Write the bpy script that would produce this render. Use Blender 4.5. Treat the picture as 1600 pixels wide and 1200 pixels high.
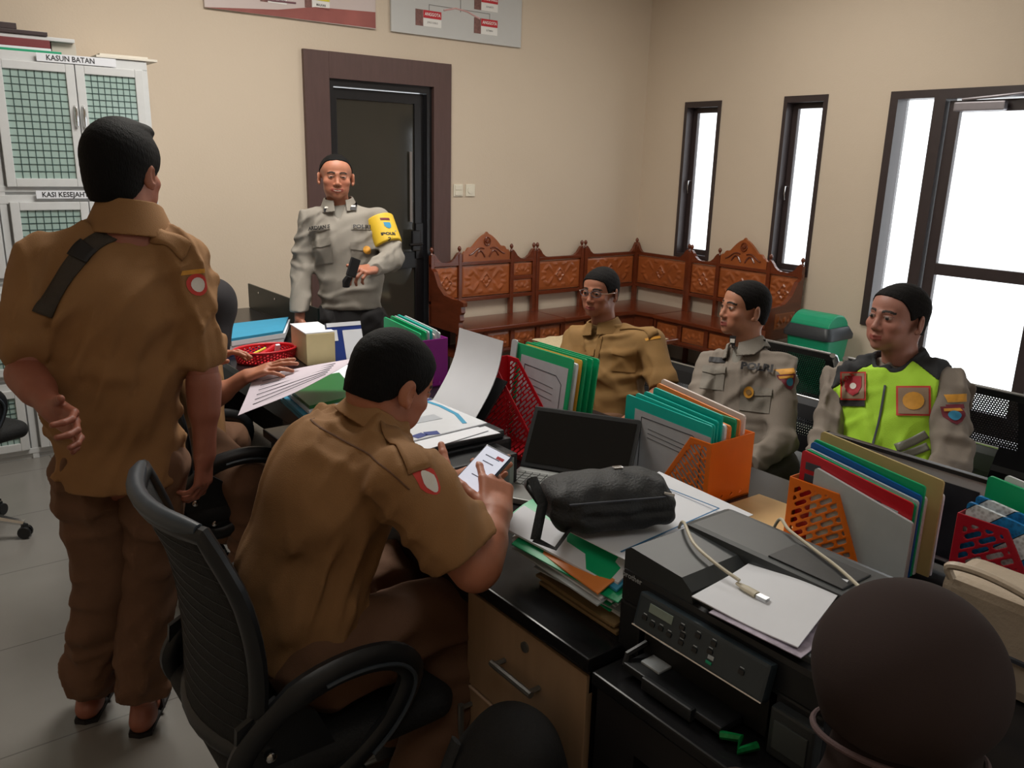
import bpy, bmesh, math, random
import numpy as np
from mathutils import Vector, Matrix, noise
from mathutils.bvhtree import BVHTree
random.seed(7)
PI = math.pi
S = bpy.context.scene
C = S.collection
for o in list(bpy.data.objects): bpy.data.objects.remove(o)

# ------------------------------------------------------------------ camera
CAMH = 1.65; FPX = 1290.0
YAW, PITCH, ROLL = math.radians(37.531), math.radians(15.078), math.radians(1.488)
def cam_axes():
    cy, sy, cp, sp = math.cos(YAW), math.sin(YAW), math.cos(PITCH), math.sin(PITCH)
    F = Vector((sy*cp, cy*cp, -sp)); R = Vector((cy, -sy, 0)); U = R.cross(F)
    cr, sr = math.cos(ROLL), math.sin(ROLL)
    return R*cr+U*sr, U*cr-R*sr, F
CR, CU, CF = cam_axes()
cd = bpy.data.cameras.new('camera'); cam = bpy.data.objects.new('camera', cd); C.objects.link(cam)
cd.sensor_width = 36; cd.lens = FPX*36/1600; cd.clip_start = .05; cd.clip_end = 60
cam.matrix_world = Matrix(((CR.x, CU.x, -CF.x, 0), (CR.y, CU.y, -CF.y, 0), (CR.z, CU.z, -CF.z, CAMH), (0, 0, 0, 1)))
S.camera = cam

# ------------------------------------------------------------------ world, lamps, exposure
w = bpy.data.worlds.new('sky'); S.world = w; w.use_nodes = True
w.node_tree.nodes['Background'].inputs[0].default_value = (.93, .97, 1, 1)
w.node_tree.nodes['Background'].inputs[1].default_value = 2.2
def area(name, loc, rot, sx, sy, power, col):
    d = bpy.data.lights.new(name, 'AREA'); d.shape = 'RECTANGLE'; d.size = sx; d.size_y = sy; d.energy = power; d.color = col
    o = bpy.data.objects.new(name, d); C.objects.link(o); o.location = loc; o.rotation_euler = rot
    return o
area('ceiling_and_fill_lamp', (1.6, 3.3, 3.2), (0, 0, 0), 1.2, 1.2, 70, (1, .95, .87))
area('ceiling_and_fill_lamp', (4.0, 3.2, 3.2), (0, 0, 0), 1.2, 1.2, 27, (1, .95, .87))
area('ceiling_and_fill_lamp', (0.2, -.2, 3.2), (0, 0, 0), 1.2, 1.2, 9, (1, .95, .87))  # added fill by the camera to lift the foreground; no lamp known here
S.view_settings.view_transform = 'Standard'; S.view_settings.look = 'None'
S.view_settings.gamma = 1; S.view_settings.use_curve_mapping = False
S.view_settings.exposure = 0.1

# ------------------------------------------------------------------ small tools
def at(px, py, d=None, x=None, y=None, z=None):
    r = CF + CR*((px-800)/FPX) + CU*((600-py)/FPX)
    o = Vector((0, 0, CAMH))
    if d is not None: t = d
    elif x is not None: t = x/r.x
    elif y is not None: t = y/r.y
    else: t = (z-CAMH)/r.z
    return o + r*t
def V(*a): return Vector(a)
def srgb(r, g, b):
    f = lambda c: (c/255/12.92) if c/255 <= .04045 else ((c/255+.055)/1.055)**2.4
    return (f(r), f(g), f(b), 1)
MATS = {}
def mat(name, col=(128, 128, 128), rough=.6, metal=0, noise_amt=0, noise_scale=20, bump=0, bump_scale=60, spec=.5, alpha=None,
        trans=0, vcol=False, emit=None, sss=0, coat=0, wave=None, stretch=(1, 1, 1)):
    if name in MATS: return MATS[name]
    m = bpy.data.materials.new(name); m.use_nodes = True; nt = m.node_tree; b = nt.nodes['Principled BSDF']
    c = srgb(*col); b.inputs['Base Color'].default_value = c
    b.inputs['Roughness'].default_value = rough; b.inputs['Metallic'].default_value = metal
    b.inputs['Specular IOR Level'].default_value = spec
    if trans: b.inputs['Transmission Weight'].default_value = trans
    if alpha is not None: b.inputs['Alpha'].default_value = alpha
    if coat: b.inputs['Coat Weight'].default_value = coat; b.inputs['Coat Roughness'].default_value = .12
    if sss: b.inputs['Subsurface Weight'].default_value = sss; b.inputs['Subsurface Radius'].default_value = (.012, .005, .003)
    if emit: b.inputs['Emission Color'].default_value = srgb(*emit[:3]); b.inputs['Emission Strength'].default_value = emit[3]
    tc = nt.nodes.new('ShaderNodeTexCoord'); mp = nt.nodes.new('ShaderNodeMapping'); mp.inputs['Scale'].default_value = stretch
    nt.links.new(tc.outputs['Object'], mp.inputs['Vector'])
    src = None
    if vcol:
        a = nt.nodes.new('ShaderNodeVertexColor'); a.layer_name = 'Col'; src = a.outputs['Color']
    if noise_amt:
        n = nt.nodes.new('ShaderNodeTexNoise'); n.inputs['Scale'].default_value = noise_scale; n.inputs['Detail'].default_value = 4
        nt.links.new(mp.outputs['Vector'], n.inputs['Vector'])
        mr = nt.nodes.new('ShaderNodeMapRange'); mr.inputs['From Min'].default_value = .25; mr.inputs['From Max'].default_value = .75
        mr.inputs['To Min'].default_value = 1-noise_amt; mr.inputs['To Max'].default_value = 1+noise_amt
        nt.links.new(n.outputs['Fac'], mr.inputs['Value'])
        vm = nt.nodes.new('ShaderNodeVectorMath'); vm.operation = 'SCALE'
        if src is not None: nt.links.new(src, vm.inputs[0])
        else: vm.inputs[0].default_value = c[:3]
        nt.links.new(mr.outputs['Result'], vm.inputs['Scale']); src = vm.outputs['Vector']
    if src is not None: nt.links.new(src, b.inputs['Base Color'])
    if bump:
        n2 = nt.nodes.new('ShaderNodeTexNoise'); n2.inputs['Scale'].default_value = bump_scale; n2.inputs['Detail'].default_value = 5
        nt.links.new(mp.outputs['Vector'], n2.inputs['Vector'])
        bp = nt.nodes.new('ShaderNodeBump'); bp.inputs['Strength'].default_value = bump; bp.inputs['Distance'].default_value = .01
        nt.links.new(n2.outputs['Fac'], bp.inputs['Height']); nt.links.new(bp.outputs['Normal'], b.inputs['Normal'])
    MATS[name] = m
    return m
def simple(name, col, rough=.6, **k): return mat(name, col, rough, **k)

def tag(o, label=None, cat=None, group=None, kind=None):
    if label: o['label'] = label
    if cat: o['category'] = cat
    if group: o['group'] = group
    if kind: o['kind'] = kind
    return o
def thing(name, label, cat, loc=(0, 0, 0), rz=0, group=None, kind=None):
    o = bpy.data.objects.new(name, None); C.objects.link(o); o.location = loc; o.rotation_euler = (0, 0, rz)
    o.empty_display_size = .05
    o['_m'] = 0
    del o['_m']
    return tag(o, label, cat, group, kind)
def wmat(o):
    m = Matrix.Translation(o.location) @ o.rotation_euler.to_matrix().to_4x4()
    return wmat(o.parent) @ m if o.parent else m
class MB:
    def __init__(s): s.v = []; s.f = []; s.n = 0; s.sm = []
    def add(s, vs, fs, smooth=False):
        k = len(s.v); s.v += [tuple(a) for a in vs]; s.f += [tuple(i+k for i in f) for f in fs]; s.sm += [smooth]*len(fs); return s
    def box(s, c, d, R=None, bev=0):
        c = Vector(c); hx, hy, hz = d[0]/2, d[1]/2, d[2]/2
        if bev <= 0:
            vs = [Vector((x*hx, y*hy, z*hz)) for z in (-1, 1) for y in (-1, 1) for x in (-1, 1)]
            fs = [(0, 2, 3, 1), (4, 5, 7, 6), (0, 1, 5, 4), (2, 6, 7, 3), (0, 4, 6, 2), (1, 3, 7, 5)]
        else:
            bm = bmesh.new(); bmesh.ops.create_cube(bm, size=1)
            for v in bm.verts: v.co = Vector((v.co.x*hx*2, v.co.y*hy*2, v.co.z*hz*2))
            bmesh.ops.bevel(bm, geom=list(bm.edges), offset=min(bev, hx*.95, hy*.95, hz*.95), segments=2, profile=.7, affect='EDGES')
            bm.verts.index_update(); vs = [v.co.copy() for v in bm.verts]; fs = [tuple(v.index for v in f.verts) for f in bm.faces]; bm.free()
        if R is not None: vs = [R @ v for v in vs]
        return s.add([v+c for v in vs], fs)
    def bx2(s, lo, hi, bev=0):
        lo = Vector(lo); hi = Vector(hi); return s.box((lo+hi)/2, hi-lo, None, bev)
    def tube(s, pts, r, n=10, closed=False, flat=None):
        pts = [Vector(p) for p in pts]; m = len(pts); rs = r if isinstance(r, (list, tuple)) else [r]*m
        T = []
        for i in range(m):
            a = pts[(i-1) % m] if (closed or i > 0) else pts[i]; b = pts[(i+1) % m] if (closed or i < m-1) else pts[i]
            T.append((b-a).normalized())
        up = Vector((0, 0, 1)) if abs(T[0].z) < .9 else Vector((1, 0, 0))
        u = T[0].cross(up).normalized(); vs = []; fs = []
        for i in range(m):
            u = (u - T[i]*u.dot(T[i])).normalized(); v = T[i].cross(u)
            for k in range(n):
                a = 2*PI*k/n; vs.append(pts[i]+(u*math.cos(a)+v*math.sin(a)*(flat or 1))*rs[i])
        for i in range(m if closed else m-1):
            j = (i+1) % m
            for k in range(n): fs.append((i*n+k, i*n+(k+1) % n, j*n+(k+1) % n, j*n+k))
        if not closed: fs.append(tuple(range(n-1, -1, -1))); fs.append(tuple((m-1)*n+k for k in range(n)))
        return s.add(vs, fs, True)
    def lathe(s, c, prof, n=24, R=None, cap=True):
        c = Vector(c); vs = []; fs = []
        for (r, z) in prof:
            for k in range(n):
                a = 2*PI*k/n; p = Vector((r*math.cos(a), r*math.sin(a), z)); vs.append(c+(R @ p if R else p))
        for i in range(len(prof)-1):
            for k in range(n): fs.append((i*n+k, i*n+(k+1) % n, (i+1)*n+(k+1) % n, (i+1)*n+k))
        if cap: fs.append(tuple(range(n-1, -1, -1))); fs.append(tuple((len(prof)-1)*n+k for k in range(n)))
        return s.add(vs, fs, True)
    def prism(s, poly, org, ax, ay, az, t):
        # polygon (2-D) in plane ax, ay at org, extruded t along az
        org, ax, ay, az = map(Vector, (org, ax, ay, az)); n = len(poly)
        a = [org+ax*p[0]+ay*p[1] for p in poly]; b = [p+az*t for p in a]
        fs = [tuple(range(n-1, -1, -1)), tuple(range(n, 2*n))]+[(i, (i+1) % n, n+(i+1) % n, n+i) for i in range(n)]
        return s.add(a+b, fs)
    def slab(s, corners, t):
        # quad sheet with thickness along its normal
        p = [Vector(c) for c in corners]; n = (p[1]-p[0]).cross(p[3]-p[0]).normalized()*t
        return s.add(p+[q+n for q in p], [(0, 3, 2, 1), (4, 5, 6, 7), (0, 1, 5, 4), (1, 2, 6, 5), (2, 3, 7, 6), (3, 0, 4, 7)])
    def build(s, name, m, parent=None, world=False, origin=None, smooth=None, tagv=None):
        me = bpy.data.meshes.new(name); vs = s.v
        if parent is not None and world:
            im = wmat(parent).inverted(); vs = [im @ Vector(v) for v in vs]
        if origin is not None:
            og = Vector(origin); vs = [Vector(v)-og for v in vs]
        me.from_pydata([tuple(v) for v in vs], [], s.f)
        me.polygons.foreach_set('use_smooth', [bool(x) if smooth is None else smooth for x in s.sm])
        bm = bmesh.new(); bm.from_mesh(me); bmesh.ops.recalc_face_normals(bm, faces=bm.faces)
        for e in bm.edges:
            if len(e.link_faces) == 2 and e.calc_face_angle(0) > .7: e.smooth = False
        bm.to_mesh(me); bm.free()
        if m: me.materials.append(m)
        o = bpy.data.objects.new(name, me); C.objects.link(o)
        if parent is not None: o.parent = parent
        if origin is not None: o.location = origin
        return o
def struct(name, mb, m): return tag(mb.build(name, m), kind='structure')
def dup(root, loc=None, rz=None, label=None):
    c = root.copy(); C.objects.link(c)
    if loc is not None: c.location = loc
    if rz is not None: c.rotation_euler = (0, 0, rz)
    if label: c['label'] = label
    for ch in root.children:
        a = ch.copy(); C.objects.link(a); a.parent = c
        for g in ch.children:
            b = g.copy(); C.objects.link(b); b.parent = a
    return c
def Rz(a): return Matrix.Rotation(a, 3, 'Z')
def Rx(a): return Matrix.Rotation(a, 3, 'X')
def Ry(a): return Matrix.Rotation(a, 3, 'Y')
def grid_mesh(fn, nu, nv):
    vs = [fn(i/nu, j/nv) for j in range(nv+1) for i in range(nu+1)]
    fs = [(j*(nu+1)+i, j*(nu+1)+i+1, (j+1)*(nu+1)+i+1, (j+1)*(nu+1)+i) for j in range(nv) for i in range(nu)]
    return vs, fs
def text_mesh(txt, size, bold=.0, align='CENTER', sx=1.0):
    cu = bpy.data.curves.new('t', 'FONT'); cu.body = txt; cu.size = size; cu.align_x = align; cu.align_y = 'CENTER'; cu.offset = bold; cu.resolution_u = 2
    o = bpy.data.objects.new('t', cu); C.objects.link(o); dg = bpy.context.evaluated_depsgraph_get()
    me = bpy.data.meshes.new_from_object(o.evaluated_get(dg)); vs = [Vector((v.co.x*sx, v.co.y, 0)) for v in me.vertices]; fs = [tuple(p.vertices) for p in me.polygons]
    bpy.data.objects.remove(o); bpy.data.curves.remove(cu); bpy.data.meshes.remove(me)
    return vs, fs
def text_on(mb, txt, size, org, ax, ay, bold=.0, sx=1.0, align='CENTER'):
    vs, fs = text_mesh(txt, size, bold, align, sx); org, ax, ay = Vector(org), Vector(ax).normalized(), Vector(ay).normalized()
    return mb.add([org+ax*v.x+ay*v.y for v in vs], fs)

# ------------------------------------------------------------------ signed distance fields and their surfaces
class Field:
    def __init__(s, lo, hi, h):
        s.h = np.array(h if hasattr(h, '__len__') else (h, h, h), float); s.o = np.array(lo, float)
        s.n = np.ceil((np.array(hi, float)-s.o)/s.h).astype(int)+1
        s.D = np.full(s.n, 1.0, np.float32)
    def region(s, lo, hi):
        a = np.clip(np.floor((np.array(lo)-s.o)/s.h).astype(int), 0, s.n); b = np.clip(np.ceil((np.array(hi)-s.o)/s.h).astype(int)+1, 0, s.n)
        if np.any(b <= a): return None
        ax = [((np.arange(a[i], b[i]))*s.h[i]+s.o[i]).astype(np.float32) for i in range(3)]
        return (slice(a[0], b[0]), slice(a[1], b[1]), slice(a[2], b[2])), np.meshgrid(*ax, indexing='ij')
    def op(s, prim, k=.01, mode='u'):
        lo, hi, f = prim; m = float(max(s.h))*3+k
        r = s.region(np.array(lo)-m, np.array(hi)+m)
        if r is None: return s
        sl, P = r; d = f(*P); A = s.D[sl]
        if mode == 's': d = -d; A = -A; 
        if k > 0:
            hh = np.maximum(k-np.abs(A-d), 0)/k; o = np.minimum(A, d)-hh*hh*k/4
        else: o = np.minimum(A, d)
        if mode == 's':
            d = -d; A = s.D[sl]
            hh = np.maximum(k-np.abs(A+d), 0)/max(k, 1e-6); o = np.maximum(A, -d)+hh*hh*k/4
        s.D[sl] = o; return s
    def u(s, prim, k=.01): return s.op(prim, k, 'u')
    def cut(s, prim, k=.004): return s.op(prim, k, 's')
    def full(s): return s.region(s.o, s.o+s.n*s.h)[1]
    def plane(s, p, n, k=0.004):           # keep the side where (x-p).n < 0
        X, Y, Z = s.full(); n = Vector(n).normalized(); d = (X-p[0])*n.x+(Y-p[1])*n.y+(Z-p[2])*n.z
        hh = np.maximum(k-np.abs(s.D-d), 0)/k; s.D = np.maximum(s.D, d)+hh*hh*k/4; return s
    def inter(s, f):                      # f(X,Y,Z) < 0 kept
        s.D = np.maximum(s.D, f(*s.full()).astype(np.float32)); return s
    def disp(s, f):
        s.D = s.D+f(*s.full()).astype(np.float32)*(np.abs(s.D) < .06); return s
    def surf(s):
        D = np.pad(s.D, 1, constant_values=1.0); o = s.o-s.h; N = np.array(D.shape)
        ins = D < 0
        c = ins[:-1, :-1, :-1].astype(np.int8)
        tot = np.zeros(N-1, np.int8)
        for dx in (0, 1):
            for dy in (0, 1):
                for dz in (0, 1): tot += ins[dx:N[0]-1+dx, dy:N[1]-1+dy, dz:N[2]-1+dz]
        act = (tot > 0) & (tot < 8); I = np.argwhere(act)
        if len(I) == 0: return np.zeros((0, 3)), []
        idx = np.full(N-1, -1, np.int64); idx[act] = np.arange(len(I))
        acc = np.zeros((len(I), 3)); cnt = np.zeros(len(I))
        cor = [(x, y, z) for x in (0, 1) for y in (0, 1) for z in (0, 1)]
        for a in cor:
            for ax in range(3):
                if a[ax] == 1: continue
                b = list(a); b[ax] = 1
                da = D[I[:, 0]+a[0], I[:, 1]+a[1], I[:, 2]+a[2]]; db = D[I[:, 0]+b[0], I[:, 1]+b[1], I[:, 2]+b[2]]
                m = (da < 0) != (db < 0); t = np.where(m, da/np.where(m, da-db, 1), 0)
                p = np.array(a, float)[None].repeat(len(I), 0); p[:, ax] = t
                acc[m] += p[m]; cnt[m] += 1
        vs = (I+acc/cnt[:, None])*s.h+o
        fs = []
        for ax in range(3):
            b1, b2 = (ax+1) % 3, (ax+2) % 3
            sl0 = [slice(1, N[i]-1) for i in range(3)]; sl1 = list(sl0); sl0[ax] = slice(0, N[ax]-1); sl1[ax] = slice(1, N[ax])
            A = ins[tuple(sl0)]; B = ins[tuple(sl1)]; J = np.argwhere(A != B)
            if len(J) == 0: continue
            flip = A[tuple(J.T)]
            base = J+1; base[:, ax] -= 1
            def ii(d1, d2):
                q = base.copy(); q[:, b1] += d1; q[:, b2] += d2; return idx[q[:, 0], q[:, 1], q[:, 2]]
            q = np.stack([ii(-1, -1), ii(0, -1), ii(0, 0), ii(-1, 0)], 1)
            q[~flip] = q[~flip][:, ::-1]; fs.append(q)
        return vs, np.concatenate(fs)
def rc(a, b, ra, rb=None, flat=None, w=None):
    """tapered capsule; flat/w squash it along unit vector w"""
    a = np.array(a, float); b = np.array(b, float); rb = ra if rb is None else rb; ba = b-a; L2 = max(ba@ba, 1e-12)
    R = max(ra, rb)
    def f(X, Y, Z):
        px, py, pz = X-a[0], Y-a[1], Z-a[2]
        sc = 1
        if flat:
            g = (px*w[0]+py*w[1]+pz*w[2])*(1/flat-1); px = px+g*w[0]; py = py+g*w[1]; pz = pz+g*w[2]; sc = (1+flat)/2
        t = np.clip((px*ba[0]+py*ba[1]+pz*ba[2])/L2, 0, 1)
        return (np.sqrt((px-t*ba[0])**2+(py-t*ba[1])**2+(pz-t*ba[2])**2)-(ra+(rb-ra)*t))*sc
    return np.minimum(a, b)-R, np.maximum(a, b)+R, f
def el(c, r, M=None):
    c = np.array(c, float); r = np.array(r, float); M = np.eye(3) if M is None else np.array(M)   # rows of M = ellipsoid axes
    R = r.max()
    def f(X, Y, Z):
        p = (X-c[0], Y-c[1], Z-c[2]); q = [(M[i][0]*p[0]+M[i][1]*p[1]+M[i][2]*p[2]) for i in range(3)]
        k0 = np.sqrt(sum((q[i]/r[i])**2 for i in range(3))); k1 = np.sqrt(sum((q[i]/r[i]**2)**2 for i in range(3)))+1e-9
        return k0*(k0-1)/k1
    return c-R, c+R, f
def bxs(c, hd, M=None, rd=.003):
    c = np.array(c, float); hd = np.array(hd, float); M = np.eye(3) if M is None else np.array(M); R = np.linalg.norm(hd)
    def f(X, Y, Z):
        p = (X-c[0], Y-c[1], Z-c[2]); q = [np.abs(M[i][0]*p[0]+M[i][1]*p[1]+M[i][2]*p[2])-hd[i]+rd for i in range(3)]
        return np.sqrt(sum(np.maximum(t, 0)**2 for t in q))+np.minimum(np.maximum(q[0], np.maximum(q[1], q[2])), 0)-rd
    return c-R, c+R, f
def sdf_mesh(name, pieces, m, parent=None, colfn=None, smooth=True, origin=None):
    """pieces: list of (verts Nx3, quads Mx4) joined as one mesh object, world coordinates"""
    vs = []; fs = []; k = 0
    for v, f in pieces:
        if len(v) == 0: continue
        vs.append(v); fs.append(np.asarray(f)+k); k += len(v)
    vs = np.concatenate(vs); fs = np.concatenate(fs)
    me = bpy.data.meshes.new(name); loc = vs
    if parent is not None:
        im = np.array(wmat(parent).inverted()); loc = vs@im[:3, :3].T+im[:3, 3]
    elif origin is not None: loc = vs-np.array(origin)
    me.vertices.add(len(vs)); me.vertices.foreach_set('co', loc.astype(np.float32).ravel())
    me.loops.add(fs.size); me.loops.foreach_set('vertex_index', fs.ravel().astype(np.int32))
    me.polygons.add(len(fs)); me.polygons.foreach_set('loop_start', (np.arange(len(fs))*4).astype(np.int32)); me.polygons.foreach_set('loop_total', np.full(len(fs), 4, np.int32))
    me.polygons.foreach_set('use_smooth', np.full(len(fs), smooth)); me.update(calc_edges=True); me.validate()
    if colfn is not None:
        c = np.ones((len(vs), 4), np.float32); c[:, :3] = colfn(vs)
        a = me.color_attributes.new('Col', 'FLOAT_COLOR', 'POINT'); a.data.foreach_set('color', c.ravel())
    for mm in (m if isinstance(m, list) else [m]): me.materials.append(mm)
    o = bpy.data.objects.new(name, me); C.objects.link(o)
    if parent is not None: o.parent = parent
    elif origin is not None: o.location = origin
    return o
def plate(poly_f, w, h, t, res=.002):
    """flat panel in the XY plane (0..w, 0..h) with thickness t where poly_f(x, y) < 0"""
    F = Field((-.004, -.004, -t), (w+.004, h+.004, t), (res, res, t/2)); X, Y, Z = F.full()
    F.D = np.maximum(poly_f(X, Y), np.abs(Z)-t/2).astype(np.float32)
    return F.surf()
def place2d(vs, org, ax, ay, az):
    org, ax, ay, az = [np.array(a, float) for a in (org, ax, ay, az)]
    return org+vs[:, :1]*ax+vs[:, 1:2]*ay+vs[:, 2:3]*az
# ------------------------------------------------------------------ the room
XW, YW, ZC, XL, YR = 5.5, 5.35, 3.3, -1.6, -2.0
M_wall = mat('cream_wall_paint', (210, 194, 174), .75, noise_amt=.02, noise_scale=1.5, bump=.08, bump_scale=90)
M_ceil = mat('white_ceiling_paint', (235, 232, 224), .8, noise_amt=.02, bump=.05)
M_frame = mat('dark_brown_window_aluminium', (58, 48, 48), .38, noise_amt=.08, bump=.03)
M_trim = mat('brown_laminate_door_trim', (84, 60, 56), .45, noise_amt=.12, noise_scale=6, bump=.06, stretch=(6, 6, 1))
M_black = mat('black_aluminium', (22, 20, 22), .3, noise_amt=.1)
M_chrome = mat('chrome', (210, 210, 210), .18, 1, noise_amt=.03)
M_glass = mat('clear_window_glass', (255, 255, 255), .02, trans=1, spec=.3, alpha=.12)
# floor: glossy grey tiles
M_floor = mat('grey_polished_floor_tile', (132, 129, 124), .22, noise_amt=.06, noise_scale=3)
nt = M_floor.node_tree; b = nt.nodes['Principled BSDF']
br = nt.nodes.new('ShaderNodeTexBrick'); br.offset = 0; br.inputs['Scale'].default_value = 1; br.inputs['Brick Width'].default_value = .6; br.inputs['Row Height'].default_value = .6
br.inputs['Mortar Size'].default_value = .003; br.inputs['Color1'].default_value = (1, 1, 1, 1); br.inputs['Color2'].default_value = (.96, .96, .97, 1); br.inputs['Mortar'].default_value = (.6, .6, .6, 1)
tc = nt.nodes.new('ShaderNodeTexCoord'); nt.links.new(tc.outputs['Object'], br.inputs['Vector'])
mx = nt.nodes.new('ShaderNodeMix'); mx.data_type = 'RGBA'; mx.blend_type = 'MULTIPLY'; mx.inputs['Factor'].default_value = 1
old = b.inputs['Base Color'].links[0].from_socket
nt.links.new(old, mx.inputs[6]); nt.links.new(br.outputs['Color'], mx.inputs[7]); nt.links.new(mx.outputs[2], b.inputs['Base Color'])
struct('floor', MB().bx2((XL-.1, YR-.1, -.05), (XW+.15, YW+.15, 0)), M_floor)
struct('ceiling', MB().bx2((XL-.1, YR-.1, ZC), (XW+.15, YW+.15, ZC+.05)), M_ceil)
struct('wall_left', MB().bx2((XL-.1, YR-.1, 0), (XL, YW+.15, ZC)), M_wall)
def wall_rects(mb, holes, u0, u1, z0, z1, fix):
    us = sorted({u0, u1, *[h[0] for h in holes], *[h[1] for h in holes]})
    zs = sorted({z0, z1, *[h[2] for h in holes], *[h[3] for h in holes]})
    for a, b_ in zip(us, us[1:]):
        run = None
        for c, d in zip(zs, zs[1:]):
            if any(h[0] <= a and b_ <= h[1] and h[2] <= c and d <= h[3] for h in holes): continue
            fix(mb, a, b_, c, d)
# back wall with the inner door's opening
DX0, DX1, DZ = 2.50, 3.325, 2.15
mb = MB(); wall_rects(mb, [(DX0, DX1, 0, DZ)], XL, XW+.12, 0, ZC, lambda m, a, b_, c, d: m.bx2((a, YW, c), (b_, YW+.12, d)))
struct('wall_back', mb, M_wall)
# right wall with two slit windows and the entrance
W1 = (4.515, 4.89, .895, 2.16); W2 = (3.57, 3.93, .87, 2.165); WD = (2.76, 3.1, .596, 2.16); DR = (1.2, 2.76, 0, 2.16)
mb = MB(); wall_rects(mb, [W1, W2, WD, DR], YR, YW, 0, ZC, lambda m, a, b_, c, d: m.bx2((XW, a, c), (XW+.12, b_, d)))
struct('wall_right', mb, M_wall)
# unseen rear wall; its opening is made up and sized for the foreground light
mb = MB(); wall_rects(mb, [(2.6, 4.6, .9, 2.2)], XL, XW+.12, 0, ZC, lambda m, a, b_, c, d: m.bx2((a, YR-.12, c), (b_, YR, d)))
struct('wall_rear', mb, M_wall)
def window(name, W, sill=.035, handle=True):
    y0, y1, z0, z1 = W; t = thing(name, None, None, (XW, (y0+y1)/2, z0), kind='structure')
    m = MB()
    for (a, b_, c, d) in ((y0, y0+.03, z0, z1), (y1-.03, y1, z0, z1), (y0+.03, y1-.03, z0, z0+.03), (y0+.03, y1-.03, z1-.045, z1)):
        m.bx2((XW-.012, a, c), (XW+.13, b_, d))
    m.build('window_frame', M_frame, t, world=True)
    m = MB()
    for (a, b_, c, d) in ((y0+.03, y0+.065, z0+.03, z1-.045), (y1-.075, y1-.03, z0+.03, z1-.045), (y0+.065, y1-.075, z0+.03, z0+.07), (y0+.065, y1-.075, z1-.085, z1-.045)):
        m.bx2((XW+.07, a, c), (XW+.105, b_, d), .004)
    s_ = m.build('casement', M_frame, t, world=True)
    MB().bx2((XW+.085, y0+.06, z0+.06), (XW+.09, y1-.07, z1-.08)).build('pane', M_glass, s_, world=True)
    zc = z0+(z1-z0)*.5
    MB().tube([(XW+.07, y1-.05, zc), (XW+.045, y1-.05, zc), (XW+.04, y1-.052, zc-.05), (XW+.045, y1-.056, zc-.1)], [.006, .007, .006, .005], 8).build('window_handle', M_chrome, t, world=True)
    return t
window('window_1', W1); window('window_2', W2)
# entrance: fixed side light and a glazed leaf with closer
t = thing('window_3', None, None, (XW, 2.93, .6), kind='structure'); m = MB()
y0, y1, z0, z1 = WD
m.bx2((XW-.015, y1-.055, z0), (XW+.13, y1, z1)); m.bx2((XW-.015, y0-.03, 0), (XW+.13, y0+.045, z1)); m.bx2((XW-.015, y0+.045, z0), (XW+.13, y1-.055, z0+.05)); m.bx2((XW-.015, y0+.045, z1-.05), (XW+.13, y1-.055, z1))
m.build('window_frame', M_frame, t, world=True)
MB().bx2((XW+.06, y0+.04, z0+.04), (XW+.066, y1-.05, z1-.045)).build('pane', M_glass, t, world=True)
t = thing('door_2', None, None, (XW, 1.98, 0), kind='structure')
m = MB(); m.bx2((XW-.015, 1.2, 2.1), (XW+.13, 2.73, 2.16)); m.bx2((XW-.015, 1.2, 0), (XW+.13, 1.26, 2.1)); m.build('door_frame', M_frame, t, world=True)
def leaf(y0, y1):
    m = MB(); m.bx2((XW+.02, y1-.07, .02), (XW+.06, y1, 2.09), .003); m.bx2((XW+.02, y0, .02), (XW+.06, y0+.07, 2.09), .003)
    for (a, b_) in ((.02, .16), (1.0, 1.075), (2.02, 2.09)): m.bx2((XW+.02, y0+.07, a), (XW+.06, y1-.07, b_), .003)
    l = m.build('door_leaf', M_frame, t, world=True)
    MB().bx2((XW+.038, y0+.06, .15), (XW+.043, y1-.06, 2.03)).build('pane', M_glass, l, world=True)
leaf(1.99, 2.72); leaf(1.265, 1.985)
m = MB(); m.bx2((XW-.05, 2.36, 2.02), (XW+.0, 2.66, 2.075), .008); m.tube([(XW-.03, 2.62, 2.09), (XW-.06, 2.4, 2.1), (XW-.01, 2.2, 2.12)], .009, 8)
m.build('door_closer', mat('closer_grey', (150, 145, 150), .35, .6, noise_amt=.05), t, world=True)
m = MB(); m.tube([(XW+.02, 2.05, .9), (XW-.03, 2.05, .92), (XW-.03, 2.05, 1.2), (XW+.02, 2.05, 1.22)], .012, 8); m.build('door_handle', M_chrome, t, world=True)
# inner door in the back wall
t = thing('door_1', None, None, (2.9, YW, 0), kind='structure')
m = MB(); ox0, ox1, oz = 2.335, 3.465, 2.315
m.bx2((ox0, YW-.03, 0), (DX0+.01, YW+.12, oz), .004); m.bx2((DX1-.01, YW-.03, 0), (ox1, YW+.12, oz), .004); m.bx2((DX0+.01, YW-.03, DZ), (DX1-.01, YW+.12, oz))
m.build('door_trim', M_trim, t, world=True)
m = MB()
m.bx2((DX0+.01, YW+.0, 0), (DX0+.05, YW+.1, DZ)); m.bx2((DX1-.05, YW+.0, 0), (DX1-.01, YW+.1, DZ)); m.bx2((DX0+.05, YW+.0, DZ-.045), (DX1-.05, YW+.1, DZ))
m.build('door_frame', M_black, t, world=True)
m = MB(); ly = YW+.04
lx0, lx1 = DX0+.055, DX1-.055
m.bx2((lx0, ly, .004), (lx0+.035, ly+.04, DZ-.05), .003); m.bx2((lx1-.075, ly, .004), (lx1, ly+.04, DZ-.05), .003); m.bx2((lx0+.03, ly, DZ-.12), (lx1-.07, ly+.04, DZ-.05), .003); m.bx2((lx0+.03, ly, .004), (lx1-.07, ly+.04, .16), .003); m.bx2((lx0+.03, ly, .86), (lx1-.07, ly+.04, .98), .003)
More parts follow.
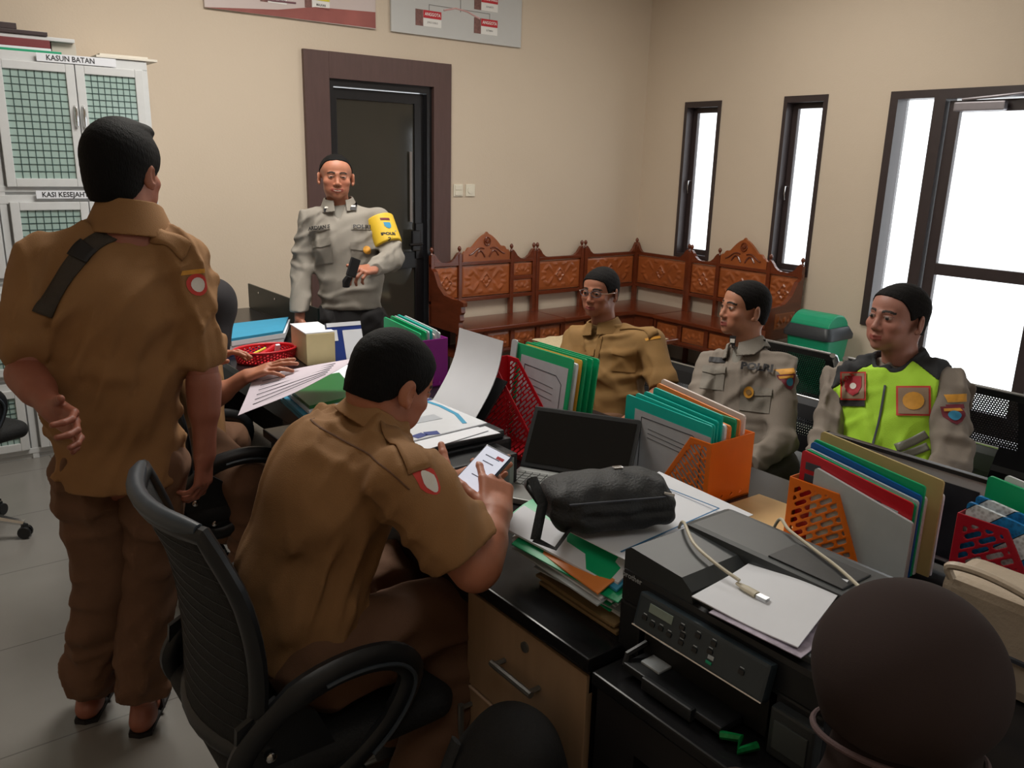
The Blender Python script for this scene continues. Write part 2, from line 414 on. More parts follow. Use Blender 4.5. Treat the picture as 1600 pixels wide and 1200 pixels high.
lf = m.build('door_leaf', M_black, t, world=True)
M_dglass = mat('dark_tinted_glass', (52, 50, 44), .08, noise_amt=.1, spec=.9, noise_scale=2)
MB().bx2((lx0+.03, ly+.015, .15), (lx1-.07, ly+.022, .87)).build('pane', M_dglass, lf, world=True)
MB().bx2((lx0+.03, ly+.015, .97), (lx1-.07, ly+.022, DZ-.11)).build('pane', M_dglass, lf, world=True)
m = MB(); m.bx2((lx1-.075, ly-.012, .93), (lx1-.01, ly, 1.19), .004); m.bx2((lx1-.13, ly-.06, .99), (lx1-.06, ly-.03, 1.14), .01); m.tube([(lx1-.05, ly-.01, 1.04), (lx1-.05, ly-.06, 1.04), (lx1-.16, ly-.065, 1.04)], .01, 8); m.build('door_handle', M_black, t, world=True)
MB().bx2((lx1-.12, ly-.006, 1.2), (lx1-.1, ly, 1.7)).build('glass_edge_seal', mat('pale_seal', (120, 112, 108), .4, noise_amt=.1), t, world=True)
# ceiling fittings round the lamps; the one above the camera frames the added fill
for i, (x, y) in enumerate(((1.6, 3.3), (4.0, 3.2), (.2, -.2))):
    t = thing('trim_%d' % (i+1), None, None, (x, y, ZC), kind='structure')
    m = MB(); m.bx2((x-.63, y-.63, ZC-.09), (x+.63, y-.6, ZC)); m.bx2((x-.63, y+.6, ZC-.09), (x+.63, y+.63, ZC)); m.bx2((x-.63, y-.6, ZC-.09), (x-.6, y+.6, ZC)); m.bx2((x+.6, y-.6, ZC-.09), (x+.63, y+.6, ZC))
    m.build('lamp_frame', M_ceil, t, world=True)
# light switches
for i, (x, lab) in enumerate(((3.545, 'white double light switch nearest the dark door trim'), (3.655, 'white square socket plate farther from the dark door trim'))):
    t = thing('light_switch' if i == 0 else 'wall_socket', lab, 'switch' if i == 0 else 'socket', (x, YW, 1.43))
    Mw = mat('white_plastic', (225, 218, 200), .4, noise_amt=.03)
    MB().bx2((x-.042, YW-.01, 1.385), (x+.042, YW, 1.475), .004).build('plate', Mw, t, world=True)
    if i == 0:
        for z in (1.41, 1.45): MB().bx2((x-.03, YW-.015, z-.017), (x+.03, YW-.009, z+.017), .003).build('rocker', Mw, t, world=True)
    else: MB().lathe((x, YW-.009, 1.43), [(.026, 0), (.026, .006), (.02, .006)], 20, Rx(PI/2)).build('socket_ring', Mw, t, world=True)
# mark left by an old fixing on the right wall is a small plaster chip
# ------------------------------------------------------------------ white filing cabinet with mesh glass doors
M_white = mat('white_powder_coat', (205, 207, 208), .4, noise_amt=.03)
M_mesh = mat('green_tinted_wired_glass', (158, 182, 176), .12, noise_amt=.1, noise_scale=3, spec=.8)
M_wire = mat('dark_green_wire', (44, 72, 70), .5, noise_amt=.1)
M_ink = mat('black_ink', (28, 26, 30), .6, noise_amt=.05)
M_paper = mat('white_paper', (226, 229, 236), .7, noise_amt=.02, noise_scale=12)
cab = thing('filing_cabinet', 'tall white cabinet with wired green glass doors against the back wall', 'cabinet', (.62, 5.17, 0))
CY = 5.0
m = MB(); m.bx2((-.05, CY+.012, 0), (1.29, YW-.005, 2.12)); m.build('body', M_white, cab, world=True)
m = MB()
for z0, z1 in ((1.435, 2.12), (.97, 1.42), (.45, .955), (.03, .435)):
    m.bx2((-.05, CY-.004, z1-.045), (1.29, CY+.012, z1), .003); m.bx2((-.05, CY-.004, z0), (1.29, CY+.012, z0+.03), .003)
for x in (.535, 1.275, -.035): m.bx2((x-.016, CY-.002, 0), (x+.016, CY+.012, 2.1), .003)
m.build('front_frame', M_white, cab, world=True)
def cab_door(x0, x1, z0, z1, hx, bigmesh):
    fr = .042; m = MB()
    for a in ((x0, x0+fr, z0, z1), (x1-fr, x1, z0, z1), (x0+fr, x1-fr, z0, z0+fr), (x0+fr, x1-fr, z1-fr, z1)): m.bx2((a[0], CY-.024, a[2]), (a[1], CY-.004, a[3]), .004)
    d = m.build('door', M_white, cab, world=True)
    MB().bx2((x0+fr-.003, CY-.012, z0+fr-.003), (x1-fr+.003, CY-.008, z1-fr+.003)).build('glass_pane', M_mesh, d, world=True)
    m = MB(); n = 8; a, b_ = x0+fr, x1-fr; 
    for i in range(1, n): x = a+(b_-a)*i/n; m.bx2((x-.0016, CY-.015, z0+fr), (x+.0016, CY-.012, z1-fr))
    k = int(round((z1-z0-2*fr)/((b_-a)/n)))
    for i in range(1, k): z = z0+fr+(z1-z0-2*fr)*i/k; m.bx2((a, CY-.0155, z-.0016), (b_, CY-.012, z+.0016))
    m.build('wire_grid', M_wire, d, world=True)
    if hx is not None:
        zc = (z0+z1)/2+.05
        MB().tube([(hx, CY-.022, zc+.055), (hx, CY-.045, zc+.045), (hx, CY-.05, zc), (hx, CY-.045, zc-.045), (hx, CY-.022, zc-.055)], [.005, .006, .0085, .006, .005], 8).build('handle', M_chrome, d, world=True)
for z0, z1 in ((1.462, 2.075), (1.0, 1.385), (.48, .925), (.06, .4)):
    cab_door(.562, .928, z0, z1, .912, 0); cab_door(.932, 1.262, z0, z1, .95, 0)
    cab_door(.19, .51, z0, z1, None, 0); cab_door(-.03, .186, z0, z1, None, 0)
for z, tx, xc, wd in ((2.098, 'KASUN BATAN', .945, .35), (1.423, 'KASI KESEJAHTERAAN', .905, .42)):
    p = MB().bx2((xc-wd/2-.01, CY-.03, z-.02), (xc+wd/2+.01, CY-.0265, z+.02)).build('name_strip', M_paper, cab, world=True)
    tb = MB(); text_on(tb, tx, .036, (xc-.03, CY-.0312, z-.001), (1, 0, 0), (0, 0, 1), .0006, .92); tb.build('lettering', M_ink, p, world=True)
# things on the cabinet
def board(name, lab, cat, lo, hi, m, rot=0, group=None, bev=.002):
    lo, hi = Vector(lo), Vector(hi); c = Vector(((lo.x+hi.x)/2, (lo.y+hi.y)/2, lo.z))
    o = MB().box((0, 0, (hi.z-lo.z)/2), hi-lo, None, bev).build(name, m); o.location = c; o.rotation_euler = (0, 0, rot)
    return tag(o, lab, cat, group)
M_maroon = mat('maroon_folder_card', (112, 34, 40), .55, noise_amt=.08)
M_grn = mat('green_plastic_folder', (18, 150, 108), .35, noise_amt=.05)
M_darkwood = mat('dark_brown_board', (52, 34, 36), .4, noise_amt=.1)
M_greybox = mat('grey_carton', (190, 184, 172), .7, noise_amt=.04)
board('green_folder', 'green folder lying directly on top of the white cabinet, lowest of its pile', 'folder', (.3, 5.02, 2.121), (.885, 5.3, 2.134), M_grn)
board('paper_ream', 'white ream of paper lying on the green folder on the cabinet', 'paper', (.1, 5.03, 2.1345), (.84, 5.31, 2.146), M_paper)
m = MB().bx2((.0, 5.04, 2.147), (.84, 5.31, 2.187), .004); o = m.build('ledger_book', M_maroon, origin=(.42, 5.17, 2.147)); tag(o, 'thick maroon ledger on the white cabinet under the white tray', 'book')
m = MB(); m.bx2((.2, 5.06, 2.188), (.96, 5.32, 2.206), .003); o = m.build('document_tray', M_white, origin=(.55, 5.19, 2.188)); tag(o, 'flat white tray lying across the maroon ledger on the cabinet', 'tray')
o = MB().bx2((.855, 5.1, 2.121), (.97, 5.31, 2.187), .004).build('carton', M_greybox, origin=(.912, 5.2, 2.121)); tag(o, 'small pale grey carton beside the maroon ledger on the cabinet', 'box')
board('picture_frame', 'wide dark brown flat frame lying on the white tray on the cabinet', 'frame', (.15, 5.05, 2.207), (.835, 5.3, 2.226), M_darkwood)
board('picture_frame', 'short dark brown flat frame topmost of the pile on the cabinet', 'frame', (.1, 5.05, 2.227), (.7, 5.25, 2.255), M_darkwood)
o = MB(); o.bx2((1.04, 4.985, 2.122), (1.345, 5.3, 2.134), .002); o.bx2((1.06, 5.0, 2.134), (1.3, 5.28, 2.144), .002)
tag(o.build('foam_board', mat('off_white_foam', (222, 216, 204), .7, noise_amt=.03), origin=(1.19, 5.14, 2.122)), 'thin off-white board overhanging the right end of the cabinet top', 'board')

# ------------------------------------------------------------------ organisation posters
M_post1 = mat('poster_print_pink', (205, 190, 186), .5, noise_amt=.05, noise_scale=2)
M_post2 = mat('poster_print_grey', (196, 196, 194), .5, noise_amt=.05, noise_scale=2)
M_red = mat('red_print', (190, 38, 48), .6, noise_amt=.05); M_yel = mat('yellow_print', (222, 214, 70), .6, noise_amt=.04)
M_lred = mat('dusky_red_print', (150, 84, 78), .6, noise_amt=.25, noise_scale=4); M_wht = mat('white_print', (232, 230, 226), .6, noise_amt=.02)
M_skin_print = mat('portrait_print', (122, 84, 78), .6, noise_amt=.3, noise_scale=60); M_gry = mat('grey_print', (120, 118, 116), .6, noise_amt=.05)
M_mauve = mat('mauve_print', (120, 84, 92), .6, noise_amt=.1)
def poster(name, lab, x0, x1, z0, z1, m):
    t = thing(name, lab, 'poster', ((x0+x1)/2, YW, z0)); MB().bx2((x0, YW-.022, z0), (x1, YW-.004, z1), .003).build('panel', m, t, world=True); return t
def flat(parent, name, x0, x1, z0, z1, m, lift): return MB().bx2((x0, YW-.022-lift, z0), (x1, YW-.021, z1)).build(name, m, parent, world=True)
p1 = poster('staff_poster', 'pink and white staff chart high on the wall left above the door', 1.73, 2.863, 2.485, 3.22, M_post1)
m = MB(); m.prism([(0, .0), (.2, .0), (.6, .002), (1.13, .005), (1.13, .105), (.7, .085), (.45, .04), (.2, .018)], (1.73, YW-.0225, 2.485), (1, 0, 0), (0, 0, 1), (0, -1, 0), .0015)
m.build('colour_band', M_lred, p1, world=True)
m = MB(); m.tube([(1.76, YW-.0225, 2.62), (1.95, YW-.0225, 2.585), (2.15, YW-.0225, 2.572), (2.3, YW-.0225, 2.577)], .006, 6); m.build('swirl', M_mauve, p1, world=True)
for x, t1, t2 in ((2.12, 'KETUA', 'EDI SUTRISNO'), (2.41, 'WAKIL KETUA', 'MALKAN')):
    flat(p1, 'portrait', x-.05, x-.003, 2.56, 2.68, M_skin_print, .002); c = flat(p1, 'name_card', x, x+.12, 2.56, 2.61, M_wht, .002); flat(p1, 'title_card', x, x+.12, 2.612, 2.655, M_yel, .002)
    tb = MB(); text_on(tb, t2, .02, (x+.06, YW-.0245, 2.585), (1, 0, 0), (0, 0, 1), .0005, .8); text_on(tb, t1, .018, (x+.06, YW-.0245, 2.633), (1, 0, 0), (0, 0, 1), .0003, .8); tb.build('lettering', M_ink, c, world=True)
p2 = poster('structure_poster', 'grey white organisation chart poster with red title boxes right above the door', 2.98, 4.094, 2.485, 3.22, M_post2)
def card(x, z, t1, t2):
    flat(p2, 'portrait', x-.06, x, z-.055, z+.05, M_skin_print, .002); c = flat(p2, 'title_card', x+.003, x+.15, z+.0, z+.05, M_red, .002); flat(p2, 'name_card', x+.003, x+.15, z-.055, z-.001, M_wht, .002)
    tb = MB(); text_on(tb, t1, .03, (x+.078, YW-.0245, z+.025), (1, 0, 0), (0, 0, 1), .0006, .85); tb.build('lettering', M_wht, c, world=True)
    tb = MB(); text_on(tb, t2, .017, (x+.078, YW-.0245, z-.027), (1, 0, 0), (0, 0, 1), .0003, .85); tb.build('lettering', M_gry, c, world=True)
card(3.23, 2.60, 'ANGGOTA', 'JOKO SUSILO'); card(3.72, 2.60, 'ANGGOTA', 'SUTIMAH'); card(3.72, 2.76, 'SEKRETARIS', 'SUNARTO'); 
m = MB(); m.bx2((3.278, YW-.0235, 2.65), (3.282, YW-.022, 2.69)); m.bx2((3.278, YW-.0235, 2.686), (3.8, YW-.022, 2.69)); m.bx2((3.796, YW-.0235, 2.65), (3.8, YW-.022, 2.69)); m.bx2((3.54, YW-.0235, 2.67), (3.545, YW-.022, 2.95)); m.build('chart_line', M_gry, p2, world=True)
m = MB(); m.tube([(3.4, YW-.0225, 2.665), (3.5, YW-.0225, 2.69), (3.6, YW-.0225, 2.68), (3.71, YW-.0225, 2.645)], .006, 6); m.build('swirl', mat('pale_red_print', (214, 170, 168), .6, noise_amt=.1), p2, world=True)

# ------------------------------------------------------------------ carved teak benches
M_teak = mat('varnished_teak', (104, 48, 26), .26, noise_amt=.22, noise_scale=5, bump=.05, bump_scale=30, stretch=(1, 1, 5), coat=.35)
M_teakl = mat('varnished_carved_teak', (156, 84, 42), .32, noise_amt=.2, noise_scale=8, bump=.06, coat=.3)
def motif(u, v, asp, kind):
    """relief height of the carving, u,v in -1..1, asp = w/h"""
    x = u*asp; y = v; h = np.zeros_like(x)
    def leaf(cx, cy, a, l, wd, amp):
        c, s_ = np.cos(a), np.sin(a); p = (x-cx)*c+(y-cy)*s_; q = -(x-cx)*s_+(y-cy)*c
        return amp*np.clip(1-(p/l)**2-(q/wd)**2, 0, 1)**.5
    if kind == 'big':
        h = np.maximum(h, 1.0*(np.abs(np.abs(x)*1.1+np.abs(y)-.42) < .07)); h = np.maximum(h, leaf(0, 0, 0, .2, .2, 1))
        for sx in (-1, 1):
            for sy in (-1, 1):
                h = np.maximum(h, leaf(sx*asp*.42, sy*.42, sx*sy*.9, .42, .1, .8)); h = np.maximum(h, leaf(sx*asp*.62, sy*.55, -sx*sy*.7, .3, .13, .8)); h = np.maximum(h, leaf(sx*asp*.75, sy*.2, sx*sy*.3, .24, .1, .7)); h = np.maximum(h, leaf(sx*asp*.22, sy*.72, sx*sy*.2, .22, .1, .7))
    else:
        h = np.maximum(h, leaf(0, .05, 0, .3, .34, 1))
        for sx in (-1, 1):
            h = np.maximum(h, leaf(sx*asp*.33, -.1, sx*.7, .4, .13, .8)); h = np.maximum(h, leaf(sx*asp*.62, .2, -sx*1.1, .45, .15, .9)); h = np.maximum(h, leaf(sx*asp*.6, -.45, sx*.2, .35, .13, .7))
    return h
def carved(parent, org, ax, up, out, w_, h_, kind, name='carved_panel'):
    org, ax, up, out = map(Vector, (org, ax, up, out)); nu, nv = max(12, int(w_/.008)), max(8, int(h_/.008))
    U, Vv = np.meshgrid(np.linspace(-1, 1, nu+1), np.linspace(-1, 1, nv+1)); Hh = motif(U, Vv, w_/h_, kind)*.009
    edge = np.minimum(1-np.abs(U), (1-np.abs(Vv))*h_/w_*1.0); Hh = np.where(np.minimum((1-np.abs(U))*w_/2, (1-np.abs(Vv))*h_/2) < .008, -.004, Hh)
    vs = []; 
    for j in range(nv+1):
        for i in range(nu+1): vs.append(org+ax*(w_*i/nu)+up*(h_*j/nv)+out*(.0+float(Hh[j, i])))
    fs = [(j*(nu+1)+i, j*(nu+1)+i+1, (j+1)*(nu+1)+i+1, (j+1)*(nu+1)+i) for j in range(nv) for i in range(nu)]
    mb = MB().add(vs, fs, True)
    k = len(mb.v); b0 = [org-out*.01, org+ax*w_-out*.01, org+ax*w_+up*h_-out*.01, org+up*h_-out*.01]; c = [0, nu, (nv+1)*(nu+1)-1, nv*(nu+1)]
    mb.add(b0, [(3, 2, 1, 0)]); 
    return mb.build(name, M_teakl, parent, world=True)
def finial(mb, p):
    mb.lathe(p, [(.004, 0), (.014, .004), (.01, .012), (.006, .02), (.013, .032), (.016, .042), (.011, .055), (.003, .062)], 12)
def shoulder(mb, org, ax, out, w_, h_, flip=False):
    pts = [(0, 0), (w_, 0), (w_*.7, h_*.12), (w_*.45, h_*.4), (w_*.3, h_*.72), (w_*.12, h_), (0, h_)]
    a = Vector(ax)*(-1 if flip else 1); mb.prism(pts, org, a, (0, 0, 1), out, .028)
def bench(name, lab, org, ax, out, segs, crest, length, arm=None, depth=.45, clip=None):
    """org: back left foot at the wall, ax along the wall, out into the room; segs: post positions"""
    org, ax, out = map(Vector, (org, ax, out)); up = Vector((0, 0, 1))
    t = thing(name, lab, 'bench', org+ax*(length/2))
    P = lambda a, o, z: org+ax*a+out*o+up*z
    def bar(mb, a0, a1, o0, o1, z0, z1, bev=.004):
        c = P((a0+a1)/2, (o0+o1)/2, (z0+z1)/2); R = Matrix((ax, out, up)).transposed(); mb.box(c, (a1-a0, abs(o1-o0), z1-z0), R, bev)
    m = MB(); bar(m, 0, length, .03, depth, .425, .455, .006); m.build('seat', M_teak, t, world=True)
    m = MB(); bar(m, 0, length, depth-.05, depth-.022, .405, .425); bar(m, 0, length, depth-.05, depth-.022, .25, .275); 
    n = max(2, int(round(length/.26)));
    for i in range(n+1): a = length*i/n; bar(m, max(0, a-.018), min(length, a+.018), depth-.05, depth-.02, .06 if i in (0, n) else .25, .43)
    bar(m, 0, length, .02, depth-.03, .235, .25)
    m.build('base_frame', M_teak, t, world=True)
    for i in range(n): a0 = length*i/n+.024; carved(t, P(a0, depth-.032, .28), ax, up, out, length/n-.048, .12, 'small', 'apron_panel')
    for a in (.02, length-.055):
        for o in (.03, depth-.07):
            m = MB(); bar(m, a, a+.035, o, o+.035, 0, .25); m.build('leg', M_teak, t, world=True)
    # backrest frame
    m = MB(); bar(m, 0, length, .03, .058, .585, .615); bar(m, 0, length, .03, .06, .868, .895)
    for a in segs:
        a0 = min(max(a, .016), length-.016); bar(m, a0-.016, a0+.016, .028, .064, .44, .955)
    m.build('back_frame', M_teak, t, world=True)
    m = MB()
    for a in segs:
        a0 = min(max(a, .016), length-.016); finial(m, P(a0, .045, .955))
        for fl in (False, True):
            e = a0+(-.12 if fl else .12)
            if e < -.001 or e > length+.001: continue
            if crest and (crest[0]-.001 < (a0+(-.03 if fl else .03)) < crest[1]+.001): continue
            shoulder(m, P(a0, .031, .893), ax, out, .115, .075, fl)
    m.build('scalloped_rail', M_teak, t, world=True)
    for a0, a1 in zip(segs, segs[1:]):
        w_ = a1-a0-.036
        if w_ < .05: continue
        if w_ > .2: carved(t, P(a0+.018, .05, .622), ax, up, out, w_, .24, 'big')
        else:
            carved(t, P(a0+.018, .05, .622), ax, up, out, w_, .105, 'small'); carved(t, P(a0+.018, .05, .757), ax, up, out, w_, .105, 'small')
            m = MB(); bar(m, a0+.01, a1-.01, .035, .058, .728, .756); m.build('mid_rail', M_teak, t, world=True)
    if crest:
        c0, c1 = crest; w_ = c1-c0; n = 28; pts = [(c0, .89)]
        for i in range(n+1):
            u = -1+2*i/n; au = abs(u)
            z = .955 if au > .93 else (.975 if au > .8 else (.985+.02*math.cos((au-.7)*9) if au > .62 else 1.0+.105*(1-(au/.62)**1.6)))
            if au < .06: z = 1.118
            pts.append((c0+w_*(u+1)/2, z))
        pts.append((c1, .89))
        m = MB(); m.prism([(p[0], p[1]) for p in pts], org+out*.036, ax, up, out, .022)
        cr = m.build('crest', M_teakl, t, world=True)
        m = MB(); cc = (c0+c1)/2
        m.tube([P(cc+.028*math.cos(q), .06, 1.045+.032*math.sin(q)) for q in np.linspace(0, 2*PI, 14)[:-1]], .006, 6, closed=True)
        for s_ in (-1, 1):
            m.tube([P(cc+s_*(.02+.09*q), .06, .925+.05*math.sin(q*3.0)) for q in np.linspace(0, 1, 10)], .007, 6)
            m.tube([P(cc+s_*(.03+.14*q), .06, .99-.03*q+.015*math.sin(q*5)) for q in np.linspace(0, 1, 10)], .006, 6)
        m.lathe(P(cc, .058, 1.045), [(.018, 0), (.014, .008), (.004, .011)], 12, Matrix((ax, up, out)).transposed())
        m.build('crest_carving', M_teak, cr, world=True)
    if arm is not None:
        a0 = 0 if arm == 0 else length-.035; m = MB()
        pr = [(.06, .86), (.1, .84), (.16, .74), (.24, .685), (.36, .672), (depth+.0, .675), (depth+.05, .665), (depth+.045, .635), (depth+.02, .63), (depth+.025, .59), (depth+.005, .57), (depth+.01, .53), (depth-.01, .51), (depth-.005, .45), (.05, .45)]
        m.prism(pr, P(a0, 0, 0), out, up, ax, .035); am = m.build('armrest', M_teak, t, world=True)
        carved(t, P(a0+.036, .1, .5), out, up, ax, depth-.2, .13, 'small', 'arm_panel')
    return t
bench('carved_bench', 'long carved teak bench nearest the dark inner door', (3.27, YW, 0), (1, 0, 0), (0, -1, 0), [.016, .265, .765, .994], (.29, .74), 1.01, arm=0)
bench('carved_single_bench', 'narrow single carved teak seat between the long bench and the corner', (4.285, YW, 0), (1, 0, 0), (0, -1, 0), [.016, .505], None, .52)
bench('carved_bench', 'carved teak bench under the slit windows on the right wall', (XW-.02, 4.66, 0), (0, -1, 0), (-1, 0, 0), [.016, .31, .80, 1.08], (.33, .775), 1.1, arm=1)
# corner seat
cs = thing('corner_seat', 'carved teak corner seat joining the two bench rows', 'bench', (5.15, 5.0, 0))
m = MB(); m.prism([(4.815, 5.32), (5.48, 5.32), (5.48, 4.67), (5.06, 4.67), (5.03, 4.86), (4.815, 4.9)], (0, 0, .425), (1, 0, 0), (0, 1, 0), (0, 0, 1), .03); m.build('seat', M_teak, cs, world=True)
m = MB(); m.prism([(4.83, 4.93), (4.83, 4.96), (5.1, 4.93), (5.13, 4.69), (5.1, 4.69), (5.05, 4.885)], (0, 0, .25), (1, 0, 0), (0, 1, 0), (0, 0, 1), .18); m.build('apron', M_teak, cs, world=True)
for x, y in ((4.84, 4.95), (5.1, 4.72), (5.42, 5.26), (5.07, 4.9)): MB().bx2((x-.02, y-.02, 0), (x+.02, y+.02, .43), .003).build('leg', M_teak, cs, world=True)
m = MB()
for z0, z1 in ((.585, .615), (.868, .897)): m.bx2((4.815, 5.29, z0), (5.46, 5.32, z1), .003); m.bx2((5.44, 4.67, z0), (5.47, 5.3, z1), .003)
for x, y in ((4.832, 5.305), (5.455, 4.69), (5.44, 5.29)): m.bx2((x-.018, y-.018, .44), (x+.018, y+.018, .955), .003)
m.build('back_frame', M_teak, cs, world=True)
for x, y, shs in ((4.832, 5.305, (((4.832, 5.318, .893), (1, 0, 0), (0, -1, 0), .115, .075, False),)), (5.44, 5.29, (((5.44, 5.31, .893), (1, 0, 0), (0, -1, 0), .09, .085, True), ((5.468, 5.3, .893), (0, -1, 0), (-1, 0, 0), .09, .085, False))), (5.455, 4.69, (((5.468, 4.69, .893), (0, -1, 0), (-1, 0, 0), .115, .075, True),))):
    m = MB(); finial(m, (x, y, .955))
    for q in shs: shoulder(m, *q)
    m.build('scalloped_finial', M_teak, cs, world=True)
carved(cs, (4.855, 5.298, .622), (1, 0, 0), (0, 0, 1), (0, -1, 0), .56, .24, 'big'); carved(cs, (5.448, 5.27, .622), (0, -1, 0), (0, 0, 1), (-1, 0, 0), .56, .24, 'big')

# low carved table with a lace cloth
ct = thing('coffee_table', 'low carved teak table in front of the benches', 'table', (4.05, 4.22, 0))
m = MB(); m.bx2((3.55, 3.95, .4), (4.56, 4.5, .43), .008); m.build('tabletop', M_teak, ct, world=True)
m = MB(); m.bx2((3.62, 4.02, .26), (4.49, 4.05, .4)); m.bx2((3.62, 4.41, .26), (4.49, 4.44, .4)); m.bx2((3.62, 4.02, .26), (3.65, 4.44, .4)); m.bx2((4.46, 4.02, .26), (4.49, 4.44, .4)); m.build('apron', M_teak, ct, world=True)
for x in (3.635, 4.475):
    for y in (4.035, 4.425): MB().lathe((x, y, 0), [(.02, 0), (.028, .03), (.018, .08), (.03, .18), (.03, .4)], 12).build('leg', M_teak, ct, world=True)
carved(ct, (4.492, 4.07, .28), (0, 1, 0), (0, 0, 1), (1, 0, 0), .32, .1, 'small')
M_lace = mat('cream_lace_cloth', (214, 196, 160), .85, noise_amt=.16, noise_scale=70, bump=.4, bump_scale=120)
def lace(u, v):
    x = 3.6+.88*u; y = 3.97+.5*v; z = .4345+.004*math.sin(u*9)*math.sin(v*7)
    return (x, y+.012*math.sin(u*40), z)
vs, fs = grid_mesh(lace, 60, 30); lo = [(v[0], v[1], v[2]-.003) for v in vs]; m = MB().add(vs, fs, True).add(lo, [tuple(reversed(f)) for f in fs], True)
tag(m.build('table_cloth', M_lace, origin=(4.04, 4.22, .43)), 'cream lace cloth spread on the low teak table', 'cloth')

# green swing-lid bin
tb_ = thing('trash_bin', 'green plastic swing lid bin with black rim beside the right wall', 'bin', (5.2, 3.24, 0))
M_bing = mat('green_bin_plastic', (10, 150, 108), .4, noise_amt=.05); M_bink = mat('dark_grey_bin_rim', (44, 48, 52), .4, noise_amt=.05)
def rrect(hx, hy, r, n=5):
    p = []
    for cx, cy, a0 in ((hx-r, hy-r, 0), (-hx+r, hy-r, PI/2), (-hx+r, -hy+r, PI), (hx-r, -hy+r, 1.5*PI)):
        for i in range(n): a = a0+PI/2*i/(n-1); p.append((cx+r*math.cos(a), cy+r*math.sin(a)))
    return p
def loft(mb, c, rings):
    """rings: (hx, hy, r, z)"""
    R = [[Vector(c)+Vector((p[0], p[1], z)) for p in rrect(hx, hy, r)] for hx, hy, r, z in rings]; n = len(R[0]); k = [q for r_ in R for q in r_]
    fs = [(i*n+j, i*n+(j+1) % n, (i+1)*n+(j+1) % n, (i+1)*n+j) for i in range(len(R)-1) for j in range(n)]; fs.append(tuple(range(n-1, -1, -1))); fs.append(tuple((len(R)-1)*n+j for j in range(n)))
    return mb.add(k, fs, True)
bc = (5.2, 3.24, 0)
loft(MB(), bc, [(.1, .12, .03, 0), (.105, .125, .03, .02), (.14, .17, .035, .53)]).build('bucket', M_bing, tb_, world=True)
loft(MB(), bc, [(.155, .185, .04, .515), (.16, .19, .04, .52), (.16, .19, .04, .55), (.135, .165, .04, .6), (.125, .155, .04, .6)]).build('rim', M_bink, tb_, world=True)
m = MB(); vs = []; n = 14
for i in range(n+1):
    a = PI*i/n; 
    for y in (-.15, -.145, .145, .15): vs.append((5.2-.12*math.cos(a), 3.24+y, .585+(.1 if abs(y) < .147 else .09)*math.sin(a)))
fs = [(i*4+j, i*4+j+1, (i+1)*4+j+1, (i+1)*4+j) for i in range(n) for j in range(3)]+[tuple(i*4 for i in range(n+1)), tuple(i*4+3 for i in range(n, -1, -1))]
fs.append((0, n*4, n*4+3, 3))
m.add(vs, fs).build('swing_lid', M_bing, tb_, world=True)

# ------------------------------------------------------------------ beam seating
M_perf = bpy.data.materials.new('perforated_black_steel'); M_perf.use_nodes = True; nt = M_perf.node_tree; b = nt.nodes['Principled BSDF']
b.inputs['Base Color'].default_value = srgb(34, 36, 42); b.inputs['Roughness'].default_value = .35; b.inputs['Metallic'].default_value = .4
tc = nt.nodes.new('ShaderNodeTexCoord'); mp = nt.nodes.new('ShaderNodeMapping'); mp.inputs['Scale'].default_value = (90, 90, 90)
sp = nt.nodes.new('ShaderNodeSeparateXYZ'); nt.links.new(tc.outputs['UV'], mp.inputs['Vector']); nt.links.new(mp.outputs['Vector'], sp.inputs['Vector'])
def mth(op, a, b_=None, c=None):
    n = nt.nodes.new('ShaderNodeMath'); n.operation = op
    for i, q in enumerate((a, b_, c)):
        if q is None: continue
        if isinstance(q, (int, float)): n.inputs[i].default_value = q
        else: nt.links.new(q, n.inputs[i])
    return n.outputs[0]
row = mth('FLOOR', sp.outputs['Y']); off = mth('MULTIPLY', mth('MODULO', row, 2.0), .5)
fx = mth('SUBTRACT', mth('FRACT', mth('ADD', sp.outputs['X'], off)), .5); fy = mth('SUBTRACT', mth('FRACT', sp.outputs['Y']), .5)
r2 = mth('ADD', mth('MULTIPLY', fx, fx), mth('MULTIPLY', fy, fy)); al = mth('GREATER_THAN', r2, .085); nt.links.new(al, b.inputs['Alpha'])
M_bsteel = mat('black_seat_steel', (26, 27, 31), .32, .3, noise_amt=.05)
M_alu = mat('polished_alloy', (196, 198, 200), .2, .9, noise_amt=.05)
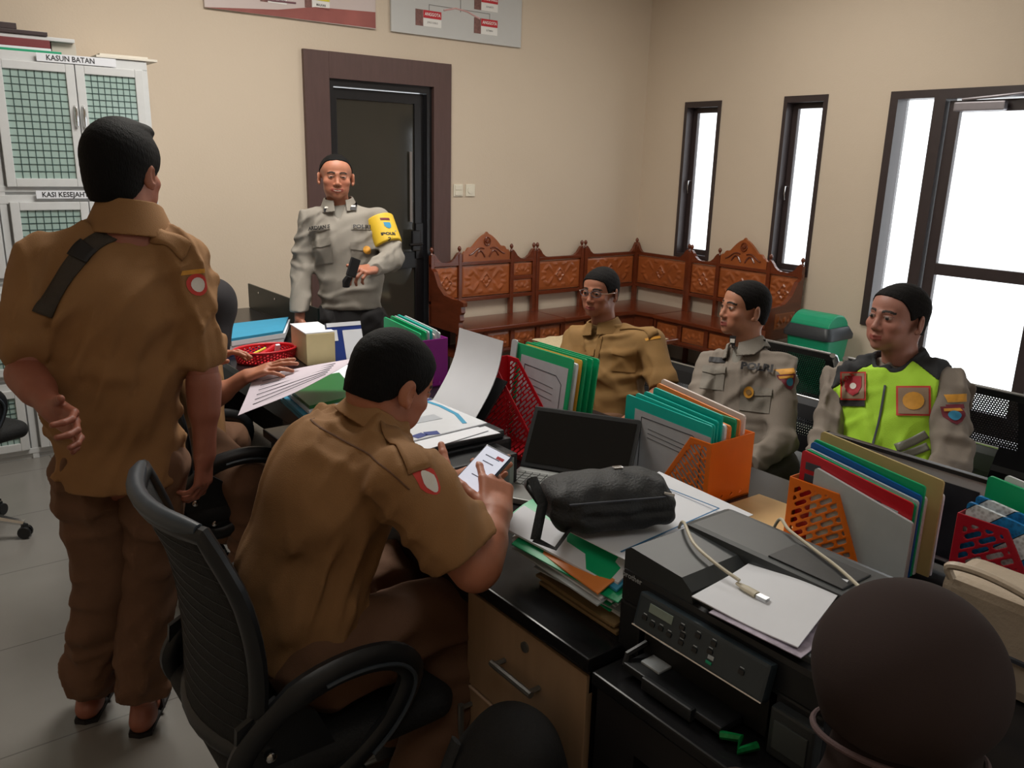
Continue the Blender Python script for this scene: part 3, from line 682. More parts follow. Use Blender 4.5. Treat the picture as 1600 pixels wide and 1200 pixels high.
def seat_row(lab, prof, spans, arms, seats_seg, back_seg, base):
    bs = thing('beam_seat_row', lab, 'seat', base); dirx = 1 if prof[-1][0] > prof[0][0] else -1
    L = [0]
    for a, b_ in zip(prof, prof[1:]): L.append(L[-1]+math.dist(a, b_))
    e = .05; n = len(prof)
    for y0, y1 in spans:
        def shell(name, e0, e1, i0, i1, m_):
            vs = []; uv = []
            for i in range(i0, i1+1):
                x, z = prof[i]
                for y in (e0, e1): vs.append((x, y, z)); uv.append((y, L[i]))
            fs = [(i*2, i*2+1, i*2+3, i*2+2) for i in range(i1-i0)]; o = MB().add(vs, fs, True).build(name, m_, bs, world=True)
            ul = o.data.uv_layers.new(name='UVMap')
            for lp in o.data.loops: ul.data[lp.index].uv = uv[lp.vertex_index]
            md = o.modifiers.new('t', 'SOLIDIFY'); md.thickness = .003
        shell('seat_mesh', y0+e, y1-e, seats_seg[0], seats_seg[1], M_perf); shell('back_mesh', y0+e, y1-e, back_seg[0], back_seg[1], M_perf)
        m = MB()
        for a, b_ in zip(prof, prof[1:]):
            for ya, yb in ((y0, y0+e), (y1-e, y1)): m.slab([(a[0], ya, a[1]), (b_[0], ya, b_[1]), (b_[0], yb, b_[1]), (a[0], yb, a[1])], .003)
        for i in range(n-1):
            if seats_seg[0] <= i < seats_seg[1] or back_seg[0] <= i < back_seg[1]: continue
            a, b_ = prof[i], prof[i+1]; m.slab([(a[0], y0+e, a[1]), (b_[0], y0+e, b_[1]), (b_[0], y1-e, b_[1]), (a[0], y1-e, a[1])], .003)
        m.build('seat_rim', M_bsteel, bs, world=True)
        MB().tube([(prof[-1][0], y0, prof[-1][1]), (prof[-1][0], y1, prof[-1][1])], .006, 8).build('top_edge', M_alu, bs, world=True)
        if arms:
            for y in (y0-.012, y1+.012):
                MB().tube([(p[0]+.004*dirx, y, p[1]-.004) for p in prof[2:]], .016, 8, flat=.7).build('side_bracket', M_alu, bs, world=True)
                x0 = prof[2][0]; m = MB(); m.tube([(x0+.03*dirx, y, .42), (x0+.02*dirx, y, .54), (x0+.06*dirx, y, .61), (x0+.2*dirx, y, .63), (x0+.34*dirx, y, .62), (x0+.43*dirx, y, .58)], [.012, .014, .017, .017, .016, .012], 8, flat=1.3); m.build('armrest', M_alu, bs, world=True)
    yA, yB = min(q[0] for q in spans), max(q[1] for q in spans); xm = (prof[2][0]+prof[4][0])/2
    MB().bx2((xm-.035, yA, .33), (xm+.035, yB, .385), .004).build('beam', M_bsteel, bs, world=True)
    for y in (yA+.3, yB-.3):
        m = MB(); m.tube([(xm-.22, y, .02), (xm-.1, y, .1), (xm, y, .16), (xm+.1, y, .1), (xm+.22, y, .02)], .02, 8); m.tube([(xm, y, .15), (xm, y, .34)], .025, 10)
        for q in (-1, 1): m.lathe((xm+q*.22, y, 0), [(.025, 0), (.025, .02)], 12)
        m.build('leg', M_alu, bs, world=True)
seat_row('front row of black steel seats with low backs under the three seated visitors', [(2.66, .40), (2.68, .42), (2.73, .43), (2.88, .42), (3.02, .41), (3.07, .42), (3.10, .45), (3.13, .52), (3.155, .585), (3.18, .64), (3.195, .665), (3.2, .668)], [(1.2, 1.8), (1.82, 2.42), (2.44, 3.04)], False, (1, 4), (7, 8), (2.9, 2.1, 0))
seat_row('rear row of black perforated steel seats with chrome sides near the green bin', [(4.10, .40), (4.08, .425), (4.0, .435), (3.86, .425), (3.72, .415), (3.66, .43), (3.62, .47), (3.58, .56), (3.54, .68), (3.49, .785), (3.465, .82), (3.45, .825)], [(.58, 1.14), (1.22, 1.98), (2.07, 2.58)], True, (1, 4), (7, 9), (3.75, 1.4, 0))

# ------------------------------------------------------------------ office chairs
M_cplas = mat('black_chair_plastic', (24, 26, 29), .38, noise_amt=.1, bump=.04); M_cedge = mat('grey_chair_trim', (54, 62, 70), .4, noise_amt=.05)
M_cfab = mat('black_mesh_fabric', (17, 18, 20), .8, noise_amt=.2, noise_scale=150, bump=.3, bump_scale=220)
def office_chair(lab, loc, rz, seat_z=.46, detail=True):
    """faces +X"""
    t = thing('office_chair', lab, 'chair', loc, rz)
    m = MB(); n = 20
    F = Field((-.3, -.28, seat_z-.07), (.3, .28, seat_z+.05), .008); F.u(bxs((0, 0, seat_z-.02), (.25, .245, .035), rd=.034)).u(rc((.24, -.18, seat_z-.03), (.24, .18, seat_z-.03), .035), .03)
    def local(name, pieces, mm): 
        o = sdf_mesh(name, pieces, mm); o.parent = t; return o
    local('seat', [F.surf()], M_cfab)
    # backrest: curved mesh panel in a frame
    def bp(v, u):       # v 0..1 height, u -1..1 across
        z = seat_z+.02+.5*v; x = -.235-.045*v-.03*math.sin(v*PI)*-1-.0+.05*(u*u)-.06*max(0, v-.75); hw = .19+.05*math.sin(min(v, .9)*PI*.9)-.03*max(0, v-.85)*4
        return Vector((x-.02, u*hw, z))
    nu, nv = 10, 14; vs = [bp(j/nv, -1+2*i/nu) for j in range(nv+1) for i in range(nu+1)]
    fs = [(j*(nu+1)+i, j*(nu+1)+i+1, (j+1)*(nu+1)+i+1, (j+1)*(nu+1)+i) for j in range(nv) for i in range(nu)]
    o = MB().add(vs, fs, True).build('back_mesh', M_cfab, t); md = o.modifiers.new('t', 'SOLIDIFY'); md.thickness = .012; md.offset = 0
    loop = [bp(j/nv, -1) for j in range(nv+1)]+[bp(1, -1+2*i/8) for i in range(1, 8)]+[bp(j/nv, 1) for j in range(nv, -1, -1)]+[bp(0, 1-2*i/8) for i in range(1, 8)]
    MB().tube(loop, .016, 10, closed=True, flat=1.4).build('back_frame', M_cplas, t)
    MB().tube([bp(1, u)+Vector((-.004, 0, .012)) for u in np.linspace(-.98, .98, 9)], [.012]+[.018]*7+[.012], 10).build('top_trim', M_cedge, t)
    m = MB()
    for v_ in np.linspace(.12, .92, 15): m.tube([bp(v_, u)+Vector((-.0065, 0, 0)) for u in np.linspace(-.9, .9, 9)], .0016, 5)
    m.build('back_slats', M_cplas, t)
    for s_ in (-1, 1):
        y = s_*.25
        # loop armrest with a flared plate bolted to seat and back
        pth = [(-.22, y*.93, seat_z+.08), (-.13, y, seat_z+.165), (-.02, y*1.03, seat_z+.195), (.08, y*1.03, seat_z+.18), (.125, y*1.02, seat_z+.13), (.105, y, seat_z+.06), (.05, y*.97, seat_z-.01), (-.04, y*.95, seat_z-.07), (-.12, y*.93, seat_z-.09), (-.2, y*.92, seat_z-.05), (-.24, y*.92, seat_z+.02)]
        pp = []; N = len(pth)
        for i in range(N):
            p0, p1, p2, p3 = [Vector(pth[(i+k) % N]) for k in (-1, 0, 1, 2)]
            for q in (0, .25, .5, .75): pp.append(.5*((2*p1)+(p2-p0)*q+(2*p0-5*p1+4*p2-p3)*q*q+(3*p1-p0-3*p2+p3)*q**3))
        a = MB().tube(pp, [.022 if 3 < i < 22 else .018 for i in range(len(pp))], 10, closed=True, flat=1.4).build('armrest', M_cplas, t)
        m = MB(); m.tube([p+Vector((0, s_*.022, -.008)) for p in pp[6:26]], .005, 6); m.build('arm_trim', M_cedge, a)
        m = MB()
        m.prism([(-.25, .02), (-.24, .12), (-.16, .16), (-.08, .1), (-.03, -.02), (-.04, -.08), (-.18, -.1)], (0, y*.9-.006, seat_z), (1, 0, 0), (0, 0, 1), (0, 1, 0), .014); pl = m.build('arm_plate', M_cplas, t)
        m = MB()
        for bx_, bz in ((-.18, .04), (-.12, -.05)): m.lathe((bx_, y*.9+s_*.012, seat_z+bz), [(.0, 0), (.011, 0), (.011, .004), (.006, .007), (.0, .007)], 10, Rx(-s_*PI/2), cap=False)
        m.build('bolt', M_chrome, pl)
    MB().tube([(0, 0, .1), (0, 0, seat_z-.06)], .026, 12).build('gas_column', M_chrome, t)
    MB().box((0, 0, seat_z-.075), (.22, .18, .03), None, .006).build('tilt_plate', M_cplas, t)
    m = MB(); m.tube([(0, -.09, seat_z-.075), (.02, -.2, seat_z-.08), (.03, -.27, seat_z-.11)], .006, 6); m.tube([(.03, -.26, seat_z-.105), (.035, -.3, seat_z-.13)], .011, 8); m.build('lever', M_cplas, t)
    for k in range(5):
        a = 2*PI*k/5+.3; d = Vector((math.cos(a), math.sin(a), 0)); m = MB()
        m.tube([d*.03+Vector((0, 0, .115)), d*.16+Vector((0, 0, .105)), d*.29+Vector((0, 0, .07))], [.024, .02, .014], 8); lg = m.build('leg', M_chrome if detail else M_cplas, t)
        p = Vector((-d.y, d.x, 0)); m = MB()
        for s_ in (-1, 1): m.lathe(d*.29+p*s_*.013+Vector((0, 0, .028)), [(.004, -.008), (.026, -.008), (.028, 0), (.026, .008), (.004, .008)], 14, Matrix((d, Vector((0, 0, 1)), p)).transposed())
        m.box(d*.29+Vector((0, 0, .045)), (.02, .02, .04)); m.build('caster', M_cplas, lg)
    return t
office_chair('black mesh back office chair nearest the camera, under the man using a phone', (.655, 1.60, 0), 0, .47)
office_chair('black office chair standing empty at the left edge before the white cabinet', (.08, 4.05, 0), .5, .5)
office_chair('black office chair of the seated woman behind the standing man', (.96, 3.0, 0), -.1, .43)
# ------------------------------------------------------------------ desks
M_dtop = mat('black_glossy_desk_top', (26, 26, 28), .22, noise_amt=.1, noise_scale=4, spec=.38)
M_dbody = mat('black_desk_laminate', (30, 28, 30), .4, noise_amt=.12, noise_scale=8)
M_lwood = mat('pale_beech_laminate', (164, 134, 104), .42, noise_amt=.08, noise_scale=5, bump=.03, stretch=(8, 8, 1))
M_steel = mat('brushed_steel_handle', (128, 128, 124), .35, .7, noise_amt=.06)
d1 = thing('office_desk', 'black desk with pale beech drawer cabinet used by the man with the phone', 'desk', (1.5, 1.75, 0))
MB().bx2((.955, .985, .722), (2.075, 2.63, .75), .004).build('desktop', M_dtop, d1, world=True)
m = MB(); m.bx2((.975, 1.0, .66), (2.05, 2.61, .722)); m.bx2((2.02, 1.0, .04), (2.05, 2.61, .66)); m.bx2((.99, 2.58, 0), (2.03, 2.61, .66)); m.bx2((.99, 1.0, 0), (2.03, 1.02, .66)); m.build('desk_frame', M_dbody, d1, world=True)
pc = MB().bx2((.985, 1.021, .02), (1.45, 1.40, .655)).build('pedestal', M_lwood, d1, world=True)
fx_ = .968
dr = MB().bx2((fx_, 1.0, .46), (.985, 1.405, .70), .003).build('drawer', M_lwood, d1, world=True)
m = MB(); m.tube([(fx_-.03, 1.13, .595), (fx_-.03, 1.27, .595)], .0075, 8); m.tube([(fx_, 1.14, .595), (fx_-.03, 1.14, .595)], .006, 6); m.tube([(fx_, 1.26, .595), (fx_-.03, 1.26, .595)], .006, 6); m.build('drawer_handle', M_steel, dr, world=True)
MB().lathe((fx_, 1.19, .665), [(.012, 0), (.012, .004), (.006, .005)], 14, Ry(-PI/2)).build('lock', M_steel, dr, world=True)
MB().bx2((fx_-.001, 1.0, .449), (.984, 1.405, .454)).build('edge_strip', mat('pale_edge', (216, 186, 160), .5, noise_amt=.1), d1, world=True)  # pale strip along the top of the lower door
dd = MB().bx2((fx_, 1.0, .03), (.985, 1.405, .452), .003).build('door', M_lwood, d1, world=True)
m = MB(); m.tube([(fx_-.03, 1.385, .28), (fx_-.03, 1.385, .42)], .0075, 8); m.tube([(fx_, 1.385, .29), (fx_-.03, 1.385, .29)], .006, 6); m.tube([(fx_, 1.385, .41), (fx_-.03, 1.385, .41)], .006, 6); m.build('door_handle', M_steel, dd, world=True)
d2 = thing('office_desk', 'black desk under the red basket and blue folders farther back', 'desk', (1.45, 3.8, 0))
MB().bx2((1.16, 2.645, .722), (1.765, 4.93, .75), .004).build('desktop', M_dtop, d2, world=True)
m = MB(); m.bx2((1.18, 2.66, .64), (1.745, 4.91, .722)); m.bx2((1.715, 2.66, .04), (1.745, 4.91, .64)); m.bx2((1.19, 4.88, 0), (1.715, 4.91, .66)); m.bx2((1.19, 2.66, 0), (1.715, 2.69, .66)); m.build('desk_frame', M_dbody, d2, world=True)
M_gp = mat('dark_green_tinted_glass', (14, 28, 25), .3, noise_amt=.15, noise_scale=3, spec=.25)
MB().bx2((1.181, 2.692, .02), (1.62, 3.02, .638)).build('pedestal', M_dbody, d2, world=True)
gp = thing('glass_screen', 'dark green tinted glass screen on the far edge of the back desk', 'screen', (1.77, 4.5, .75))
MB().bx2((1.75, 3.93, .752), (1.76, 4.93, .897), .002).build('pane', M_gp, gp, world=True)
m = MB()
for y in (4.2, 4.5, 4.75): m.lathe((1.748, y, .865), [(.006, 0), (.006, .003)], 10, Ry(-PI/2))
m.build('screw', M_chrome, gp, world=True)
d3 = thing('printer_stand', 'black open fronted stand under the large printer in the foreground', 'stand', (1.4, .3, 0))
MB().bx2((.945, -.5, .715), (2.0, .965, .74), .004).build('top', M_dtop, d3, world=True)
m = MB(); m.bx2((.96, .935, 0), (1.98, .962, .715)); m.bx2((1.95, -.48, .0), (1.98, .935, .715)); m.bx2((.96, -.48, 0), (1.98, -.455, .715)); m.bx2((.96, -.455, .62), (.985, .935, .715)); m.bx2((.96, .86, .0), (.985, .935, .62)); m.bx2((.96, -.455, 0), (1.95, .935, .03)); m.build('carcass', M_dbody, d3, world=True)
vs = [(.958, .72+.035*math.cos(a)*(1.3 if math.cos(a) > 0 else .8), .655+.016*math.sin(a)) for a in np.linspace(0, 2*PI, 16)[:-1]]
MB().add(vs+[(v[0]-.001, v[1], v[2]) for v in vs], [tuple(range(15)), tuple(range(29, 14, -1))]+[(i, (i+1) % 15, 15+(i+1) % 15, 15+i) for i in range(15)]).build('orange_sticker', mat('worn_orange_sticker', (150, 84, 40), .6, noise_amt=.2), d3, world=True)

# ------------------------------------------------------------------ desk clutter
def pcol(n, c, r=.4, **k): return mat(n, c, r, noise_amt=.04, **k)
M_teal = pcol('teal_folder_plastic', (10, 186, 172)); M_green = pcol('green_folder_plastic', (8, 172, 112)); M_orange = pcol('orange_plastic', (236, 118, 28), .35)
M_cyan = pcol('blue_folder_card', (48, 150, 190), .6); M_redp = pcol('red_plastic', (200, 28, 42), .35); M_purp = pcol('purple_plastic', (150, 26, 146), .35); M_crim = pcol('crimson_plastic', (172, 24, 44), .35)
M_manila = pcol('manila_card', (206, 178, 124), .7); M_kraft = pcol('brown_kraft_paper', (142, 116, 78), .8); M_doc = mat('printed_document', (188, 192, 200), .45, noise_amt=.05, noise_scale=30)
M_sleeve = pcol('clear_plastic_sleeve', (196, 204, 208), .25); M_blue = pcol('blue_folder', (14, 92, 170), .4); M_navy = pcol('navy_print', (28, 52, 128), .5); M_grnd = pcol('dark_green_folder', (30, 108, 52), .35); M_line = pcol('dark_line_print', (60, 64, 74), .6)
M_peach = pcol('peach_folder', (238, 142, 70), .45); M_khaki = pcol('khaki_folder', (186, 166, 110), .6); M_pwhite = pcol('pinkish_white_folder', (226, 212, 206), .5)
M_bluepr = pcol('blue_line_print', (40, 110, 160), .6); M_beige = pcol('beige_cardboard', (214, 196, 150), .7)

def capslots(u, v, ang, pu, pv, hl, r):
    """2-D distance to a field of slanted capsule slots (negative inside a slot)"""
    c, s_ = math.cos(ang), math.sin(ang); p = u*c+v*s_; q = -u*s_+v*c
    j = np.round(q/pv); p = p+(np.mod(j, 2)*.5)*pu; p = p-np.round(p/pu)*pu; q = q-j*pv
    return np.hypot(np.maximum(np.abs(p)-hl, 0), q)-r
def file_holder(lab, loc, rz, mm, L=.25, Wd=.11, H=.26, low=.08, cut=.1, kind='slash', group=None, res=.0022):
    """box file: closed end at y=0, mouth at y=L"""
    t = thing('file_holder', lab, 'file holder', loc, rz, group)
    T = .003
    def prof(u, v):   # outline: tall from 0..cut then slopes to low at L
        d = np.maximum(np.maximum(-u, u-L), np.maximum(-v, v-H))
        nx, ny = (H-low), (L-cut); n = math.hypot(nx, ny); return np.maximum(d, ((u-cut)*nx+(v-H)*ny)/n)
    def holes(u, v):
        if kind == 'slash': h = capslots(u, v, math.radians(40), .052, .0125, .019, .0036)
        elif kind == 'slashb': h = capslots(u, v, math.radians(35), .046, .0165, .013, .0048)
        else: h = capslots(u, v, math.radians(-50), .03, .009, .009, .0026)
        return h
    def side(u, v):
        d = prof(u, v); inner = d+.016; return np.maximum(d, -np.maximum(holes(u, v), inner))
    def back(u, v):
        d = np.maximum(np.maximum(-u, u-Wd), np.maximum(-v, v-H)); nc = 4 if Wd > .13 else 3; cw = (Wd-.02)/nc
        k = (u-.01)/cw; k = (k-np.floor(k)-.5)*cw; h = capslots(k, v, math.radians(40), 1, .0095, .008, .0021)
        h = np.maximum(h, np.abs(k)-cw*.32); return np.maximum(d, -np.maximum(h, d+.014))
    def put(name, sv, o, ax, ay, az):
        v, f = sv; ob = sdf_mesh(name, [(place2d(v, o, ax, ay, az), f)], mm, smooth=False); ob.parent = t; return ob
    sp_ = plate(side, L, H, T, res)
    put('side_panel', sp_, (T/2, 0, 0), (0, 1, 0), (0, 0, 1), (1, 0, 0)); put('side_panel', sp_, (Wd-T/2, 0, 0), (0, 1, 0), (0, 0, 1), (1, 0, 0))
    put('back_panel', plate(back, Wd, H, T, .0015), (0, T/2, 0), (1, 0, 0), (0, 0, 1), (0, 1, 0))
    MB().bx2((0, 0, 0), (Wd, L, .004)).build('bottom', mm, t); MB().bx2((0, L-T, 0), (Wd, L, low)).build('front_lip', mm, t)
    return t
def leafdoc(name, lab, cat, x, y0, y1, z0, z1, th, mm, group=None, lean=0, slope=0, r=.008, print_=None, pm=None, border=.0):
    """upright folder in the plane of y and z; slope drops the top edge toward y0 (near end)"""
    h = z1-z0; L = y1-y0; pts = []
    for i in range(5): a = PI/2*i/4; pts.append((L-r+r*math.cos(a), h-r+r*math.sin(a)))
    for i in range(5): a = PI/2+PI/2*i/4; pts.append((r+r*math.cos(a), h-slope-r+r*math.sin(a)))
    pts += [(0, 0), (L, 0)]
    up = Vector((lean, 0, 1)).normalized(); out = Vector((1, 0, -lean)).normalized()
    t = thing(name, lab, cat, (x, (y0+y1)/2, z0), 0, group)
    MB().prism(pts, (x, y0, z0), (0, 1, 0), up, out, th).build('cover', mm, t, world=True)
    O = Vector((x, y0, z0))-out*.0006
    if print_:
        a0, a1, b0, b1 = print_
        MB().prism([(a0, b0), (a1, b0), (a1, b1), (a0, b1-slope*(a1-a0)/L)], O, (0, 1, 0), up, out, .0005).build('document', pm or M_doc, t, world=True)
        O2 = O-out*.0006; m = MB()
        def ln(p, q, w_=.0012):
            p = Vector((p[0], p[1])); q = Vector((q[0], q[1])); d = (q-p).normalized()*w_; n = Vector((-d.y, d.x)); m.prism([tuple(p-n), tuple(q-n), tuple(q+n), tuple(p+n)], O2, (0, 1, 0), up, out, .0004)
        w_ = a1-a0; hh = b1-b0; ln((a0+.1*w_, b0), (a0+.1*w_, b1-.2*hh)); ln((a0+.1*w_, b1-.2*hh), (a0+.22*w_, b1-.12*hh)); ln((a0+.22*w_, b1-.12*hh), (a0+.9*w_, b1-.1*hh)); ln((a0+.9*w_, b0), (a0+.9*w_, b1-.1*hh))
        for q in (.2, .27, .34): ln((a0+.25*w_, b1-q*hh-.02), (a0+.8*w_, b1-q*hh-.01), .0007)
        m.build('print_lines', M_line, t, world=True)
    return t
def sheet(name, lab, cat, c4, th, mm, group=None, droop=0, wav=0, nu=14, nv=10, parent=None, seed=0):
    """sheet on four corners (a,b,c,d); droop bends the a-b edge down"""
    a, b_, c, d = [Vector(q) for q in c4]; rn = random.Random(seed)
    ph = rn.random()*6
    def fn(u, v):
        p = a.lerp(b_, u).lerp(d.lerp(c, u), v); z = -droop*max(0, 1-v*3)**2+wav*math.sin(u*5+ph)*math.sin(v*4+ph); return (p.x, p.y, p.z+z)
    vs, fs = grid_mesh(fn, nu, nv); k = len(vs); top = [(v[0], v[1], v[2]+th) for v in vs]; fs2 = [tuple(reversed(f)) for f in fs]
    al = vs+top; ff = fs2+[tuple(i+k for i in f) for f in fs]
    for i in range(nu): ff.append((i, i+1, i+1+k, i+k)); q = nv*(nu+1)+i; ff.append((q+1, q, q+k, q+1+k))
    for j in range(nv): q = j*(nu+1); ff.append((q+nu+1, q, q+k, q+nu+1+k)); q += nu; ff.append((q, q+nu+1, q+nu+1+k, q+k))
    m = MB().add(al, ff, True)
    if parent: return m.build(name, mm, parent, world=True)
    o = m.build(name, mm, origin=(a+c)/2); return tag(o, lab, cat, group)

DZ_ = .7505; D3Z = .7405
# orange holder with teal folders
file_holder('orange slotted file holder full of teal folders beside the manila envelopes', (1.70, 1.33, DZ_), 0, M_orange, L=.17, Wd=.185, H=.185, low=.03, cut=.075, kind='slash')
leafdoc('teal_folder', 'teal folder with a grey document in front, nearest the camera in the orange holder', 'folder', 1.709, 1.30+.045, 1.67, DZ_+.006, .99, .006, M_teal, lean=.02, print_=(.0, .285, .01, .2), slope=.012)
for i, (x, nm, mm, zt) in enumerate(((1.722, 'second teal folder in the orange holder, behind the one showing a document', M_teal, 1.0), (1.735, 'third teal folder in the orange holder, its top just higher than the second', M_teal, 1.008), (1.752, 'tallest teal folder farthest back in the orange holder', M_teal, 1.022))):
    leafdoc('teal_folder', nm, 'folder', x, 1.345, 1.64-.02*i, DZ_+.006, zt, .006, mm, slope=.02)
leafdoc('paper_bundle', 'white paper bundle between the teal and peach folders in the orange holder', 'paper', 1.768, 1.335+.01, 1.58, DZ_+.006, .99, .01, M_paper, slope=.02)
leafdoc('orange_folder', 'orange folder behind the white bundle in the orange holder', 'folder', 1.79, 1.345, 1.6, DZ_+.006, .985, .008, M_peach, slope=.02)
leafdoc('green_folder', 'bright green folder standing low in the orange holder behind the orange folder', 'folder', 1.812, 1.345, 1.45, DZ_+.006, .98, .007, M_grn)
leafdoc('peach_folder', 'peach orange folder standing tall near the rear side of the orange holder', 'folder', 1.832, 1.345, 1.66, DZ_+.006, 1.01, .006, M_peach, slope=.035)
leafdoc('white_folder', 'pinkish white folder rearmost in the orange holder', 'folder', 1.85, 1.345, 1.66, DZ_+.006, 1.02, .008, M_pwhite, slope=.035)
# manila envelopes on the desk
for i in range(3):
    sheet('manila_envelope', ('lowest', 'middle', 'uppermost')[i]+' manila envelope lying between the two orange holders', 'envelope', ((1.50+.01*i, 1.02+.012*i, DZ_+.0045*i), (1.5+.01*i, 1.3, DZ_+.0045*i), (1.88, 1.3-.004*i, DZ_+.0045*i), (1.895, 1.02+.01*i, DZ_+.0045*i)), .004, M_manila, 'manila envelopes')
# second orange holder
file_holder('orange slotted file holder with a red folder at its front, right of the manila envelopes', (1.88, 1.10, DZ_+.0), PI, M_orange, L=.205, Wd=.16, H=.165, low=.012, cut=.135, kind='slashb')
def fol(x, mm, lab, zt, y0=.80, y1=1.085, sl=.03, th=.006, name='plastic_folder', cat='folder', **k): return leafdoc(name, lab, cat, x, y0, y1, D3Z+.014, zt, th, mm, slope=sl, **k)
leafdoc('paper_bundle', 'crumpled white paper bundle hanging out of the second orange holder', 'paper', 1.727, .79, 1.04, DZ_+.006, .955, .008, M_sleeve, slope=.05)
f = fol(1.737, M_redp, 'red clear front folder in the second orange holder', .985, print_=(.03, .24, .01, .19), pm=M_sleeve, sl=.04)
m = MB(); 
for i, (a, b_) in enumerate(((1.035, .95), (1.035, .92), (1.035, .90))): m.bx2((1.7345, 1.03, b_-.009), (1.7362, 1.07, b_+.009))
m.build('spine_label', M_line, f, world=True)
fol(1.75, M_green, 'green folder behind the red folder in the second orange holder', .985, sl=.045)
fol(1.76, M_sleeve, 'clear plastic sleeve between two green folders in the second orange holder', .985, sl=.04)
fol(1.771, M_blue, 'blue folder in the second orange holder', 1.0, sl=.045)
fol(1.782, M_green, 'tall green folder behind the blue folder in the second orange holder', 1.005, sl=.03)
fol(1.794, M_paper, 'white paper bundle behind the tall green folder in the second orange holder', .985, name='paper_bundle', cat='paper', th=.009, sl=.04)
fol(1.81, M_khaki, 'khaki folder in the second orange holder', 1.02, sl=.03, y0=.775)
fol(1.822, M_paper, 'thin white paper bundle behind the khaki folder', .985, name='paper_bundle', cat='paper', y0=.775, sl=.03)
pf = thing('framed_board', 'black framed board with grey mount and dark marbled picture standing behind the khaki folder', 'frame', (1.9, .87, DZ_))
m = MB(); y0, y1, z0, z1 = .69, 1.13, D3Z+.012, .99
for a in ((y0, y0+.01, z0, z1), (y1-.01, y1, z0, z1), (y0, y1, z1-.01, z1), (y0, y1, z0, z0+.01)): m.bx2((1.9, a[0], a[2]), (1.918, a[1], a[3]), .002)
m.build('frame', M_black, pf, world=True); MB().bx2((1.905, y0+.008, z0+.008), (1.912, y1-.008, z1-.008)).build('mount', pcol('grey_mount', (186, 190, 194), .5), pf, world=True)
MB().bx2((1.902, y0+.045, z0+.02), (1.9052, y1-.04, z1-.035)).build('picture', mat('dark_marbled_picture', (34, 36, 42), .3, noise_amt=.6, noise_scale=9), pf, world=True)
# crimson holder
file_holder('crimson slotted file holder at the right edge of the photo', (1.86, .70, D3Z), PI, M_crim, L=.2, Wd=.14, H=.225, low=.06, cut=.1, kind='slashb')
M_batik = bpy.data.materials.new('batik_cover'); M_batik.use_nodes = True; nt = M_batik.node_tree; b = nt.nodes['Principled BSDF']; b.inputs['Roughness'].default_value = .5
wv = nt.nodes.new('ShaderNodeTexWave'); wv.inputs['Scale'].default_value = 5; wv.inputs['Distortion'].default_value = 0; wv.bands_direction = 'DIAGONAL'
ck = nt.nodes.new('ShaderNodeTexVoronoi'); ck.inputs['Scale'].default_value = 130; tc = nt.nodes.new('ShaderNodeTexCoord'); nt.links.new(tc.outputs['Object'], wv.inputs['Vector']); nt.links.new(tc.outputs['Object'], ck.inputs['Vector'])
cr = nt.nodes.new('ShaderNodeValToRGB'); cr.color_ramp.interpolation = 'CONSTANT'; e = cr.color_ramp.elements; e[0].color = srgb(18, 108, 168); e[1].position = .55; e[1].color = srgb(190, 198, 204); q = e.new(.48); q.color = srgb(24, 28, 38)
mx = nt.nodes.new('ShaderNodeMix'); mx.data_type = 'RGBA'; mx.blend_type = 'MULTIPLY'; mx.inputs[0].default_value = .45; nt.links.new(wv.outputs['Fac'], cr.inputs[0]); nt.links.new(cr.outputs[0], mx.inputs[6]); nt.links.new(ck.outputs['Distance'], mx.inputs[7])
mr = nt.nodes.new('ShaderNodeMapRange'); mr.inputs[1].default_value = 0; mr.inputs[2].default_value = .7; mr.inputs[3].default_value = .2; mr.inputs[4].default_value = 2.2; nt.links.new(ck.outputs['Distance'], mr.inputs[0]); nt.links.new(mr.outputs[0], mx.inputs[7]); nt.links.new(mx.outputs[2], b.inputs['Base Color'])
leafdoc('batik_folder', 'blue and white patterned folder in the crimson holder', 'folder', 1.735, .44, .69, D3Z+.012, .99, .008, M_batik, slope=.03)
leafdoc('batik_folder', 'blue and white patterned folder second in the crimson holder', 'folder', 1.76, .44, .685, D3Z+.012, 1.0, .008, M_batik, slope=.03)
f = leafdoc('green_folder', 'clear and green folder standing behind the patterned folders at the right edge', 'folder', 1.80, .42, .685, D3Z+.012, 1.035, .007, M_green, slope=.03, print_=(.02, .12, .02, .235), pm=M_sleeve)
leafdoc('white_folder', 'white folder behind the green folder at the right edge', 'folder', 1.82, .42, .66, D3Z+.012, 1.04, .006, M_paper, slope=.03)
# red holder near the small printer (mouth toward the camera)
file_holder('red slotted file holder beside the open laptop', (1.60, 2.11, DZ_), PI, M_redp, L=.25, Wd=.1, H=.285, low=.105, cut=.06, kind='slash')
leafdoc('green_folder', 'green folder with a large grey document behind the red holder', 'folder', 1.60, 1.83, 2.12, DZ_+.002, 1.075, .006, M_green, lean=.12, slope=.0, print_=(.015, .25, .01, .29))
leafdoc('paper_bundle', 'white paper bundle between the green folders by the laptop', 'paper', 1.612, 1.825, 2.1, DZ_+.002, 1.06, .01, M_paper, lean=.12)
leafdoc('yellow_folder', 'thin yellow folder between the green folders by the laptop', 'folder', 1.628, 1.82, 2.1, DZ_+.002, 1.07, .004, pcol('yellow_folder_card', (224, 170, 60), .5), lean=.12)
for i, lab in enumerate(('second green folder behind the yellow folder by the laptop', 'third green folder standing by the laptop', 'rearmost green folder standing by the laptop')):
    leafdoc('green_folder', lab, 'folder', 1.636+.016*i, 1.81-.01*i, 2.11-.01*i, DZ_+.002, 1.075, .006, M_green, lean=.12)
leafdoc('clear_folder', 'pale clear folder edge standing left of the green folders', 'folder', 1.592, 2.1, 2.13, DZ_+.002, 1.085, .004, M_sleeve, lean=.12)
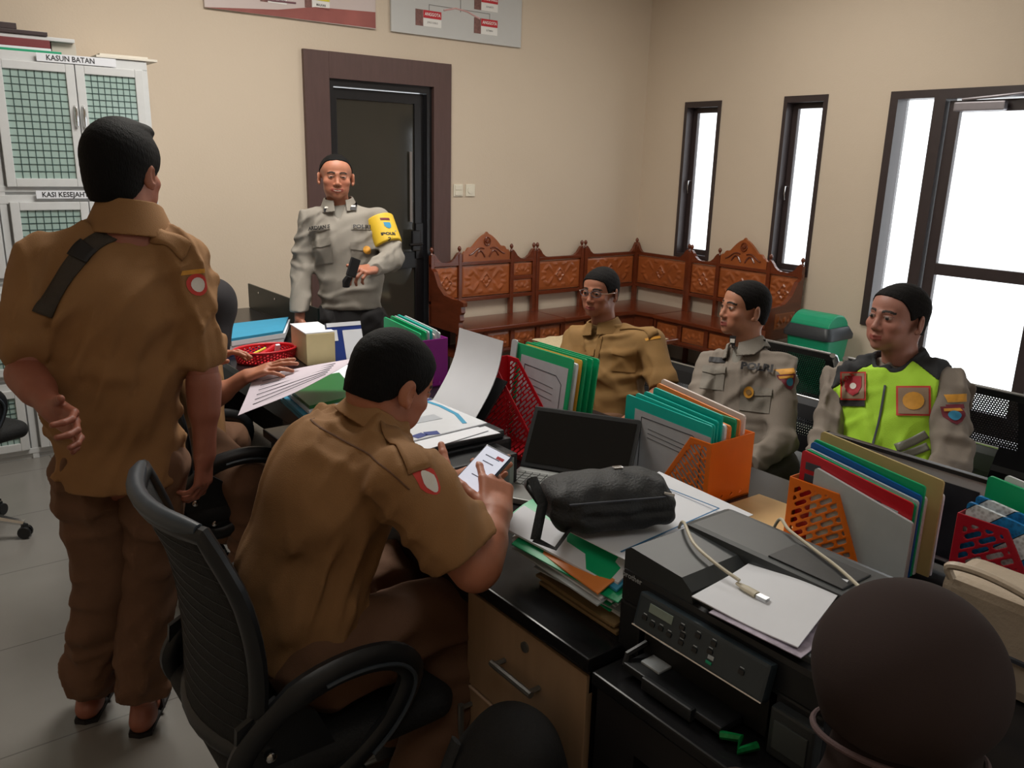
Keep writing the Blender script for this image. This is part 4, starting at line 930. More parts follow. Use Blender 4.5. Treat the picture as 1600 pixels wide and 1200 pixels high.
# purple holder
file_holder('purple slotted file holder behind the head of the man with the phone', (1.67, 2.78, DZ_), 0, M_purp, L=.25, Wd=.13, H=.2, low=.05, cut=.1, kind='slash')
for i, (x, mm, lab, zt) in enumerate(((1.68, M_green, 'nearest green folder in the purple holder', .995), (1.693, M_khaki, 'khaki folder in the purple holder', .96), (1.706, M_green, 'second green folder in the purple holder', 1.0), (1.719, M_sleeve, 'clear sleeve in the purple holder between green folders', 1.0), (1.732, M_teal, 'teal folder in the purple holder', 1.005), (1.745, M_pwhite, 'pinkish folder in the purple holder', .985), (1.758, M_sleeve, 'clear plastic wrapped folder in the purple holder', 1.0), (1.771, M_sleeve, 'crinkled clear sleeve rearmost in the purple holder', .99))):
    leafdoc('plastic_folder', lab, 'folder', x, 2.80, 3.1-.006*i, DZ_+.006, zt, .006, mm, slope=.02)

# small printer with papers, rear sheet and ink tank
ep = thing('printer', 'small black printer with an ink tank, covered by white papers', 'printer', (1.24, 2.05, DZ_))
M_pr = mat('matt_black_printer_plastic', (27, 29, 32), .42, noise_amt=.1, bump=.03); M_pr2 = mat('dark_grey_printer_plastic', (56, 60, 62), .35, noise_amt=.06)
m = MB(); m.bx2((1.04, 1.84, DZ_+.002), (1.42, 2.28, .86), .012); m.build('body', M_pr, ep, world=True)
MB().bx2((1.05, 1.85, .861), (1.40, 2.27, .885), .01).build('scan_lid', M_pr2, ep, world=True)
it = MB().bx2((1.14, 1.735, DZ_+.002), (1.36, 1.838, .855), .008).build('ink_tank', M_pr, ep, world=True)
m = MB(); m.bx2((1.19, 1.7325, .765), (1.345, 1.7345, .845)); lb = m.build('tank_label', pcol('pale_label', (150, 166, 160), .4), it, world=True)
m = MB()
for i in range(4): m.bx2((1.2+.036*i, 1.7315, .775), (1.222+.036*i, 1.7327, .825))
m.build('label_print', pcol('label_grey', (112, 124, 124), .5), lb, world=True)
MB().bx2((1.035, 1.86, .79), (1.04, 2.24, .84)).build('control_strip', M_pr2, ep, world=True)
m = MB(); m.slab([(1.41, 1.98, .87), (1.41, 2.24, .87), (1.5, 2.24, .99), (1.5, 1.98, .99)], .006); m.build('paper_support', M_pr, ep, world=True)
def rearsheet(u, v):
    return (1.385+.14*v+.02*math.sin(v*3)-.02*v*v, 1.985+.245*u+.03*v, .885+.225*v)
vs, fs = grid_mesh(rearsheet, 8, 12); vb = [(a[0]+.002, a[1], a[2]-.001) for a in vs]; k = len(vs)
o = MB().add(vs, fs, True).add(vb, [tuple(reversed(f_)) for f_ in fs], True).build('paper_sheet', M_paper, origin=(1.45, 2.1, .89)); tag(o, 'blank white sheet standing up in the rear feed of the small printer', 'paper')
sheet('paper_sheet', 'white sheet hanging over the front of the small printer lid', 'paper', ((1.02, 1.835, .889), (1.36, 1.82, .889), (1.36, 2.06, .889), (1.05, 2.08, .889)), .0015, M_paper, 'papers on the small printer', wav=.0)
sheet('paper_sheet', 'lower white sheet askew on the small printer lid', 'paper', ((1.06, 1.8, .892), (1.34, 1.85, .892), (1.3, 2.1, .892), (1.02, 2.05, .892)), .0015, M_paper, 'papers on the small printer')
bro = sheet('brochure', 'glossy white brochure with blue swooshes on the small printer', 'brochure', ((1.1, 1.88, .895), (1.37, 1.9, .895), (1.36, 2.25, .895), (1.09, 2.23, .895)), .003, mat('glossy_white_cover', (224, 228, 234), .25, noise_amt=.02))
def strip(pts, w_, mm, nm, z, par):
    m = MB(); p = [Vector((a, b_, z)) for a, b_ in pts]
    for i in range(len(p)-1):
        d = (p[i+1]-p[i]).normalized(); n = Vector((-d.y, d.x, 0))*w_/2; m.slab([p[i]-n, p[i+1]-n, p[i+1]+n, p[i]+n], .0006)
    return m.build(nm, mm, par, world=True)
strip([(1.12, 2.2), (1.2, 2.22), (1.3, 2.21), (1.36, 2.2)], .02, M_navy, 'blue_band', .8985, bro); strip([(1.33, 2.22), (1.345, 2.12), (1.34, 2.02), (1.31, 1.93)], .014, M_cyan, 'swoosh', .8985, bro); strip([(1.12, 1.9), (1.16, 1.91), (1.2, 1.9)], .03, M_navy, 'blue_corner', .8985, bro); strip([(1.18, 2.13), (1.24, 2.11), (1.29, 2.12)], .01, M_redp, 'red_mark', .8985, bro); strip([(1.19, 2.03), (1.28, 2.03)], .05, pcol('grey_panel_print', (180, 186, 194), .4), 'cover_panel', .8985, bro)

# laptop
lt = thing('laptop', 'open black laptop with a silver keyboard deck between the holders', 'laptop', (1.43, 1.625, DZ_), math.radians(31))
# local x: from user to screen, local y: along hinge
MB().box((0, 0, .009), (.235, .335, .016), None, .004).build('base', mat('silver_laptop_deck', (150, 152, 150), .35, .5, noise_amt=.03), lt)
m = MB()
for r_ in range(5):
    for c_ in range(14): m.box((.075-.021*r_, -.145+.0223*c_, .0185), (.017, .019, .002))
m.build('keyboard', pcol('grey_keys', (112, 114, 112), .5), lt); MB().box((-.075, .0, .0175), (.06, .1, .001)).build('touchpad', pcol('touchpad_grey', (132, 134, 132), .3), lt)
sc = MB().box((.118+.059, 0, .0956), (.008, .335, .195), Ry(.65), .003).build('screen_lid', M_pr, lt)
MB().box((.118+.0552, 0, .0986), (.001, .31, .165), Ry(.65)).build('screen', mat('dark_screen', (10, 11, 13), .12, noise_amt=.1), lt)

# messy pile of papers and folders
rn = random.Random(4)
pile = [('kraft', M_kraft, 'brown kraft envelope', 'envelope', .005)]*7+[('paper', M_paper, 'white document bundle', 'paper', .006), ('folder', M_sleeve, 'clear grey folder', 'folder', .006), ('paper', M_paper, 'white document bundle', 'paper', .007), ('folder', M_green, 'green edged folder', 'folder', .004), ('paper', M_paper, 'white document bundle', 'paper', .009), ('folder', M_sleeve, 'clear grey folder', 'folder', .005), ('paper', M_paper, 'white document bundle', 'paper', .009), ('folder', M_peach, 'orange folder', 'folder', .004), ('paper', M_paper, 'white document bundle', 'paper', .008), ('folder', M_green, 'green edged folder', 'folder', .004), ('folder', M_sleeve, 'clear grey folder', 'folder', .005), ('folder', M_cyan, 'bright blue folder', 'folder', .006), ('paper', M_paper, 'white document bundle', 'paper', .009)]
ONES = ['', 'first', 'second', 'third', 'fourth', 'fifth', 'sixth', 'seventh', 'eighth', 'ninth', 'tenth', 'eleventh', 'twelfth', 'thirteenth', 'fourteenth', 'fifteenth', 'sixteenth', 'seventeenth', 'eighteenth', 'nineteenth']
Pp, Ff, Gg, Oo = ('paper', M_paper, 'white document bundle', 'paper', .0045), ('folder', M_sleeve, 'clear grey folder', 'folder', .0035), ('folder', M_green, 'green edged folder', 'folder', .0025), ('folder', M_peach, 'orange folder', 'folder', .003)
pile = pile[:6]+[Pp, Ff, Pp, Gg, Ff, Pp, Pp, Ff, Gg, Pp, Ff, Pp, Oo, Pp, Ff, Pp, Gg, Pp, Oo, Pp, ('folder', M_cyan, 'bright blue folder', 'folder', .005), Pp, Gg, Pp]
NP_ = len(pile); ORD = [('lowest in' if i == 0 else ONES[i+1]+' from the bottom of') if i < NP_//2 else ('topmost of' if i == NP_-1 else ONES[NP_-i]+' from the top of') for i in range(NP_)]
z = DZ_+.0005; cntk = {}
for i, (k_, mm, lb_, ct_, th) in enumerate(pile):
    k2 = 1.0 if i < 6 else 1.7; dx, dy, a = k2*rn.uniform(-.016, .016), k2*rn.uniform(-.016, .016), k2*rn.uniform(-.06, .06)
    x0, x1, y0, y1 = 1.065+dx, 1.41+dx, 1.03+dy, 1.27+dy
    if i < 6: x0 += .0; y0 -= .005; x1 -= .08
    if k_ == 'folder' and mm is M_cyan: y0, y1, x0 = .985+.02, 1.2, 1.075
    if i >= 8: y1 += .03+.0035*(i-8); x0 -= .005
    cx, cy = (x0+x1)/2, (y0+y1)/2; R_ = lambda x, y: (cx+(x-cx)*math.cos(a)-(y-cy)*math.sin(a), cy+(x-cx)*math.sin(a)+(y-cy)*math.cos(a), z)
    sheet({'kraft': 'kraft_envelope', 'paper': 'paper_bundle', 'folder': 'plastic_folder'}[k_], lb_+', '+ORD[i]+' the messy pile under the black bag', ct_, (R_(x0, y1), R_(x0, y0), R_(x1, y0), R_(x1, y1)), th, mm, 'papers of the pile under the bag', droop=.0014*i, wav=0, nu=12, nv=12, seed=i)
    z += th+.0008
PZ = z
lp = sheet('paper_sheet', 'large white sheet with a thin blue frame line under the black bag', 'paper', ((1.085, 1.03, PZ+.001), (1.075, 1.235, PZ+.001), (1.5, 1.33, PZ+.001), (1.50, 1.04, PZ-.01)), .0015, M_paper, nu=12, nv=14)
m = MB()
for a, b_ in (((1.1, 1.06), (1.44, 1.09)), ((1.44, 1.09), (1.43, 1.27)), ((1.12, 1.21), (1.43, 1.27))):
    p, q = Vector((a[0], a[1], PZ+.0032)), Vector((b_[0], b_[1], PZ+.0032)); d = (q-p).normalized(); n = Vector((-d.y, d.x, 0))*.0018; m.slab([p-n, q-n, q+n, p+n], .0006)
m.build('frame_line', M_bluepr, lp, world=True)
# black sling bag on the pile
BC = Vector((1.165, 1.18, PZ+.006)); bd = Vector((.93, -.36, 0)).normalized(); bn = Vector((.36, .93, 0)).normalized()
bag = thing('sling_bag', 'black sling bag with zip pockets lying on the paper pile', 'bag', BC)
def bagf():
    F = Field(BC+V(-.22, -.2, -.02), BC+V(.22, .2, .16), .004); M3 = np.array([bd, bn, (0, 0, 1)])
    F.u(bxs(BC+V(0, 0, .055), (.135, .07, .047), M3, .035)); F.u(el(BC+bd*.01+V(0, 0, .07), (.125, .07, .045), M3), .02); F.u(bxs(BC-bn*.055+bd*.02+V(0, 0, .045), (.115, .03, .035), M3, .025), .012)
    for zz, dd in ((.083, .004), (.05, .004)):   # zip grooves along the front
        F.cut(rc(BC-bn*.085-bd*.12+V(0, 0, zz), BC-bn*.085+bd*.14+V(0, 0, zz), .006), .006)
    F.disp(lambda X, Y, Z: .0022*np.sin(X*90+np.sin(Z*60)*2)*np.sin(Y*70+1)+.0012*np.sin(Z*160+X*40))
    F.plane(BC+V(0, 0, .002), (0, 0, -1), .004); return F.surf()
M_bag = mat('black_nylon', (31, 33, 35), .62, noise_amt=.15, noise_scale=40, bump=.3, bump_scale=180)
sdf_mesh('pouch', [bagf()], M_bag, bag)
m = MB(); m.tube([BC+bn*.02-bd*.13+V(0, 0, .03), BC+bn*.03-bd*.17+V(0, 0, .09), BC-bn*.0-bd*.165+V(0, 0, .115), BC-bn*.03-bd*.15+V(0, 0, .07), BC-bn*.05-bd*.17+V(0, 0, .0)], .013, 8, flat=.3); m.tube([BC-bn*.05-bd*.17+V(0, 0, .0), BC-bn*.09-bd*.14+V(0, 0, -.004), BC-bn*.06-bd*.1+V(0, 0, .02)], .011, 8, flat=.3); m.build('strap', M_bag, bag, world=True)
m = MB(); m.box(BC+bd*.03+bn*.01+V(0, 0, .1195), (.022, .012, .004), Matrix((bd, bn, V(0, 0, 1))).transposed(), .002); m.build('metal_badge', M_chrome, bag, world=True)
m = MB(); m.tube([BC-bn*.075+bd*.1+V(0, 0, .088), BC-bn*.084+bd*.12+V(0, 0, .085)], .0035, 6); m.build('zip_pull', M_chrome, bag, world=True)
m = MB(); m.tube([BC-bn*.079-bd*.11+V(0, 0, .083), BC-bn*.083+bd*.1+V(0, 0, .083)], .002, 6); m.build('zip', M_line, bag, world=True)

# large multifunction printer
bp_ = thing('printer', 'large black multifunction printer with a control panel and a paper on its lid', 'printer', (1.23, .8, D3Z))
m = MB(); m.bx2((1.045, .56, .835), (1.35, 1.0, .91), .012); m.bx2((1.09, .585, D3Z), (1.34, .985, .84), .006); m.bx2((1.045, .945, D3Z), (1.12, 1.0, .845), .006); m.bx2((1.045, .56, D3Z), (1.14, .645, .845), .006)
m.build('body', M_pr, bp_, world=True)
# lid profile: high block at left (y high) sloping to the tray
pr = [(1.02, .9), (.875, .9), (.875, .945), (.90, .952), (.985, .955), (1.02, .945)]
m = MB(); m.prism([(1.0, .905), (.83, .905), (.835, .93), (.86, .948), (.985, .955), (1.0, .945)], (1.05, 0, 0), (0, 1, 0), (0, 0, 1), (1, 0, 0), .29); m.build('scanner_lid', M_pr2, bp_, world=True)
m = MB(); m.bx2((1.205, .575, .905), (1.345, .995, .963), .014); m.bx2((1.06, .575, .905), (1.21, .835, .922), .005); m.build('document_feeder', M_pr2, bp_, world=True)
m = MB(); m.box((1.265, .73, .964), (.09, .15, .004), None, .002); m.build('feeder_recess', M_pr, bp_, world=True)
pn = Vector((-1, 0, .25)).normalized(); pu = Vector((.25, 0, 1)).normalized(); R_ = Matrix((V(0, -1, 0), pu, pn)).transposed()
PC = V(1.028, .79, .862)
cp = MB().box(PC, (.285, .066, .022), R_, .006).build('control_panel', mat('dark_slate_panel', (44, 54, 60), .3, noise_amt=.05), bp_, world=True)
def onp(u, v, w_, h_, name, mm, lift=.0115, t_=.002): return MB().box(PC+V(0, -1, 0)*u+pu*v+pn*lift, (w_, h_, t_), R_, .0008).build(name, mm, cp, world=True)
M_btn = pcol('button_black', (20, 22, 25), .3); M_lcd = mat('lcd_grey_green', (128, 142, 132), .2, noise_amt=.03); M_lbl = pcol('panel_white_print', (170, 176, 180), .5)
onp(-.085, .014, .055, .016, 'display', M_lcd)
for u, v in ((-.118, -.008), (-.098, -.012), (-.078, -.01), (-.058, -.012), (-.035, .012), (-.03, .0), (-.03, -.013), (.0, .014), (.0, -.012), (.03, -.0), (.033, .016), (.095, -.002)): onp(u, v, .011, .0075, 'button', M_btn, .0122); onp(u, v+.007, .008, .0015, 'button_label', M_lbl, .0117, .001)
onp(.035, -.008, .012, .007, 'grey_button', M_lbl, .0122); onp(.033, -.018, .012, .005, 'green_button', M_grn, .0122)
MB().tube([PC+V(0, .142, 0)-pu*.031+pn*.011, PC-V(0, .142, 0)-pu*.031+pn*.011], .0022, 6).build('silver_edge', M_chrome, cp, world=True)
tb = MB(); text_on(tb, 'brother', .016, (1.0435, .972, .9), (0, -1, 0), (0, 0, 1), .0003); tb.build('brand_lettering', M_lbl, bp_, world=True)
MB().bx2((1.0435, .655, D3Z+.012), (1.0445, .93, .822)).build('output_opening_shade', mat('deep_black', (6, 6, 7), .6, noise_amt=.05), bp_, world=True)  # black plate standing in for the shade inside the output opening
m = MB(); m.bx2((.985, .70, D3Z+.012), (1.1, .925, D3Z+.026), .003); m.bx2((.975, .755, D3Z+.006), (.99, .87, D3Z+.03), .004); m.tube([(1.04, .92, .79), (1.0, .93, .775), (.99, .925, .758)], .006, 6); m.build('paper_tray', M_pr, bp_, world=True)
MB().bx2((1.01, .86, D3Z+.026), (1.05, .905, D3Z+.031), .002).build('tray_stop', M_lbl, bp_, world=True)
it = MB().bx2((1.025, .56, D3Z+.002), (1.05, .64, .83), .005).build('ink_tank_cover', M_pr2, bp_, world=True)
MB().bx2((1.022, .57, D3Z+.02), (1.0255, .63, .81), .001).build('ink_window', pcol('ink_window_grey', (78, 84, 84), .3), it, world=True)
o = MB(); o.tube([(.985, .70, D3Z+.015), (1.0, .67, D3Z+.02), (.98, .66, D3Z+.012), (1.01, .645, D3Z+.018)], .007, 6); tag(o.build('wrapper', mat('green_foil', (16, 130, 66), .25, .3, noise_amt=.3, noise_scale=80), origin=(.99, .67, D3Z)), 'crumpled green wrapper beside the large printer tray', 'wrapper')
o = sheet('paper_sheet', 'blank white sheet lying on the large printer under the cable end', 'paper', ((1.038, .825, .928), (1.055, .625, .928), (1.255, .665, .966), (1.21, .835, .94)), .002, M_paper, wav=.002, nu=16, nv=14)
sheet('paper_sheet', 'colour printed sheet edge under the blank sheet on the large printer', 'paper', ((1.03, .78, .9235), (1.042, .61, .9235), (1.24, .63, .9235), (1.22, .8, .9235)), .0015, mat('multicolour_print', (170, 160, 176), .5, noise_amt=.4, noise_scale=50), nu=6, nv=6)
# usb cable
M_cab = pcol('beige_cable', (196, 188, 166), .45)
uc = thing('usb_cable', 'beige printer cable with its plug lying on the blank sheet', 'cable', (1.14, .8, .96))
def smooth(pts, n=6):
    P_ = [Vector(p) for p in pts]; out = []
    for i in range(len(P_)-1):
        p0, p1, p2, p3 = P_[max(i-1, 0)], P_[i], P_[i+1], P_[min(i+2, len(P_)-1)]
        for k in range(n): q = k/n; out.append(.5*((2*p1)+(p2-p0)*q+(2*p0-5*p1+4*p2-p3)*q*q+(3*p1-p0-3*p2+p3)*q**3))
    return out+[P_[-1]]
pp = smooth([(1.235, 1.03, .93), (1.2, .99, .966), (1.15, .92, .962), (1.128, .85, .957), (1.12, .79, .952)])
MB().tube(pp, .0032, 8).build('cord', M_cab, uc, world=True)
m = MB(); m.tube([(1.12, .795, .945), (1.12, .775, .943), (1.118, .75, .943)], [.004, .0085, .009], 10, flat=.6); m.build('plug', M_cab, uc, world=True); MB().box((1.117, .738, .943), (.012, .02, .007)).build('plug_tip', M_alu, uc, world=True)
pp = smooth([(1.39, .93, .86), (1.37, .89, .965), (1.335, .84, .971), (1.30, .76, .971), (1.27, .69, .971), (1.22, .61, .971), (1.2, .552, .93)])
tag(MB().tube(pp, .0032, 8).build('usb_cable', M_cab, origin=(1.33, .8, .97)), 'second beige cable crossing the document feeder toward the headscarf', 'cable')

# handbag
hb = thing('handbag', 'beige leather handbag with a rolled handle behind the brown headscarf', 'bag', (1.56, .38, D3Z))
M_lea = mat('beige_leather', (196, 180, 160), .42, noise_amt=.06, bump=.15, bump_scale=120); M_gold = mat('gold_rivet', (200, 160, 90), .25, .9, noise_amt=.04)
m = MB(); m.bx2((1.505, .10, D3Z+.001), (1.64, .62, .925), .02); m.build('body', M_lea, hb, world=True)
MB().bx2((1.498, .11, .815), (1.506, .61, .822)).build('seam', M_line, hb, world=True)
m = MB(); m.tube(smooth([(1.5, .6, .925), (1.495, .605, .95), (1.495, .55, .958), (1.495, .48, .95), (1.5, .44, .93)]), .008, 8); m.build('handle', M_lea, hb, world=True)
m = MB(); m.box((1.5, .445, .92), (.014, .03, .045), None, .005); tb_ = m.build('handle_tab', M_lea, hb, world=True); MB().lathe((1.492, .445, .91), [(.007, 0), (.006, .003)], 12, Ry(-PI/2)).build('rivet', M_gold, tb_, world=True)

# back desk clutter
for i in range(4):
    z_ = DZ_+.001+.0235*i; mm = (M_navy, M_paper, M_paper, M_cyan)[i]; lab = ('dark blue binder lowest of the pile behind the red basket', 'thick white paper bundle in the pile behind the red basket', 'upper white paper bundle directly under the light blue folder', 'light blue folder on top of the pile behind the red basket')[i]
    dx = (-.015, .0, .01, .0)[i]; sheet(('binder', 'paper_bundle', 'paper_bundle', 'blue_folder')[i], lab, ('binder', 'paper', 'paper', 'folder')[i], ((1.22+dx, 3.72, z_), (1.5+dx, 3.78, z_), (1.66+dx, 4.10, z_), (1.27+dx, 4.06, z_)), .022 if i < 3 else .012, mm, nu=8, nv=8, droop=0)
bx_ = thing('paper_box', 'cream cardboard box topped with white paper beside the red basket', 'box', (1.52, 3.48, DZ_), -.12)
MB().box((0, .0, .0725), (.13, .24, .142), None, .003).build('carton', M_beige, bx_); MB().box((-.002, .002, .1465), (.132, .24, .005)).build('paper_top', M_paper, bx_)
bk = thing('calendar', 'blue and white printed calendar standing behind the head of the man with the phone', 'calendar', (1.63, 3.3, DZ_))
ba = Vector((1.55, 3.36, DZ_)); bu = Vector((.165, -.02, 0)); bz = Vector((0.0, .05, .175))
def cq(u0, u1, v0, v1, lift): n = bu.cross(bz).normalized()*lift; return [ba+bu*u0+bz*v0+n, ba+bu*u1+bz*v0+n, ba+bu*u1+bz*v1+n, ba+bu*u0+bz*v1+n]
MB().slab(cq(0, 1, 0, 1, 0), -.008).build('board', M_line, bk, world=True); MB().slab(cq(.03, 1, .0, 1, .0005), .001).build('blue_cover', M_navy, bk, world=True); MB().slab(cq(.45, 1, 0, .8, .002), .001).build('white_panel', M_paper, bk, world=True); MB().slab(cq(.1, .3, .55, .82, .002), .001).build('small_panel', M_paper, bk, world=True); MB().slab(cq(.03, 1, .9, 1, .002), .001).build('header_strip', M_paper, bk, world=True)
# red oval basket
rb = thing('basket', 'red perforated plastic basket with small stationery on the back desk', 'basket', (1.33, 3.57, DZ_))
def basket_sdf():
    F = Field((1.17, 3.43, DZ_-.002), (1.49, 3.71, .82), .0028); X, Y, Z = F.full(); hgt = Z-DZ_; sc = 1+.12*hgt/.06
    e = np.sqrt(((X-1.33)/(.125*sc))**2+((Y-3.57)/(.09*sc))**2); d = (e-1)*.095; shell = np.abs(d)-.003; shell = np.maximum(shell, np.maximum(hgt-.055, -hgt))
    th = np.arctan2((Y-3.57)/.09, (X-1.33)/.125); a = th*.108; h = capslots(a, hgt, .6, .014, .011, .0015, .0032); h = np.maximum(h, np.maximum(hgt-.046, .008-hgt)); shell = np.maximum(shell, -h)
    rim = np.hypot(d, hgt-.055)-.0055; base = np.maximum(d, np.abs(hgt-.003)-.003); F.D = np.minimum(np.minimum(shell, rim), base).astype(np.float32); return F.surf()
sdf_mesh('shell', [basket_sdf()], M_redp, rb)
tag(MB().box((1.37, 3.53, DZ_+.055), (.02, .012, .05), Rx(.4), .003).build('eraser', M_paper, origin=(1.37, 3.53, DZ_+.03)), 'small white eraser standing in the red basket', 'eraser')
tag(MB().tube([(1.27, 3.54, DZ_+.02), (1.39, 3.61, DZ_+.05)], .012, 8).build('marker', M_redp, origin=(1.33, 3.57, DZ_+.03)), 'red marker lying in the red basket', 'marker')
tag(MB().tube([(1.26, 3.60, DZ_+.02), (1.35, 3.62, DZ_+.045)], .006, 8).build('pen', M_yel, origin=(1.30, 3.61, DZ_+.03)), 'yellow pen lying in the red basket', 'pen')
# stack of folders near the woman's papers
zz_ = DZ_+.001
for i, (mm, lab, nm, ct_) in enumerate(((M_cyan, 'blue folder lowest in the pile before the green folder', 'blue_folder', 'folder'), (M_paper, 'white bundle second from the bottom of the green topped pile', 'paper_bundle', 'paper'), (M_cyan, 'second blue folder in the green topped pile', 'blue_folder', 'folder'), (M_paper, 'upper white bundle in the green topped pile', 'paper_bundle', 'paper'), (M_grnd, 'dark green clear folder on top of the pile left of the phone man', 'green_folder', 'folder'))):
    dx, dy = (.0, .012, -.012, .01, .02)[i], (0, .01, -.01, .01, .03)[i]
    sheet(nm, lab, ct_, ((1.09+dx, 2.56+dy, zz_), (1.30+dx, 2.6+dy, zz_), (1.38+dx, 2.93+dy, zz_), (1.13+dx, 2.9+dy, zz_)), .012, mm, nu=6, nv=6); zz_ += .0135
# black backpack in the foreground
kb = thing('backpack', 'black fabric backpack standing before the beech drawers at the bottom edge', 'backpack', (.80, 1.02, 0))
def pack():
    F = Field((.58, .8, .0), (.98, 1.3, .72), .008); F.u(bxs((.83, 1.05, .28), (.10, .125, .28), rd=.09)); F.u(el((.83, 1.05, .50), (.105, .125, .15)), .05); F.u(el((.72, 1.05, .25), (.08, .12, .2)), .05)
    F.disp(lambda X, Y, Z: .006*np.sin(Y*38+np.sin(Z*14)*2)*np.clip((Z-.1)*2, 0, 1)+.004*np.sin(Z*30+Y*12)); F.plane((0, 0, .002), (0, 0, -1)); return F.surf()
sdf_mesh('bag_body', [pack()], mat('black_cotton', (17, 17, 18), .85, noise_amt=.15, bump=.25, bump_scale=150), kb)
m = MB(); m.tube(smooth([(.735, 1.1, .6), (.70, 1.12, .45), (.72, 1.13, .25), (.76, 1.14, .08)]), .014, 8, flat=.4); m.build('shoulder_strap', M_bag, kb, world=True)
# ------------------------------------------------------------------ people
def lin(r, g, b): return np.array(srgb(r, g, b)[:3])
M_skin = mat('skin', (160, 104, 78), .5, vcol=True, noise_amt=.06, noise_scale=35, bump=.06, bump_scale=220, sss=.06)
M_hair = mat('black_hair', (11, 10, 10), .75, spec=.18, noise_amt=.3, noise_scale=140, bump=.35, bump_scale=300, stretch=(1, 1, .25))
M_hairg = mat('greying_hair', (24, 22, 22), .8, spec=.15, noise_amt=.4, noise_scale=160, bump=.35, bump_scale=300, stretch=(1, 1, .3))
def cloth(n, c, **k): return mat(n, c, .85, noise_amt=.07, noise_scale=9, bump=.22, bump_scale=420, **k)
M_khk = cloth('khaki_brown_uniform', (146, 106, 65)); M_khk2 = cloth('dark_khaki_trousers', (104, 72, 50)); M_tan = cloth('tan_uniform', (142, 108, 62))
M_pol = cloth('grey_police_shirt', (143, 137, 128)); M_pol2 = cloth('grey_brown_police_shirt', (134, 124, 114)); M_dgt = cloth('dark_grey_brown_trousers', (66, 59, 54)); M_polt = cloth('grey_undershirt', (140, 136, 128)); M_blk = cloth('black_trousers', (26, 24, 26))
M_lime = mat('lime_vest_fabric', (176, 226, 60), .8, noise_amt=.04, bump=.15, bump_scale=300); M_vblk = cloth('black_vest_mesh', (40, 42, 46)); M_refl = mat('grey_reflective_tape', (128, 128, 118), .35, noise_amt=.05)
M_hij = mat('dark_brown_headscarf', (52, 41, 39), .9, noise_amt=.05, noise_scale=9, bump=.08, bump_scale=700, spec=.2); M_hij2 = cloth('black_headscarf', (30, 26, 30)); M_strap = mat('grey_webbing', (62, 54, 46), .8, noise_amt=.15, noise_scale=30, bump=.4, bump_scale=300)
M_ylw = mat('yellow_armband', (222, 184, 46), .6, noise_amt=.05); M_flsh = mat('black_sandal', (24, 20, 20), .6, noise_amt=.1); M_patch = mat('maroon_patch', (112, 34, 48), .7, noise_amt=.1)
M_gp1 = mat('gold_patch', (214, 152, 52), .6, noise_amt=.12, noise_scale=60); M_bp1 = mat('blue_patch', (48, 140, 180), .6, noise_amt=.1); M_wp1 = mat('white_patch', (226, 222, 214), .6, noise_amt=.05); M_rp1 = mat('red_patch', (206, 60, 50), .6, noise_amt=.05)
def npv(v): return np.array([v[0], v[1], v[2]], float)
def unit(v): v = np.array(v, float); return v/np.linalg.norm(v)
def frame_head(face, up):
    f = unit(face); u = np.array(up, float); u = unit(u-f*(u@f)); return np.cross(u, f), f, u      # left, forward, up

